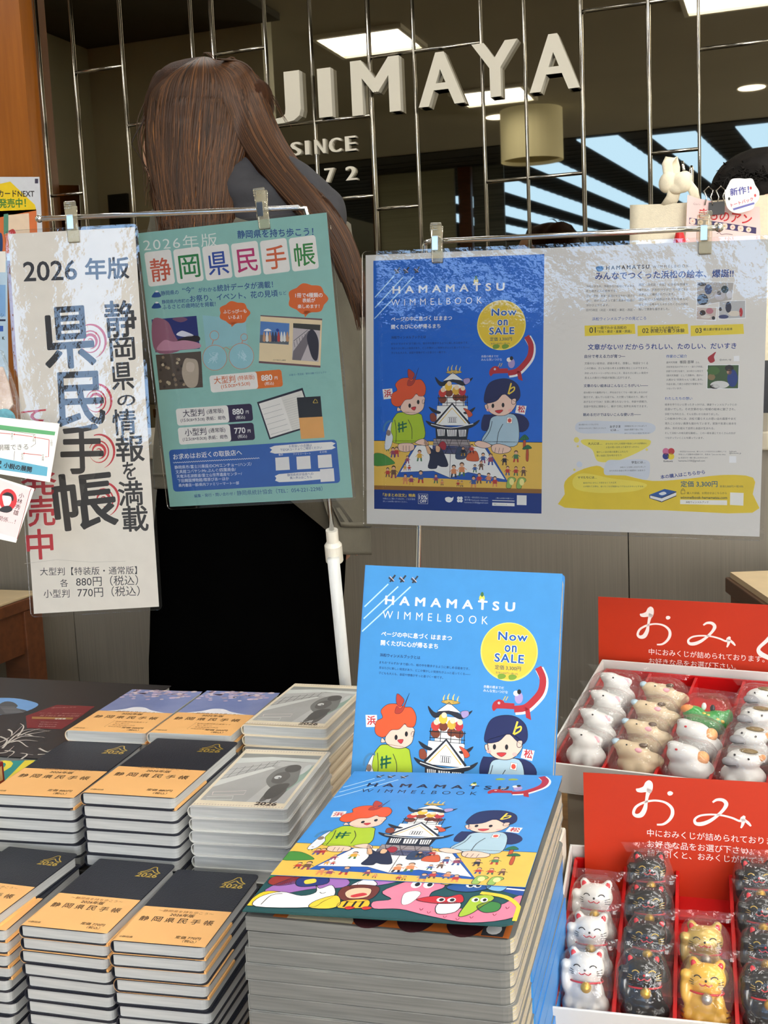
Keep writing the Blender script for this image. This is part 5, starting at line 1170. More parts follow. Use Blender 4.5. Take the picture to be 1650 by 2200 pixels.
# ------------------------------------------------------------------ books at the left edge
e = empty('large_book', 'large black book with castle photo and white feather drawing at the left edge', 'book', (-1.075, .985, .776), (0, 0, .03))
BW, BL_ = .335, .275
MB().box((0, .002, .001), (BW-.002, BL_-.002, .013), M_PAGES).build('pages', e)
MB().box((0, 0, .013), (BW, BL_, .0145), mat('black_cover', (44, 42, 44), .35, var=.05)).box((0, 0, 0), (BW, BL_, .001), MATS['black_cover']).build('cover', e, bevel=.0006)
Pb = Matrix.LocRotScale(e.location, e.rotation_euler, None) @ Matrix.Translation((0, 0, .0146)); s = Sheet(Pb)
z7 = zc(0, 1440, 420/1650)
s.pblob([(-90, 1520), (-30, 1502), (30, 1500), (75, 1509), (80, 1517), (50, 1530), (0, 1536), (-60, 1536)], (120, 168, 224), 1, 4)
s.pblob([z7(-60, 360), z7(-20, 300), z7(40, 265), z7(110, 270), z7(150, 300), z7(140, 320), z7(230, 345), z7(120, 368), z7(20, 376)], (84, 86, 92), 2, 3)
for k in range(6): s.pline([z7(0+k*8, 310+k*10), z7(130+k*14, 312+k*9)], .0012, (150, 150, 152), 3)
s.pquad([z7(218, 385), z7(480, 292), z7(800, 305), z7(640, 420), z7(520, 497), z7(228, 488)], (126, 38, 44), 1)
for t, a, c in (('遠州の城と文化', (430, 322), (640, 316)), ('掛川・浜松・二俣・横須賀の城跡を歩く', (330, 365), (700, 372)), ('城下町と祭礼の記録', (330, 388), (660, 392))): s.ptext(t, z7(*a), z7(*c), (200, 150, 140), 3)
s.pquad([z7(270, 392), z7(620, 400), z7(610, 416), z7(268, 410)], (168, 124, 70), 2); s.ptext('写真集', z7(455, 416), z7(550, 416), WHITE, 3, .02)
for k in range(3): s.ptext(('静岡の城郭をたどる写真と', '解説で紹介する一冊。', '地図と年表を収録。')[k], z7(340-k*12, 440+k*18), z7(490-k*10, 444+k*18), (220, 190, 180), 3)
WF = (206, 200, 192)
random.seed(4)
for a in ([(0, 560), (60, 590), (20, 640), (-40, 660)], [(70, 500), (100, 520), (90, 560), (30, 590)], [(20, 660), (120, 560), (240, 500), (420, 515)], [(60, 620), (180, 560), (300, 560), (380, 570)], [(90, 610), (160, 600), (220, 640), (240, 648)], [(100, 600), (220, 590), (320, 600)], [(150, 560), (200, 480), (170, 450)], [(170, 550), (240, 520), (340, 490)], [(0, 700), (60, 690), (120, 640)], [(180, 750), (230, 710), (170, 700), (280, 716)], [(330, 660), (400, 690), (450, 670), (410, 684)], [(210, 545), (300, 530), (430, 508)], [(40, 680), (120, 690), (60, 740)], [(320, 712), (400, 708)], [(230, 540), (290, 560), (370, 566)], [(-60, 620), (20, 600), (90, 560), (200, 460)]):
    s.pline([(*z7(*p), .0026*(1-.85*i/(len(a)-1))) for i, p in enumerate(a)], .002, WF, 3, False, 4)
s.build('cover_print', e, M=Matrix.Translation((0, 0, .0146)))
for k in range(8):
    e2 = empty('large_book', 'large black book, %s down under the castle book at the left edge' % ordinal(k+1), 'book', (-1.077+.003*(k % 2), .985, .776-.0155*(k+1)), (0, 0, .03-.004*(k % 3)), 'large black books at the left edge')
    MB().box((0, .002, .001), (BW-.002, BL_-.002, .0135), M_PAGES).build('pages', e2); MB().box((0, 0, .0137), (BW, BL_, .015), MATS['black_cover']).box((0, 0, 0), (BW, BL_, .001), MATS['black_cover']).build('cover', e2)
a, c = at_z(78, 1634, .792), at_z(22, 1692, .792); v = a-c; v.z = 0; L = v.length; v.normalize(); u = Vector((v.y, -v.x, 0))
o = a - u*.15 - v*.21
o.y = min(o.y, .978-.21)
e = empty('paperback', 'teal paperback with yellow lettering at the left edge', 'book', (o.x, o.y, TZ+.0005), (0, 0, math.atan2(u.y, u.x)))
hz = .792-TZ
MB().box((.002, .002, .002), (.149, .209, hz-.001), M_PAGES).build('pages', e); MB().box((0, 0, hz-.001), (.15, .21, hz), mat('teal_cover', (30, 140, 140), .4, var=.03)).box((0, 0, 0), (.15, .21, .001), MATS['teal_cover']).box((0, 0, .001), (.001, .21, hz-.001), MATS['teal_cover']).build('cover', e)
s = Sheet(); s.z0 = hz
s.rect(.138, .0, .149, .21, (226, 206, 60), 1)
for k, ch in enumerate('りくの浜'): s.text(ch, (.095, .165-k*.045), (.13, .165-k*.045), (230, 214, 70), 2, .03)
s.build('cover_print', e)
a = at_z(14, 1640, .815)
e = empty('red_book', 'thick dark red book lying on the teal paperback at the left edge', 'book', (a.x-.12, a.y-.16, .7928), (0, 0, .05))
MB().box((0, 0, 0), (.12, .16, .022), mat('dark_red_cover', (110, 26, 30), .4, var=.05)).build('cover', e, bevel=.001); MB().box((.119, .004, .004), (.1205, .156, .018), mat('ochre_edge', (170, 140, 90), .6, var=.1)).build('pages', e)

# ------------------------------------------------------------------ fortune figure boxes
M_BOXW = mat('white_card', (212, 210, 206), .55, var=.015)
M_REDC = mat('red_card', (184, 44, 6), .45, var=.03, scale=10)
M_REDT = mat('red_plastic', (190, 20, 22), .3, var=.04)
M_WRAP = clear_mat('crinkled_cellophane', .06, .6, 55, milk=.025, ior=1.4, dist=.008, cap=.28)
def header_print(s, scale_px, ox, oy, third):
    """scale_px: metres per photo pixel; ox, oy photo place of the card's top left"""
    k = scale_px
    Q = lambda X, Y: ((X*.30303+1150-ox)*k, -(Y*.30303+1660-oy)*k)
    LT_ = (240, 226, 222)
    def brush(pts): s.line([(*Q(x, y), wd*k*.303) for x, y, wd in pts], .001, LT_, 2, False, 6)
    s.blobby([Q(*p) for p in ((705, 95), (725, 90), (755, 75), (770, 45), (795, 28), (818, 45), (820, 85), (805, 120), (775, 115), (740, 120), (712, 115))], LT_, 2, 4)
    brush([(800, 90, 40), (785, 130, 26), (775, 180, 20), (765, 235, 30), (740, 280, 34), (705, 290, 26), (686, 270, 20), (705, 225, 18), (760, 190, 16), (830, 172, 14), (900, 180, 16), (945, 215, 22), (952, 260, 24), (930, 305, 20), (890, 338, 16), (845, 345, 12)])
    s.blobby([Q(*p) for p in ((922, 105), (940, 98), (957, 108), (950, 124), (932, 130), (920, 120))], LT_, 2, 4)
    brush([(1222, 160, 12), (1250, 140, 18), (1290, 140, 24), (1312, 165, 28), (1295, 205, 22), (1250, 255, 20), (1200, 295, 24), (1150, 318, 28), (1110, 318, 24), (1102, 290, 16), (1135, 262, 14), (1200, 248, 13), (1280, 248, 13), (1350, 262, 14), (1400, 280, 16), (1420, 262, 30), (1432, 242, 14)])
    brush([(1425, 262, 34), (1420, 300, 20), (1408, 330, 10)]); brush([(1430, 270, 16), (1455, 290, 20), (1474, 312, 10)])
    if third: brush([(*(((1257+(X*.30303-135)/.84-1150)/.30303), ((1650+(Y*.30303-22)/.84-1660)/.30303)), wd) for X, Y, wd in ((1650, 215, 16), (1630, 260, 26), (1590, 315, 28), (1540, 370, 26), (1550, 405, 40), (1600, 430, 36), (1660, 455, 30), (1720, 490, 16))])
    for i, (t, x0, x1, y) in enumerate((('中におみくじが詰められております。', 778, 1700, 434), ('お好きな品をお選び下さい。', 778, 1480, 514), ('紐を引くと、おみくじが出てきます。', 778, 1700, 580))):
        s.text(t, Q(x0, y), Q(x1, y), LT_, 2, .004)
def fortune_box(label, o, yaw, tilt, w, l, h, card_tl, card_w, card_h, card_yaw, px_m, opx, third, ncol):
    M = Matrix.Translation(o) @ Euler((tilt, 0, yaw), 'XYZ').to_matrix().to_4x4()
    e = empty('display_box', label, 'display box', o, M.to_euler('XYZ'))
    th = .0022
    MB().box((0, 0, 0), (w, l, .0015), M_BOXW).box((0, 0, .0015), (w, th, h), M_BOXW).box((0, l-th, .0015), (w, l, h), M_BOXW).box((0, th, .0015), (th, l-th, h), M_BOXW).box((w-th, th, .0015), (w, l-th, h), M_BOXW).build('tray', e, bevel=.0005)
    b = MB(); b.box((.004, .004, .002), (w-.004, l-.006, .004), M_REDT)
    cw = (w-.012)/ncol
    for i in range(ncol+1): b.box((.0045+i*cw, .004, .004), (.0075+i*cw, l-.006, h*.72), M_REDT)
    for j in range(5): b.box((.006, .004+(l-.012)*j/4, .004), (w-.006, .006+(l-.012)*j/4, h*.30 if j < 4 else h*.75), M_REDT)
    b.build('red_insert', e)
    MB().box((w*.1, l-.02, -math.sin(tilt)*l+.004), (w*.9, l-.018, 0), M_BOXW).build('rear_foot', e)
    Mc = Matrix.Translation(card_tl) @ Matrix.Rotation(card_yaw, 4, 'Z') @ Matrix.Rotation(PI/2-.04, 4, 'X')
    loc = M.inverted() @ Mc
    c = MB().box((0, -card_h, -.0012), (card_w, 0, 0), M_REDC).build('header_card', e, M=loc)
    s = Sheet(); header_print(s, px_m, *opx, third); s.build('card_print', c)
    return e, M, cw
TILT = .2
oA = at_z(1168, 2163, .692); YA = .075; HA = .038
MA = Euler((TILT, 0, YA)).to_matrix(); oA = oA - MA @ Vector((0, 0, HA))
ctl = at_d(1253, 1660, 1.075)
boxA = fortune_box('white display box of beckoning cat figures with a red header card', oA, YA, TILT, .243, .212, HA, ctl, .25, .14, .06, 1.075/FOC*1.0, (1253, 1660), False, 5)
oB = at_z(1163, 1636, .782); YB = -.12; HB = .034
MBm = Euler((.2, 0, YB)).to_matrix(); oB = oB - MBm @ Vector((0, 0, HB))
ctl = at_d(1285, 1282, 1.40)
boxB = fortune_box('white display box of animal figures with a red header card, behind the cat box', oB, YB, .2, .275, .235, HB, ctl, .30, .12, -.10, 1.40/FOC*.84, (1257, 1650), True, 5)
e = empty('box_riser', 'grey riser block carrying the rear display box', 'riser', (oB.x, oB.y, TZ), (0, 0, YB))
zb_ = oB.z - TZ
MB().box((.02, .012, .0005), (.27, .225, zb_-.001), mat('grey_board', (142, 134, 120), .6, var=.03)).build('block', e, bevel=.002)

def wrapper(parent, rx, ry, rz, cz, seed, cy=0):
    b = MB(); seg, rin = 22, 14; vs = []; fs = []
    off = Vector((seed*3.1, seed*1.7, 0))
    for i in range(rin+1):
        a = PI*i/rin
        for j in range(seg):
            q = 2*PI*j/seg
            ex = .62
            sx = math.copysign(abs(math.cos(q))**ex, math.cos(q)); sy = math.copysign(abs(math.sin(q))**ex, math.sin(q))
            v = Vector((math.sin(a)**.7*sx*rx, math.sin(a)**.7*sy*ry, math.copysign(abs(math.cos(a))**.8, math.cos(a))*rz))
            v *= 1 + .10*noise.noise(v*55+off)
            vs.append(v + Vector((0, cy, cz)))
    for i in range(rin):
        for j in range(seg): fs.append((i*seg+j, (i+1)*seg+j, (i+1)*seg+(j+1) % seg, i*seg+(j+1) % seg))
    b.add(vs, fs, M_WRAP)
    n = 7; top = []                           # crimped seal at the top
    for k in range(n):
        x = rx*(1.15*(2*k/(n-1)-1)); top.append((x, cy+.002*((-1)**k), cz+rz*1.16+.002*noise.noise(Vector((k, seed, 0)))))
    bot = [(x*.8, cy, cz+rz*.86) for x, y, z in top]
    b.add(top+bot, [(k, k+1, n+k+1, n+k) for k in range(n-1)], M_WRAP)
    o = b.build('cellophane_wrapper', parent, smooth=True, merge=False); return o
def face_pt(c, r, x, z, d=.0003):
    t = max(0, 1-((x-c[0])/r[0])**2-((z-c[2])/r[2])**2); return Vector((x, c[1]-r[1]*math.sqrt(t)-d, z))
CH = .049
_cat = {}
def cat_figure(kind, label, group, seed):
    col = {'white': ((220, 216, 210), .35), 'black': ((26, 25, 24), .25), 'gold': ((206, 172, 92), .35), 'yellow': ((234, 180, 66), .35)}[kind]
    e = empty('beckoning_cat', label, 'cat figure', (0, 0, 0), (0, 0, 0), group)
    if kind in _cat:
        for nm, me in _cat[kind]: link(bpy.data.objects.new(nm, me), e)
    else:
        h = CH; V = lambda *a: tuple(x*h for x in a)
        m = mat(kind+'_glaze', col[0], col[1], .35 if kind == 'gold' else 0, coat=.3, var=.02, scale=60)
        hc, hr = V(0, -.04, .72), V(.31, .25, .235)
        parts = [(V(0, .0, .30), V(.30, .24, .34)), (V(0, -.02, .13), V(.34, .26, .15)), (hc, hr), (V(-.2, .0, .92), V(.085, .06, .12), (0, -.3, 0)), (V(.2, .0, .92), V(.085, .06, .12), (0, .3, 0)),
                 (V(-.33, -.08, .52), V(.085, .09, .24), (0, -.08, 0)), (V(-.33, -.13, .76), V(.09, .09, .09)), (V(.2, -.2, .34), V(.08, .08, .2), (.2, .1, 0)), (V(-.13, -.22, .1), V(.09, .1, .1)), (V(.13, -.22, .1), V(.09, .1, .1)), (V(-.28, -.06, .14), V(.11, .2, .15)), (V(.28, -.06, .14), V(.11, .2, .15))]
        o = blob('body', parts, m, h*.035, e, 4); lst = [('body', o.data)]
        red = mat('red_glaze', (200, 34, 46), .35)
        for sx in (-1, 1):
            b = MB(); b.ball(V(sx*.205, -.058, .915), V(.045, .018, .07), red, 10, 8, Euler((0, sx*.3, 0)).to_matrix()); lst.append(('inner_ear', b.build('inner_ear', e, smooth=True).data))
        b = MB(); n = 28; b.tube([(.27*h*math.cos(2*PI*k/n), -.01*h+.245*h*math.sin(2*PI*k/n), .515*h) for k in range(n+1)], .016*h, red, 6, False); lst.append(('collar', b.build('collar', e, smooth=True).data))
        bm_ = mat('silver_bell', (190, 186, 178), .3, .7) if kind in ('gold', 'yellow') else mat('gold_bell', (214, 170, 62), .3, .6)
        b = MB(); b.ball(V(0.02, -.27, .45), h*.088, bm_, 16, 12); lst.append(('bell', b.build('bell', e, smooth=True).data))
        ln = mat('fine_gold_line', (214, 180, 90), .4, .3) if kind == 'black' else mat('fine_dark_line', (40, 30, 28), .5)
        b = MB(); r = .009*h
        for sx in (-1, 1):
            b.tube([face_pt(hc, hr, (sx*.13+dx)*h, (.775+dz)*h) for dx, dz in ((-.055, -.012), (-.03, .012), (0, .02), (.03, .012), (.055, -.012))], r, ln, 5)
            for k in (-1, 0, 1): b.tube([face_pt(hc, hr, sx*.19*h, (.67+k*.03)*h), face_pt(hc, hr, sx*.27*h, (.675+k*.05)*h)], r*.6, ln, 5)
        b.tube([face_pt(hc, hr, dx*h, (.655+dz)*h) for dx, dz in ((-.10, .02), (-.06, -.012), (-.02, .0), (0, .02), (.02, .0), (.06, -.012), (.10, .02))], r, red, 5)
        b.ball(face_pt(hc, hr, 0, .72*h, -.0003), .02*h, red if kind == 'black' else mat('fine_dark_nose', (30, 26, 26), .4), 8, 6)
        lst.append(('painted_face', b.build('painted_face', e).data))
        if kind == 'yellow':
            b = MB(); br = mat('brown_stripe', (120, 76, 40), .5)
            for sx in (-1, 1):
                for z in (.12, .2, .28):
                    b.tube([Vector((sx*(.385-.02*abs(z-.2))*h, -(.12)*h, z*h)), Vector((sx*.33*h, -.235*h, z*h))], .014*h, br, 5)
            lst.append(('painted_stripes', b.build('painted_stripes', e).data))
        _cat[kind] = lst
    wrapper(e, .44*CH, .34*CH, .58*CH, .51*CH, seed, -.02*CH); return e
def put(e, M, x, y, z, lean, turn=0, sc_=1):
    m = M @ Matrix.Translation((x, y, z)) @ Euler((-lean, 0, turn), 'XYZ').to_matrix().to_4x4()
    e.location = m.to_translation(); e.rotation_euler = m.to_euler('XYZ'); e.scale = sc_ if isinstance(sc_, tuple) else (sc_,)*3
bx, M1, cw = boxA
words = ['front', 'second', 'third', 'rearmost']
random.seed(9)
for c, (kind, rows) in enumerate((('white', (0, 1, 2)), ('black', (0, 1, 2, 3)), ('gy', (0, 1)), ('black', (0, 1, 2, 3)))):
    for r in rows:
        kd = kind if kind != 'gy' else ('yellow' if r == 0 else 'gold')
        if kind == 'gy': lab = 'yellow striped beckoning cat figure at the front of its column' if r == 0 else 'matt gold beckoning cat figure behind the yellow striped one'; g = 'gold and yellow beckoning cats'
        else:
            lab = '%s beckoning cat figure in clear wrap, %s of the %s column' % (kind, words[r] if kind == 'black' or r < 2 else 'rearmost', {0: 'left white', 1: 'left black', 3: 'right black'}[c]); g = '%s beckoning cats, column %s' % (kind, {0: 'at the left', 1: 'beside the white cats', 3: 'at the right edge'}[c])
        ct = cat_figure(kd, lab, g, c*5+r)
        put(ct, M1, .029+c*cw, .030+r*.0445, .009, .50, random.uniform(-.08, .08), 1.0)

# animals of the rear box
AH = .052
_an = {}
def animal(kind, label, group, seed):
    e = empty('animal_figure', label, 'animal figure', (0, 0, 0), (0, 0, 0), group)
    h = AH; V = lambda *a: tuple(x*h for x in a)
    if kind in _an:
        for nm, me in _an[kind]: link(bpy.data.objects.new(nm, me), e)
    else:
        lst = []
        def part(nm, c, r, m, rot=None):
            b = MB(); b.ball(V(*c), V(*r), m, 14, 10, Euler(rot).to_matrix() if rot else None); lst.append((nm, b.build(nm, e, smooth=True).data))
        wh = mat('white_clay', (214, 212, 208), .5, var=.02, scale=60); tan = mat('tan_clay', (206, 184, 150), .5, var=.03, scale=60); dk = mat('fine_dark_nose', (30, 26, 26), .4)
        if kind == 'rat':
            o = blob('body', [(V(0, 0, .3), V(.36, .32, .32)), (V(0, -.03, .62), V(.25, .25, .26)), (V(-.12, -.12, .80), V(.17, .17, .14), (0, -.5, 0)), (V(-.22, -.15, .86), V(.09, .09, .08)), (V(.18, -.02, .72), V(.12, .07, .12)), (V(-.1, -.28, .25), V(.09, .1, .2)), (V(.16, -.28, .22), V(.09, .1, .2))], wh, h*.04, e, 4); lst.append(('body', o.data))
            part('pink_ear', (.17, -.09, .73), (.085, .03, .09), mat('pink_glaze', (244, 176, 186), .5)); part('eye', (-.02, -.26, .82), (.018, .018, .02), dk); part('nose', (-.30, -.17, .88), (.02, .02, .02), mat('pink_glaze', (244, 176, 186), .5))
        elif kind == 'tan':
            o = blob('body', [(V(.06, 0, .28), V(.42, .3, .3)), (V(-.05, -.04, .58), V(.32, .25, .26)), (V(-.26, -.08, .74), V(.17, .15, .13), (0, -.5, 0)), (V(.25, .0, .44), V(.28, .24, .2)), (V(-.05, -.27, .2), V(.12, .08, .18)), (V(.2, -.25, .2), V(.12, .08, .18))], tan, h*.04, e, 4); lst.append(('body', o.data))
            part('pale_blue_snout', (-.37, -.09, .80), (.08, .10, .085), mat('pale_blue_glaze', (186, 212, 228), .5)); part('brown_horn', (.16, -.14, .80), (.08, .06, .055), mat('brown_glaze', (92, 72, 54), .5)); part('pink_ear', (.1, -.24, .68), (.07, .03, .06), mat('pink_glaze', (244, 176, 186), .5)); part('eye', (-.12, -.25, .78), (.018, .018, .02), dk)
        elif kind == 'brown':
            br = mat('brown_clay', (182, 124, 84), .5, var=.04, scale=60)
            o = blob('body', [(V(0, 0, .3), V(.38, .32, .32)), (V(0, -.05, .66), V(.28, .26, .25)), (V(-.18, -.02, .88), V(.08, .06, .1)), (V(.18, -.02, .88), V(.08, .06, .1)), (V(-.02, -.26, .6), V(.13, .1, .1))], br, h*.04, e, 4); lst.append(('body', o.data))
            part('nose', (-.02, -.37, .63), (.03, .02, .025), dk)
            for sx in (-.11, .11): part('eye', (sx, -.29, .76), (.02, .02, .024), dk)
        elif kind == 'cow':
            o = blob('body', [(V(0, 0, .3), V(.4, .32, .32)), (V(0, -.04, .68), V(.3, .27, .25)), (V(.3, -.02, .78), V(.1, .06, .12), (0, .5, 0)), (V(-.15, -.28, .2), V(.1, .1, .16)), (V(.15, -.28, .2), V(.1, .1, .16))], wh, h*.04, e, 4); lst.append(('body', o.data))
            part('grey_muzzle', (-.15, -.25, .64), (.165, .13, .12), mat('grey_glaze', (150, 148, 150), .5), (0, .3, .2)); part('brown_patch', (.08, -.06, .91), (.16, .14, .05), mat('olive_glaze', (128, 104, 58), .5)); part('orange_ear', (.31, -.07, .80), (.06, .03, .09), mat('orange_glaze', (238, 166, 104), .5), (0, .5, 0))
            b = MB(); b.tube([V(-.27, -.345, .60), V(-.16, -.385, .585), V(-.04, -.36, .605)], .01*h, dk, 5); lst.append(('mouth_line', b.build('mouth_line', e).data))
            for sx, z in ((-.1, .83), (.14, .78)): part('eye', (sx, -.27, z), (.02, .02, .026), dk)
        elif kind == 'bird':
            o = blob('body', [(V(.05, 0, .3), V(.42, .34, .34)), (V(-.08, -.05, .62), V(.32, .28, .26)), (V(-.26, -.08, .82), V(.14, .14, .1)), (V(.14, -.2, .34), V(.2, .14, .1))], wh, h*.04, e, 4); lst.append(('body', o.data))
            part('red_eye', (-.16, -.30, .76), (.026, .02, .024), mat('red_glaze', (200, 34, 46), .35)); part('orange_back_patch', (.25, -.08, .62), (.12, .12, .16), mat('orange_glaze', (238, 166, 104), .5)); part('eye', (-.32, -.17, .84), (.02, .02, .02), mat('red_glaze', (200, 34, 46), .35))
        elif kind == 'dragon':
            gr = mat('green_glaze', (46, 150, 58), .35, coat=.4, var=.1, scale=120)
            o = blob('body', [(V(0, 0, .28), V(.46, .34, .28)), (V(-.25, -.05, .48), V(.22, .22, .2)), (V(.2, .05, .42), V(.26, .22, .22)), (V(.38, .1, .5), V(.1, .1, .2))], gr, h*.04, e, 4); lst.append(('body', o.data))
            part('orange_snout', (-.34, -.12, .56), (.16, .13, .12), mat('orange_glaze2', (240, 150, 80), .4))
            for k in range(5): part('gold_scale', (-.02+k*.09, -.16-.02*(k % 2), .50-.03*k), (.05, .04, .05), GOLD)
            part('horn', (-.08, 0, .68), (.05, .03, .09), wh); part('horn', (.08, .04, .66), (.05, .03, .09), dk); part('claw', (-.18, -.32, .2), (.07, .06, .06), wh)
        _an[kind] = lst
    wrapper(e, .50*AH, .40*AH, .54*AH, .48*AH, seed+40, -.02*AH); return e
bx, M2, cw2 = boxB
W4 = ['front', 'second', 'third', 'rearmost']
for r in range(4): put(animal('rat', 'white rat figure with pink ear, %s of the left column' % W4[r], 'white rat figures', r), M2, .034, .034+r*.043, .010, .42, -.15+.06*r, (1.15, 1.1, .84))
for r in range(4): put(animal('tan', 'tan figure with pale blue snout, %s of its column' % W4[r], 'tan animal figures', 10+r), M2, .034+cw2, .032+r*.043, .010, .42, .05*r-.05, (1.05, 1.05, .78))
for r in range(2): put(animal('bird', 'plain white figure with red eye, %s one, in front of the green dragon' % W4[r], 'plain white animal figures', 20+r), M2, .034+2*cw2, .032+r*.046, .010, .42, -.1, (1.08, 1.08, .82))
put(animal('dragon', 'glossy green dragon figure behind the plain white ones', None, 25), M2, .034+2*cw2, .125, .010, .5, -.1, (1.05, 1.05, .85))
for r in range(4): put(animal('cow', 'white cow figure with grey muzzle, %s of its column' % W4[r], 'white cow figures', 30+r), M2, .034+3*cw2, .032+r*.043, .010, .36, -.1+.04*r, (1.08, 1.08, .80))
put(animal('brown', 'brown clay figure at the front of the right hand column', None, 50), M2, .034+4*cw2, .034, .010, .42, -.1, (1.05, 1.05, .8))
put(animal('rat', 'white rat figure in the right hand column, behind the brown one', None, 51), M2, .034+4*cw2, .080, .010, .42, -.1, (1.1, 1.1, .84))

# ------------------------------------------------------------------ tote bag and hand lettered signs
M_COTTON = mat('raw_cotton', (226, 216, 190), .9, var=.04, scale=200, bump=.3, bscale=700)
D = 1.98
def yq(px, py, y=D): return at_y(px, py, y)
e = empty('tote_bag', 'natural cotton tote bag with knotted handles hanging above the white poster', 'tote bag', yq(1430, 520) - Vector((0, 0, .12)))
O = e.location.copy()
def rel(px, py, y=D): return at_y(px, py, y) - O
tl, tr_ = rel(1354, 441), rel(1500, 441); wb = .23
b = MB(); nx, nz = 14, 10; vs = {}
for sgn in (-1, 1):
    g = []
    for j in range(nz+1):
        for i in range(nx+1):
            u, v = i/nx, j/nz
            x = tl.x + wb*u - .006*(1-v); z = tl.z - .26*(1-v) - .004*math.sin(u*3)*v
            y = tl.y + sgn*(.004+.012*math.sin(PI*u)*math.sin(PI*min(v*1.2, 1))) + .002*noise.noise(Vector((u*6, v*6, sgn)))
            g.append((x, y, z))
    f = [(j*(nx+1)+i, j*(nx+1)+i+1, (j+1)*(nx+1)+i+1, (j+1)*(nx+1)+i) for j in range(nz) for i in range(nx)]
    b.add(g, f if sgn < 0 else [q[::-1] for q in f], M_COTTON)
k = (nx+1)*(nz+1)
for j in range(nz):
    for i in (0, nx): a0, a1 = j*(nx+1)+i, (j+1)*(nx+1)+i; b.f.append((a0, a1, k+a1, k+a0) if i == 0 else (a1, a0, k+a0, k+a1)); b.mi.append(0)
b.build('bag_body', e, smooth=True)
def ribbon(pts, wd, th, m, name, par):
    b = MB(); rings = []
    for i, (p, ang) in enumerate(pts):
        p = Vector(p); q = Vector(pts[min(i+1, len(pts)-1)][0]) - Vector(pts[max(i-1, 0)][0]); q.normalize()
        a = Vector((math.cos(ang), math.sin(ang), 0)); a = (a - q*a.dot(q)).normalized(); n_ = q.cross(a)
        rings.append([p + a*(wd/2*cx) + n_*(th/2*cy) for cx, cy in ((-1, -.6), (-.5, -1), (.5, -1), (1, -.6), (1, .6), (.5, 1), (-.5, 1), (-1, .6))])
    b.loft(rings, m); return b.build(name, par, smooth=True)
ribbon([(rel(1432, 446), 0), (rel(1445, 425, D-.006), .3), (rel(1450, 405, D-.01), .5)], .021, .004, M_COTTON, 'handle', e)
ribbon([(rel(1497, 442), 0), (rel(1490, 410, D-.004), .2), (rel(1474, 388, D-.006), .6)], .015, .004, M_COTTON, 'handle', e)
kx = rel(1449, 392)
blob('knot', [((kx.x-.010, kx.y-.008, kx.z), (.014, .012, .017), (0, .3, 0)), ((kx.x+.012, kx.y-.008, kx.z-.002), (.015, .012, .017), (0, -.5, 0)), ((kx.x, kx.y, kx.z+.004), (.016, .010, .012)), ((kx.x+.016, kx.y, kx.z+.004), (.012, .01, .013)), ((kx.x+.004, kx.y-.008, kx.z-.010), (.016, .010, .010))], M_COTTON, .0012, e, 8)
ribbon([(rel(1446, 394, D-.004), .2), (rel(1436, 374, D-.008), .3), (rel(1433, 352, D-.008), .3), (rel(1438, 342, D-.004), .3), (rel(1446, 343, D+.002), .3), (rel(1450, 360, D+.004), .3), (rel(1449, 388, D), .2)], .016, .005, M_COTTON, 'handle_loop', e)
e = empty('hook_stand', 'small chrome hook stand holding the tote bag', 'stand', (0, 0, 0))
h0 = at_y(1485, 395, D+.012); h1 = at_y(1484, 368, D+.012); h2 = at_y(1466, 348, D+.012)
MB().tube([(h0.x, D+.03, 1.051), (h0.x, D+.03, h1.z+.004), (h0.x, D+.02, h1.z+.008), h1, h0, (h0.x-.012, D+.012, h0.z-.008)], .0026, M_CHROME, 8).build('post', e, smooth=True)
MB().tube([(h0.x, D+.03, h0.z), (h2.x, D+.03, h2.z-.02), h2, h2 + Vector((.003, -.006, -.014))], .0024, M_CHROME, 8).build('hook', e, smooth=True)
MB().tube([(h0.x, D+.14, 1.0503), (h0.x, D+.14, 1.055)], .06, M_CHROME, 24).build('base', e)
MB().tube([(h0.x, D+.03, 1.053), (h0.x, D+.14, 1.053)], .003, M_CHROME, 8).build('foot_rod', e)
# pink card
zp = zc(1320, 300, .2)
yC = D-.025
def flat_pose(y): return Matrix(((1, 0, 0, 0), (0, 0, -1, y), (0, 1, 0, 0), (0, 0, 0, 1)))
e = empty('sign_card', 'pink hand lettered sign card clipped beside the tote bag', 'sign', (0, 0, 0))
s = Sheet(flat_pose(yC)); q = [s.at(*zp(*p)) for p in ((785, 590), (890, 630), (1050, 660), (1045, 710), (1560, 720), (1570, 1000), (1525, 1130), (760, 1180))]
b = MB(); b.prism([(x, y) for x, y in q][::-1], -.001, 0, mat('pink_card', (240, 206, 200), .5, var=.02)); b.build('card', e, M=flat_pose(yC))
for t, x0, y, x1, yy in (('きものアン', 905, 830, 1465, 880),): s.ptext(t, zp(x0-10, y+15), zp(x1, yy+35), (206, 40, 40), 3, .03, 22)
s.pquad([zp(805, 838), zp(1525, 945), zp(1522, 1012), zp(805, 905)], (56, 44, 92), 2)
for k in range(8):
    x = 840+k*86; y = 876+k*13
    s.pblob([zp(x+28*math.cos(t), y+28*math.sin(t)) for t in (0, .8, 1.57, 2.4, 3.14, 3.9, 4.71, 5.5)] if k % 2 else [zp(x-26, y-26), zp(x+26, y-24), zp(x+26, y+28), zp(x-26, y+26)], (236, 206, 190), 3, 2); s.pblob([zp(x-10, y), zp(x, y-8), zp(x+10, y), zp(x, y+8)], ((220, 150, 130), (190, 160, 80), (220, 130, 140))[k % 3], 4, 2)
for k in range(4): s.ptext('くらげ人'[k], zp(850+k*20, 705), zp(866+k*20, 702), (90, 80, 80), 3)
s.pline([zp(1100, 1010), zp(1130, 1000), zp(1150, 1020), zp(1200, 1012), zp(1270, 1022)], .0008, (70, 60, 70), 3, False, 3)
o = s.build('card_print', e, M=flat_pose(yC))
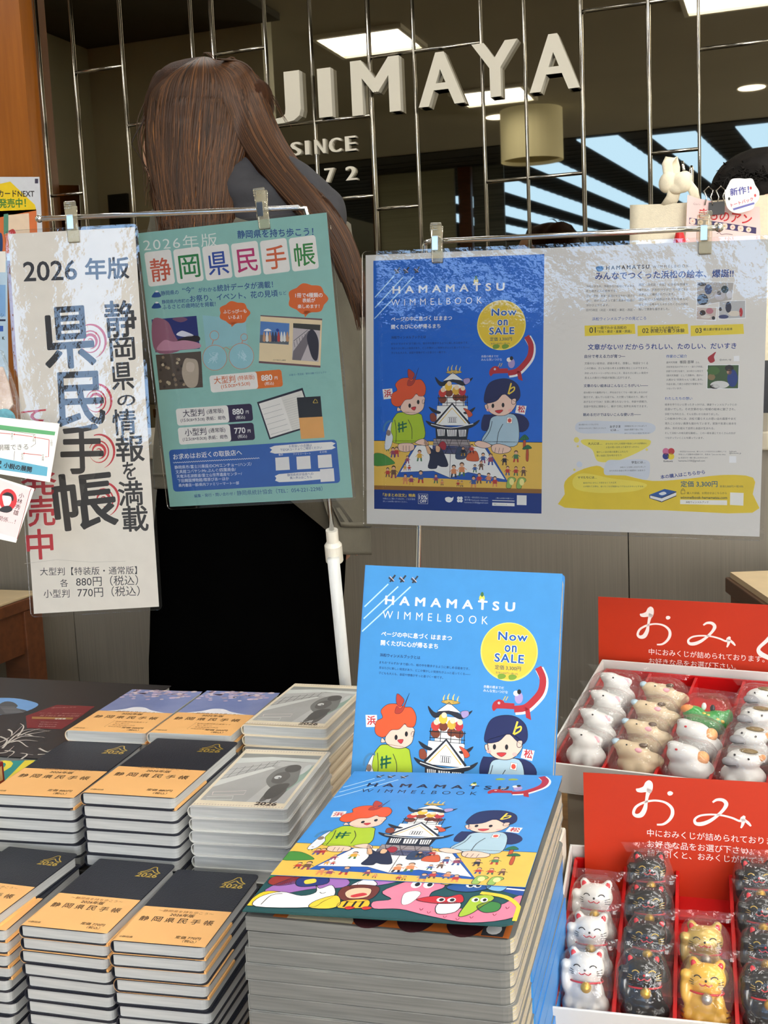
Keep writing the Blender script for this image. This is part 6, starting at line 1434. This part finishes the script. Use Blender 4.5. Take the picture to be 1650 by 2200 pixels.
e = empty('sign_card', 'white cloud shaped card with blue and red handwriting', 'sign', (0, 0, 0))
yD = yC-.022
s = Sheet(flat_pose(yD)); pts = [s.at(*zp(*p)) for p in ((1190, 640), (1190, 560), (1225, 480), (1260, 425), (1340, 415), (1400, 420), (1480, 420), (1515, 490), (1555, 560), (1550, 640), (1510, 690), (1490, 740), (1420, 770), (1310, 790), (1220, 740))]
b = MB(); b.prism(smooth_pts(pts, True, 5)[::-1], -.0012, 0, mat('white_sign_card', (236, 232, 230), .5, var=.02)); b.build('card', e, M=flat_pose(yD))
s.ptext('新作！', zp(1245, 608), zp(1450, 575), (56, 62, 150), 3, .02); s.ptext('トートバック', zp(1255, 725), zp(1495, 655), (206, 50, 70), 3, .02); s.pquad([zp(1272, 740), zp(1500, 672), zp(1506, 692), zp(1280, 760)], (110, 110, 180), 3)
for x, y, c in ((1465, 520, (200, 40, 50)), (1512, 600, (200, 60, 60)), (1232, 635, BLACK)): s.pblob([zp(x-12, y), zp(x, y-18), zp(x+12, y), zp(x, y+18)], c, 3, 3)
s.build('card_print', e, M=flat_pose(yD))
bq = at_y(1540, 445, yC)
e = empty('binder_clip', 'black binder clip with wire handles on the pink card', 'clip', bq)
b = MB(); b.add([(-.012, -.008, -.012), (.012, -.008, -.012), (.012, .009, -.012), (-.012, .009, -.012), (-.012, -.001, .008), (.012, -.001, .008), (.012, .001, .008), (-.012, .001, .008)], [(3, 2, 1, 0), (4, 5, 6, 7), (0, 1, 5, 4), (1, 2, 6, 5), (2, 3, 7, 6), (3, 0, 4, 7)], mat('black_steel', (24, 24, 26), .3, .2, var=.1)); b.build('clip_body', e)
for sx, y0 in ((-.012, -.004), (.006, .005)): MB().tube([(sx-.006, y0, .004), (sx-.003, y0, .016), (sx-.007, y0, .026), (sx, y0, .032), (sx+.007, y0, .026), (sx+.003, y0, .016), (sx+.006, y0, .004)], .0011, M_CHROME, 6).build('wire_handle', e, smooth=True)
e = empty('card_holder', 'red footed card holder under the pink card', 'stand', (0, 0, 0))
r0 = at_y(1460, 507, D-.03)
MB().tube([(r0.x, D-.03, r0.z-.012), (r0.x, D-.03, r0.z+.006)], [.011, .006], mat('red_plastic', (206, 24, 26), .3), 16).build('knob', e)
MB().tube([(r0.x, D-.03, 1.0505), (r0.x, D-.03, r0.z-.012)], .002, M_CHROME, 8).build('rod', e); MB().tube([(r0.x, D-.02, 1.0502), (r0.x, D-.02, 1.054)], .026, M_WHITE, 20).build('base', e)

# ------------------------------------------------------------------ cards hanging at the left edge, pillar poster
def hanging_card(label, pts, depth, draw, film=True):
    e = empty('small_card', label, 'card', (0, 0, 0), (0, 0, 0), 'small cards at the left edge')
    P0 = at_d(*pts[3], depth); u = (at_d(*pts[2], depth)-P0).normalized(); v = (at_d(*pts[0], depth)-P0); v = (v-u*v.dot(u)).normalized(); n = u.cross(v)
    M = Matrix((u, v, n)).transposed().to_4x4(); M.translation = P0
    s = Sheet(M); q = [s.at(*p) for p in pts]
    MB().prism(q[::-1], -.0006, 0, mat('small_card_paper', (232, 230, 222), .5, var=.02)).build('card', e, M=M)
    draw(s); s.build('card_print', e, M=M)
    return e
z4 = zc(0, 860, 360/1467)
def dr1(s):
    s.pquad([z4(-120, 200), z4(485, 275), z4(478, 308), z4(-120, 245)], (86, 158, 104), 1)
    s.pquad([z4(-120, 480), z4(418, 585), z4(410, 665), z4(-120, 590)], (88, 160, 186), 1)
    s.ptext('小説の展開', z4(28, 590), z4(275, 632), (20, 24, 30), 3, .04); s.ptext('史', z4(-60, 582), z4(12, 592), (20, 24, 30), 3, .04)
    s.ptext('網羅できる', z4(-20, 440), z4(248, 432), (70, 72, 70), 3)
    for a, c in (((-60, 280), (95, 295)), ((130, 298), (285, 318)), ((312, 325), (430, 345)), ((215, 465), (365, 482))): s.pline([z4(*a), z4(*c)], .0006, (190, 60, 60), 2); s.pquad([z4(a[0], a[1]-8), z4(a[0]-16, a[1]), z4(a[0], a[1]+8)], (190, 60, 60), 2)
    s.pline([z4(430, 345), z4(425, 495), z4(395, 495)], .0006, (190, 60, 60), 2); s.pline([z4(-60, 245), z4(310, 300), z4(312, 380), z4(270, 410)], .0004, (80, 80, 80), 2); s.pline([z4(128, 445), z4(122, 525)], .0004, (80, 80, 80), 2)
    for k, x, y in ((0, 95, 285), (1, 285, 300), (2, 440, 340), (3, 185, 460), (4, 365, 470)):
        for j in range(3): s.ptext('歴史小説社会推理'[(k+j) % 8], z4(x, y+20+j*20), z4(x+20, y+22+j*20), (70, 70, 74), 3)
hanging_card('white card with green bar, red arrows and blue title band at the left edge', [(-40, 892), (128, 910), (107, 1036), (-40, 1012)], 1.14, dr1)
def dr2(s):
    s.pquad([z4(-150, 640), z4(262, 790), z4(140, 1205), z4(-150, 1120)], (240, 206, 206), 1)
    s.pblob([z4(70+75*math.cos(t)*1.05, 870+95*math.sin(t)) for t in [2*PI*i/16 for i in range(16)]], (200, 46, 50), 2, 2)
    s.pblob([z4(20, 840), z4(45, 815), z4(90, 830), z4(100, 880), z4(80, 920), z4(40, 925), z4(28, 890)], (232, 226, 220), 3, 3); s.pblob([z4(20, 830), z4(60, 805), z4(105, 820), z4(120, 860), z4(108, 885), z4(95, 845), z4(50, 835)], (30, 28, 28), 4, 3)
    s.pblob([z4(-10, 965), z4(30, 930), z4(85, 925), z4(110, 960), z4(60, 985)], (40, 40, 42), 4, 3)
    for j, ch in enumerate('小林秀雄'): s.ptext(ch, z4(160-j*16, 850+j*50), z4(205-j*16, 862+j*50), (60, 40, 40), 3, .01)
    s.ptext('関係…！', z4(-20, 1050), z4(130, 1085), (60, 50, 40), 3)
    s.pline([z4(275, 770), z4(262, 800), z4(150, 1215)], .0006, (150, 60, 60), 3)
hanging_card('white bordered pink card with a black and red portrait at the left edge', [(-40, 1014), (74, 1050), (34, 1166), (-40, 1150)], 1.13, dr2)
e = empty('sample_bag', 'clear plastic bag with a pale sample hanging at the left edge', 'bag', (0, 0, 0))
b = MB(); z3 = zc(0, 420, 360/1467); dd = 1.20
q = [at_d(*z3(*p), dd) for p in ((-200, 1300), (0, 1350), (70, 1560), (130, 1750), (190, 1960), (-200, 1960))]
b.add(q + [p + CF*.012 for p in q], [tuple(range(5, -1, -1)), tuple(range(6, 12))] + [(i, (i+1) % 6, 6+(i+1) % 6, 6+i) for i in range(6)], M_WRAP); b.build('clear_bag', e)
q = [at_d(*z3(*p), dd+.004) for p in ((-200, 1500), (20, 1500), (70, 1640), (110, 1830), (60, 1900), (-200, 1900))]
b = MB(); b.add(q + [p + CF*.004 for p in q], [tuple(range(5, -1, -1)), tuple(range(6, 12))] + [(i, (i+1) % 6, 6+(i+1) % 6, 6+i) for i in range(6)], mat('brown_print', (180, 156, 140), .6, 0, scale=60, rgb2=(220, 206, 196))); b.build('sample', e)
b = MB(); b.tube([at_d(*z3(40, 1960), dd-.002), at_d(*z3(40, 1960), dd+.001)], .011, mat('teal_dot_label', (70, 140, 156), .5, var=.2, scale=300), 20); b.build('teal_seal', e)
p0, p1 = at_d(-40, 905, dd), at_d(-60, 470, dd)
MB().tube([at_d(-40, 740, dd), p1 + Vector((0, 0, .0))], .0015, M_CHROME, 6).build('hanging_wire', e)
def board(label, pts, depth, col, draw, name='notice_board'):
    e = empty(name, label, 'notice', (0, 0, 0))
    P0 = at_d(*pts[3], depth); u = Vector((1, 0, 0)); 
    s = Sheet(flat_pose(P0.y)); q = [s.at(*p) for p in pts]
    MB().prism(q[::-1], -.002, 0, ink(col)).build('sheet', e, M=flat_pose(P0.y)); draw(s); s.build('sheet_print', e, M=flat_pose(P0.y)); return e
def drb(s):
    s.pquad([(-60, 540), (12, 540), (12, 585), (-60, 585)], (238, 236, 230), 1); s.pquad([(-60, 612), (12, 612), (12, 680), (-60, 680)], (130, 176, 226), 1); s.ptext('シ', (2, 682), (9, 681), (60, 90, 130), 2); s.pquad([(-60, 686), (12, 686), (12, 690), (-60, 690)], (40, 50, 80), 2); s.pquad([(-20, 700), (7, 700), (7, 712), (-20, 712)], (60, 100, 190), 2); s.ptext('K', (5, 730), (10, 730), (20, 24, 30), 2, .05)
board('pale blue notice partly hidden behind the narrow poster at the left edge', [(-60, 560), (14, 560), (19, 960), (-60, 960)], 2.3, (186, 214, 236), drb)
def drp(s):
    s.pquad([(-70, 470), (0, 395), (22, 390), (75, 440), (78, 452), (-70, 480)], (240, 208, 40), 1)
    s.ptext('文書カードNEXT', (-32, 424), (74, 424), (40, 40, 46), 3, .02); s.ptext('好評発売中！', (-36, 448), (56, 446), (70, 130, 60), 3, .03)
    s.pquad([(-70, 456), (78, 450), (82, 540), (-70, 550)], (220, 120, 70), 1); s.pquad([(18, 462), (62, 458), (64, 500), (18, 504)], (240, 216, 190), 2); s.pquad([(8, 460), (18, 459), (18, 500), (8, 504)], (90, 150, 130), 2); s.pblob([(-20, 520), (2, 500), (6, 530), (0, 556), (-20, 556)], (40, 70, 120), 2); s.pblob([(18, 498), (28, 492), (34, 500), (28, 506)], (200, 60, 60), 3); s.pquad([(75, 384), (82, 384), (82, 394), (75, 394)], (60, 56, 80), 2)
pp = at_y(0, 560, WALL_Y-.066); board('poster with a yellow triangle on the orange pillar', [(-70, 380), (84, 380), (94, 560), (-70, 560)], (pp-EYE).dot(CF), (214, 218, 226), drp, 'wall_poster')

# ------------------------------------------------------------------ people
M_SKIN = mat('skin', (214, 166, 138), .5, var=.04, scale=40, sss=.1)
def hair_mat(name, a, c):
    m = mat(name, a, .55, 0, spec=.05, scale=22, stretch=(5, 5, .35), rgb2=c, bump=.5, bscale=60)
    for n in m.node_tree.nodes:
        if n.type == 'TEX_NOISE' and n.inputs['Scale'].default_value == 60:
            n.inputs['Scale'].default_value = 90
    return m
M_HAIR = hair_mat('brown_hair', (34, 20, 12), (62, 36, 20))
HS = [mat('brown_strand', (58, 38, 24), .5, spec=.25), mat('auburn_strand', (86, 56, 33), .5, spec=.25), mat('dark_strand', (36, 24, 16), .5, spec=.25), mat('copper_strand', (136, 86, 38), .5, spec=.3)]
WD = 1.72
def Wp(px, py, dd=0): return at_d(px, py, WD+dd)
hc = Wp(440, 275)
foot = Vector((hc.x-.02, hc.y+.02, 0))
woman = empty('person', 'woman from behind with long brown hair, grey hooded jacket and black skirt', 'person', foot)
def under(o, root):
    o.parent = root; o.matrix_parent_inverse = Matrix.Identity(4); o.location = o.location - root.location if o.location.length else -root.location; return o
ax = Matrix((CR, -CD, -CF)).transposed()        # right, up, towards the viewer as seen by the photographer
def eul_cam(rx=0, ry=0, rz=0): return (ax @ Euler((rx, ry, rz)).to_matrix()).to_euler()
def E_(px, py, dd, r, rz=0): return (tuple(Wp(px, py, dd)), r, tuple(eul_cam(0, 0, rz)))
shades = random.Random(17)
# body: head, neck, trunk, arms, hands and legs in one skin
hip_l, hip_r = Wp(480, 1080), Wp(595, 1080)
body = [E_(440, 280, .005, (.078, .088, .085)), E_(408, 318, .035, (.066, .085, .066), .35), E_(372, 345, .052, (.045, .060, .045), .3), E_(338, 338, .062, (.016, .014, .014), .4), E_(362, 398, .05, (.03, .022, .03)), E_(345, 378, .06, (.018, .008, .016)),
        E_(400, 312, -.045, (.014, .028, .014)), E_(470, 390, .02, (.055, .075, .055), -.5), E_(540, 470, .03, (.10, .06, .07), -.2),
        E_(545, 560, .03, (.150, .10, .085)), E_(550, 700, .03, (.135, .12, .085)), E_(550, 860, .03, (.125, .12, .085)), E_(540, 1010, .03, (.115, .11, .09))]
def limb(a, b, r0, r1, n=6): return [(tuple(a.lerp(b, i/n)), (r0+(r1-r0)*i/n,)*3) for i in range(n+1)]
sh_r, el_r, wr_r = Wp(690, 520, .02), Wp(735, 800, .03), Wp(712, 1020, .06)
sh_l, el_l, wr_l = Wp(395, 500, .06), Wp(360, 720, .12), Wp(330, 820, .30)
body += limb(sh_r, el_r, .048, .038) + limb(el_r, wr_r, .036, .024) + limb(sh_l, el_l, .048, .038) + limb(el_l, wr_l, .036, .024)
for wr, dv in ((wr_r, Vector((-.1, .3, -1))), (wr_l, Vector((-.2, 1, -.2)))):
    dv.normalize(); sd = dv.cross(Vector((0, 1, .3))).normalized()
    body += [(tuple(wr+dv*.05), (.030, .02, .035))]
    for k in range(4): body += limb(wr+dv*.08+sd*(k-1.5)*.017, wr+dv*(.14-.012*abs(k-1.3))+sd*(k-1.5)*.02+Vector((0, .01, -.012)), .0092, .008, 4)
    body += limb(wr+dv*.03+sd*.024, wr+dv*.085+sd*.05, .011, .009, 4)
for hp, s_ in ((hip_l, -1), (hip_r, 1)):
    kn = Vector((hp.x+.005*s_, hp.y+.01, .48)); an = Vector((hp.x+.01*s_, hp.y+.04, .09))
    body += limb(hp, kn, .075, .052, 8) + limb(kn, an, .052, .036, 8) + [((an.x, an.y+.05, .045), (.04, .11, .036))]
o = blob('body', body, M_SKIN, .0075, None, 5); under(o, woman)
# jacket
M_JACK = mat('olive_grey_cotton', (98, 94, 82), .85, var=.08, scale=40, bump=.25, bscale=260)
M_HOOD = mat('slate_sweat_cloth', (50, 50, 54), .9, var=.1, scale=40, bump=1.0, bscale=28)
M_SKIRT = mat('black_cloth', (4, 4, 4), 1, spec=0, var=.1, scale=30)
def rings(rows, n, depth, seed, amp):
    out = []
    for (yl, yr, xl, xr, dd, dp) in rows:
        ring = []
        for j in range(n):
            q = 2*PI*j/n; t = math.cos(q); px = (xl+xr)/2 + (xr-xl)/2*t; py = yl + (yr-yl)*(lambda g: g*g*(3-2*g))(min(1, max(0, (t-.5)/.22)))
            k = noise.noise(Vector((t*3.2+seed, math.sin(q)*2, py*.0045))) + .5*noise.noise(Vector((t*7, seed, py*.011)))
            ring.append(Wp(px + k*amp*900, py, dd - dp*math.sin(q) + k*amp))
        out.append(ring)
    return out
def dense(rows, k=5): return [tuple(r) for r in smooth_pts(rows, False, k)]
b = MB(); b.loft(rings(dense([(432, 428, 470, 600, .02, .05), (446, 440, 400, 668, .02, .085), (478, 466, 352, 722, .02, .11), (560, 550, 336, 765, .02, .125), (700, 690, 338, 778, .02, .13), (860, 860, 336, 786, .02, .13), (960, 1040, 332, 792, .02, .14), (1010, 1130, 330, 797, .02, .148), (1050, 1192, 329, 801, .02, .15)]), 56, 0, 2.0, .006), M_JACK)
o = b.build('jacket', None, smooth=True); under(o, woman)
b = MB(); b.loft(rings(dense([(1016, 1122, 327, 799, .02, .151), (1019, 1127, 326, 801, .02, .1545), (1022, 1132, 327, 800, .02, .152)], 3), 56, 0, 2.0, .006), M_JACK); o = b.build('hem_seam', None, smooth=True); under(o, woman)
def sleeve(a, e_, w_, r, nm):
    pts = smooth_pts([tuple(a), tuple(a.lerp(e_, .5)), tuple(e_), tuple(e_.lerp(w_, .6)), tuple(w_)], False, 5); n = len(pts)
    b = MB(); b.tube(pts, [r*(1-.38*i/n)+.004*noise.noise(Vector((i*.7, r*90, 3))) for i in range(n)], M_JACK, 20); o = b.build(nm, None, smooth=True); under(o, woman)
sleeve(sh_r + Vector((-.02, 0, .012)), el_r, wr_r, .066, 'sleeve'); sleeve(sh_l + Vector((0.02, 0, .012)), el_l, wr_l, .068, 'sleeve')
o = blob('hood', [E_(560, 372, -.02, (.062, .030, .06), -.35), E_(620, 392, -.035, (.06, .034, .06), -.45), E_(665, 420, -.03, (.045, .03, .06), -.6), E_(520, 400, -.03, (.06, .04, .06), .1), E_(560, 430, -.045, (.09, .034, .06), -.2), E_(640, 455, -.045, (.07, .035, .06), -.4), E_(700, 480, -.03, (.03, .05, .05), -.2), E_(600, 480, -.05, (.09, .03, .05), -.2)], M_HOOD, .006, None, 5); under(o, woman)
b = MB(); b.loft(rings(dense([(930, 930, 345, 745, .02, .11), (1080, 1080, 335, 748, .02, .128), (1250, 1250, 324, 742, .02, .135), (1480, 1480, 318, 738, .02, .135), (1900, 1900, 312, 740, .02, .135), (2280, 2280, 306, 742, .02, .14)]), 56, 0, 6.0, .007), M_SKIRT)
o = b.build('skirt', None, smooth=True); under(o, woman)
for hp in (hip_l, hip_r):
    q = Vector((hp.x, hp.y+.06, .05))
    o = blob('shoe', [((q.x, q.y, .042), (.046, .125, .04)), ((q.x, q.y-.06, .055), (.042, .06, .05))], mat('black_shoe', (22, 22, 24), .4, var=.1), .006, None, 4); under(o, woman)
# hair
cap = [E_(438, 252, -.012, (.088, .080, .102)), E_(402, 240, -.01, (.056, .068, .09)), E_(490, 222, -.005, (.046, .060, .085), -.5), E_(522, 262, -.02, (.036, .066, .07), -.55)]
for (x, y, dd, rx, ry) in ((352, 250, .0, .026, .07), (370, 300, -.035, .040, .09), (420, 320, -.055, .072, .10), (420, 400, -.065, .066, .09), (425, 470, -.07, .058, .08), (430, 530, -.07, .046, .07), (470, 330, -.05, .04, .08)): cap.append(E_(x, y, dd, (rx, ry, .045)))
for (x, y, dd, r_) in smooth_pts([(494, 215, -.035, .038), (536, 282, -.05, .033), (580, 350, -.075, .025), (632, 410, -.095, .023), (688, 465, -.105, .024), (735, 535, -.105, .021), (762, 610, -.105, .017), (776, 670, -.105, .011)], False, 7): cap.append((tuple(Wp(x, y, dd)), (r_, r_, r_)))
o = blob('hair', cap, M_HAIR, .005, None, 10)
from mathutils.bvhtree import BVHTree
bvh = BVHTree.FromPolygons([v.co.copy() for v in o.data.vertices], [tuple(p.vertices) for p in o.data.polygons]); under(o, woman)
b = MB(); R = random.Random(31)
def strand(pts, r, hug=True):
    out = []; last = None
    for p in smooth_pts(pts, False, 5):
        q = Wp(*p)
        if hug:
            hit = bvh.ray_cast(EYE, (q-EYE).normalized())[0]
            if hit is not None: q = hit - CF*.0015; last = (q-EYE).dot(CF)
            elif last: q = EYE + (q-EYE)*(last/(q-EYE).dot(CF))
        out.append(q)
    for _ in range(3): out = [out[0]] + [(out[i-1]+out[i]*2+out[i+1])/4 for i in range(1, len(out)-1)] + [out[-1]]
    n = len(out)
    b.tube(out, [r*(.6+.4*min(1, i/3))*(1-.75*max(0, (i/n-.55)/.45)) for i in range(n)], HS[min(3, int(abs(R.gauss(0, 1.1))))], 5, False)
for k in range(420):
    t = R.uniform(-1, 1); j = lambda a: R.uniform(-a, a); end = R.uniform(455, 545)
    strand([(438+t*22, 124+6*t*t, 0), (434+t*86, 152+24*t*t, 0), (430+t*108, 215, 0), (424+t*104+j(8), 300, 0), (420+t*90+j(12), 390, -.1), (424+t*76+j(16), end, -.1)], R.uniform(.0008, .0022))
for k in range(360):
    t = R.uniform(-1, 1); j = R.uniform(-5, 5)
    ctr = [(466, 138), (503, 160), (526, 217), (560, 295), (608, 366), (674, 443), (728, 522), (758, 600), (776, 670+R.uniform(-30, 40))]
    hw = [12, 34, 42, 40, 36, 34, 30, 24, 14]; nx_ = [(.3, -.9), (.75, -.65), (.88, -.45), (.85, -.5), (.7, -.7), (.75, -.65), (.85, -.5), (.95, -.3), (1, -.1)]
    strand([(cx+nx_[i][0]*hw[i]*t+j, cy+nx_[i][1]*hw[i]*t, -.1) for i, (cx, cy) in enumerate(ctr)][:R.randint(6, 9)], R.uniform(.0008, .0021))
for k in range(26):
    x0 = R.uniform(318, 345); x1 = R.uniform(284, 330)
    strand([(x0+20, 170, -.03), (x0, 205, -.05), (x1, R.uniform(255, 300), -.05), (x1+R.uniform(0, 20), R.uniform(320, 360), -.05), (R.uniform(310, 350), R.uniform(370, 450), -.06)], R.uniform(.0005, .0010), False)
for k in range(24):
    a_ = R.uniform(-.2, 1.2); strand([(440+a_*120, 118+a_*a_*70, -.02), (450+a_*130+R.uniform(-6, 10), 112+a_*a_*90, -.03), (470+a_*140, 140+a_*120, -.05)], .0005, False)
o = b.build('hair_strands', None, smooth=True); under(o, woman)
b = MB()
g0 = [(352, 352, -.005), (330, 372, .01), (312, 362, .05), (318, 345, .06), (340, 342, .03)]
b.tube([Wp(*p) for p in smooth_pts(g0, True, 4)] + [Wp(*g0[0])], .0013, M_CHROME, 6, False); b.tube([Wp(355, 352, -.01), Wp(395, 318, -.06)], .0012, M_CHROME, 6)
o = b.build('glasses', None, smooth=True); under(o, woman)
# second person behind the counter
PD = 2.5
def Pp(px, py, dd=0): return at_d(px, py, PD+dd)
p2 = Pp(1650, 440)
man = empty('person', 'person with short dark hair behind the counter, partly hidden by the pink sign card', 'person', (p2.x, p2.y, 0))
def EP(px, py, dd, r, rz=0): return (tuple(Pp(px, py, dd)), r, tuple(eul_cam(0, 0, rz)))
bd = [EP(1648, 425, 0, (.082, .105, .09)), EP(1672, 478, -.03, (.06, .075, .06)), EP(1722, 462, -.03, (.018, .022, .016)), EP(1700, 515, -.03, (.035, .03, .035)), EP(1645, 455, -.085, (.014, .030, .016)), EP(1640, 560, 0, (.05, .08, .05))]
bd += [((p2.x, p2.y, 1.30), (.20, .10, .10)), ((p2.x, p2.y, 1.12), (.16, .11, .2)), ((p2.x, p2.y, .92), (.16, .12, .14))]
for sx in (-1, 1):
    s0, e0, w0 = Vector((p2.x+sx*.19, p2.y, 1.32)), Vector((p2.x+sx*.23, p2.y-.02, 1.06)), Vector((p2.x+sx*.17, p2.y-.16, .98))
    bd += limb(s0, e0, .05, .038) + limb(e0, w0, .036, .026) + [((w0.x-sx*.02, w0.y-.05, w0.z), (.04, .045, .018))]
    for k in range(4): bd += limb(Vector((w0.x-sx*.02+(k-1.5)*.019, w0.y-.085, w0.z)), Vector((w0.x-sx*.02+(k-1.5)*.021, w0.y-.14+.01*abs(k-1.5), w0.z-.015)), .0095, .008, 4)
    bd += limb(Vector((w0.x-sx*.055, w0.y-.04, w0.z)), Vector((w0.x-sx*.085, w0.y-.085, w0.z-.006)), .011, .009, 4)
    bd += limb(Vector((p2.x+sx*.09, p2.y, .88)), Vector((p2.x+sx*.1, p2.y, .48)), .085, .056, 7) + limb(Vector((p2.x+sx*.1, p2.y, .48)), Vector((p2.x+sx*.1, p2.y+.02, .08)), .054, .038, 7) + [((p2.x+sx*.1, p2.y-.04, .045), (.042, .12, .04))]
o = blob('body', bd, M_SKIN, .008, None, 4); under(o, man)
hb = [EP(1640, 405, .01, (.112, .085, .11)), EP(1600, 440, .02, (.07, .09, .09)), EP(1690, 385, -.01, (.07, .05, .09)), EP(1590, 395, 0, (.05, .05, .07)), EP(1630, 375, -.02, (.07, .04, .08)), EP(1610, 480, .03, (.06, .07, .07))]
o = blob('hair', hb, mat('black_hair', (14, 12, 11), .7, 0, spec=.2, scale=40, rgb2=(28, 23, 19), bump=.9, bscale=70), .007, None, 3); under(o, man)
b = MB()
for k in range(520):
    q = R.uniform(-2.6, 1.0); rr = R.uniform(.45, 1.12); x, y = 1645+105*rr*math.sin(q)*.98, 425-88*rr*math.cos(q)
    if y > 470: continue
    p = Pp(x, y, -.09*math.sqrt(max(0, 1-rr*rr))-.02); b.tube([p, p + CR*R.uniform(-.012, .012) - CD*R.uniform(-.004, .012) - CF*.006, p + CR*R.uniform(-.02, .02) - CD*R.uniform(-.012, .01)], [.002, .0016, .0005], MATS['black_hair'], 5, False)
o = b.build('hair_strands', None, smooth=True); under(o, man)
b = MB(); n = 36
b.loft([[Vector((p2.x+rx*math.cos(2*PI*j/n), p2.y+ry*math.sin(2*PI*j/n), z)) for j in range(n)] for z, rx, ry in ((1.40, .07, .07), (1.385, .14, .10), (1.33, .235, .125), (1.2, .225, .14), (1.0, .19, .14), (.86, .185, .145))], mat('dark_work_shirt', (52, 54, 60), .85, var=.08, scale=60)); o = b.build('shirt', None, smooth=True); under(o, man)
b = MB(); b.loft([[Vector((p2.x+rx*math.cos(2*PI*j/n), p2.y+ry*math.sin(2*PI*j/n), z)) for j in range(n)] for z, rx, ry in ((.9, .182, .142), (.6, .19, .13), (.1, .17, .12))], M_SKIRT); o = b.build('trousers', None, smooth=True); under(o, man)
for sx in (-1, 1):
    s0, e0, w0 = Vector((p2.x+sx*.185, p2.y, 1.335)), Vector((p2.x+sx*.23, p2.y-.02, 1.06)), Vector((p2.x+sx*.17, p2.y-.16, .98))
    pts = smooth_pts([tuple(s0), tuple(s0.lerp(e0, .5)), tuple(e0), tuple(e0.lerp(w0, .55)), tuple(w0)], False, 5); n = len(pts)
    b = MB(); b.tube(pts, [.066*(1-.42*i/n)+.003*noise.noise(Vector((i*.8, sx, 5))) for i in range(n)], MATS['dark_work_shirt'], 18); o = b.build('sleeve', None, smooth=True); under(o, man)
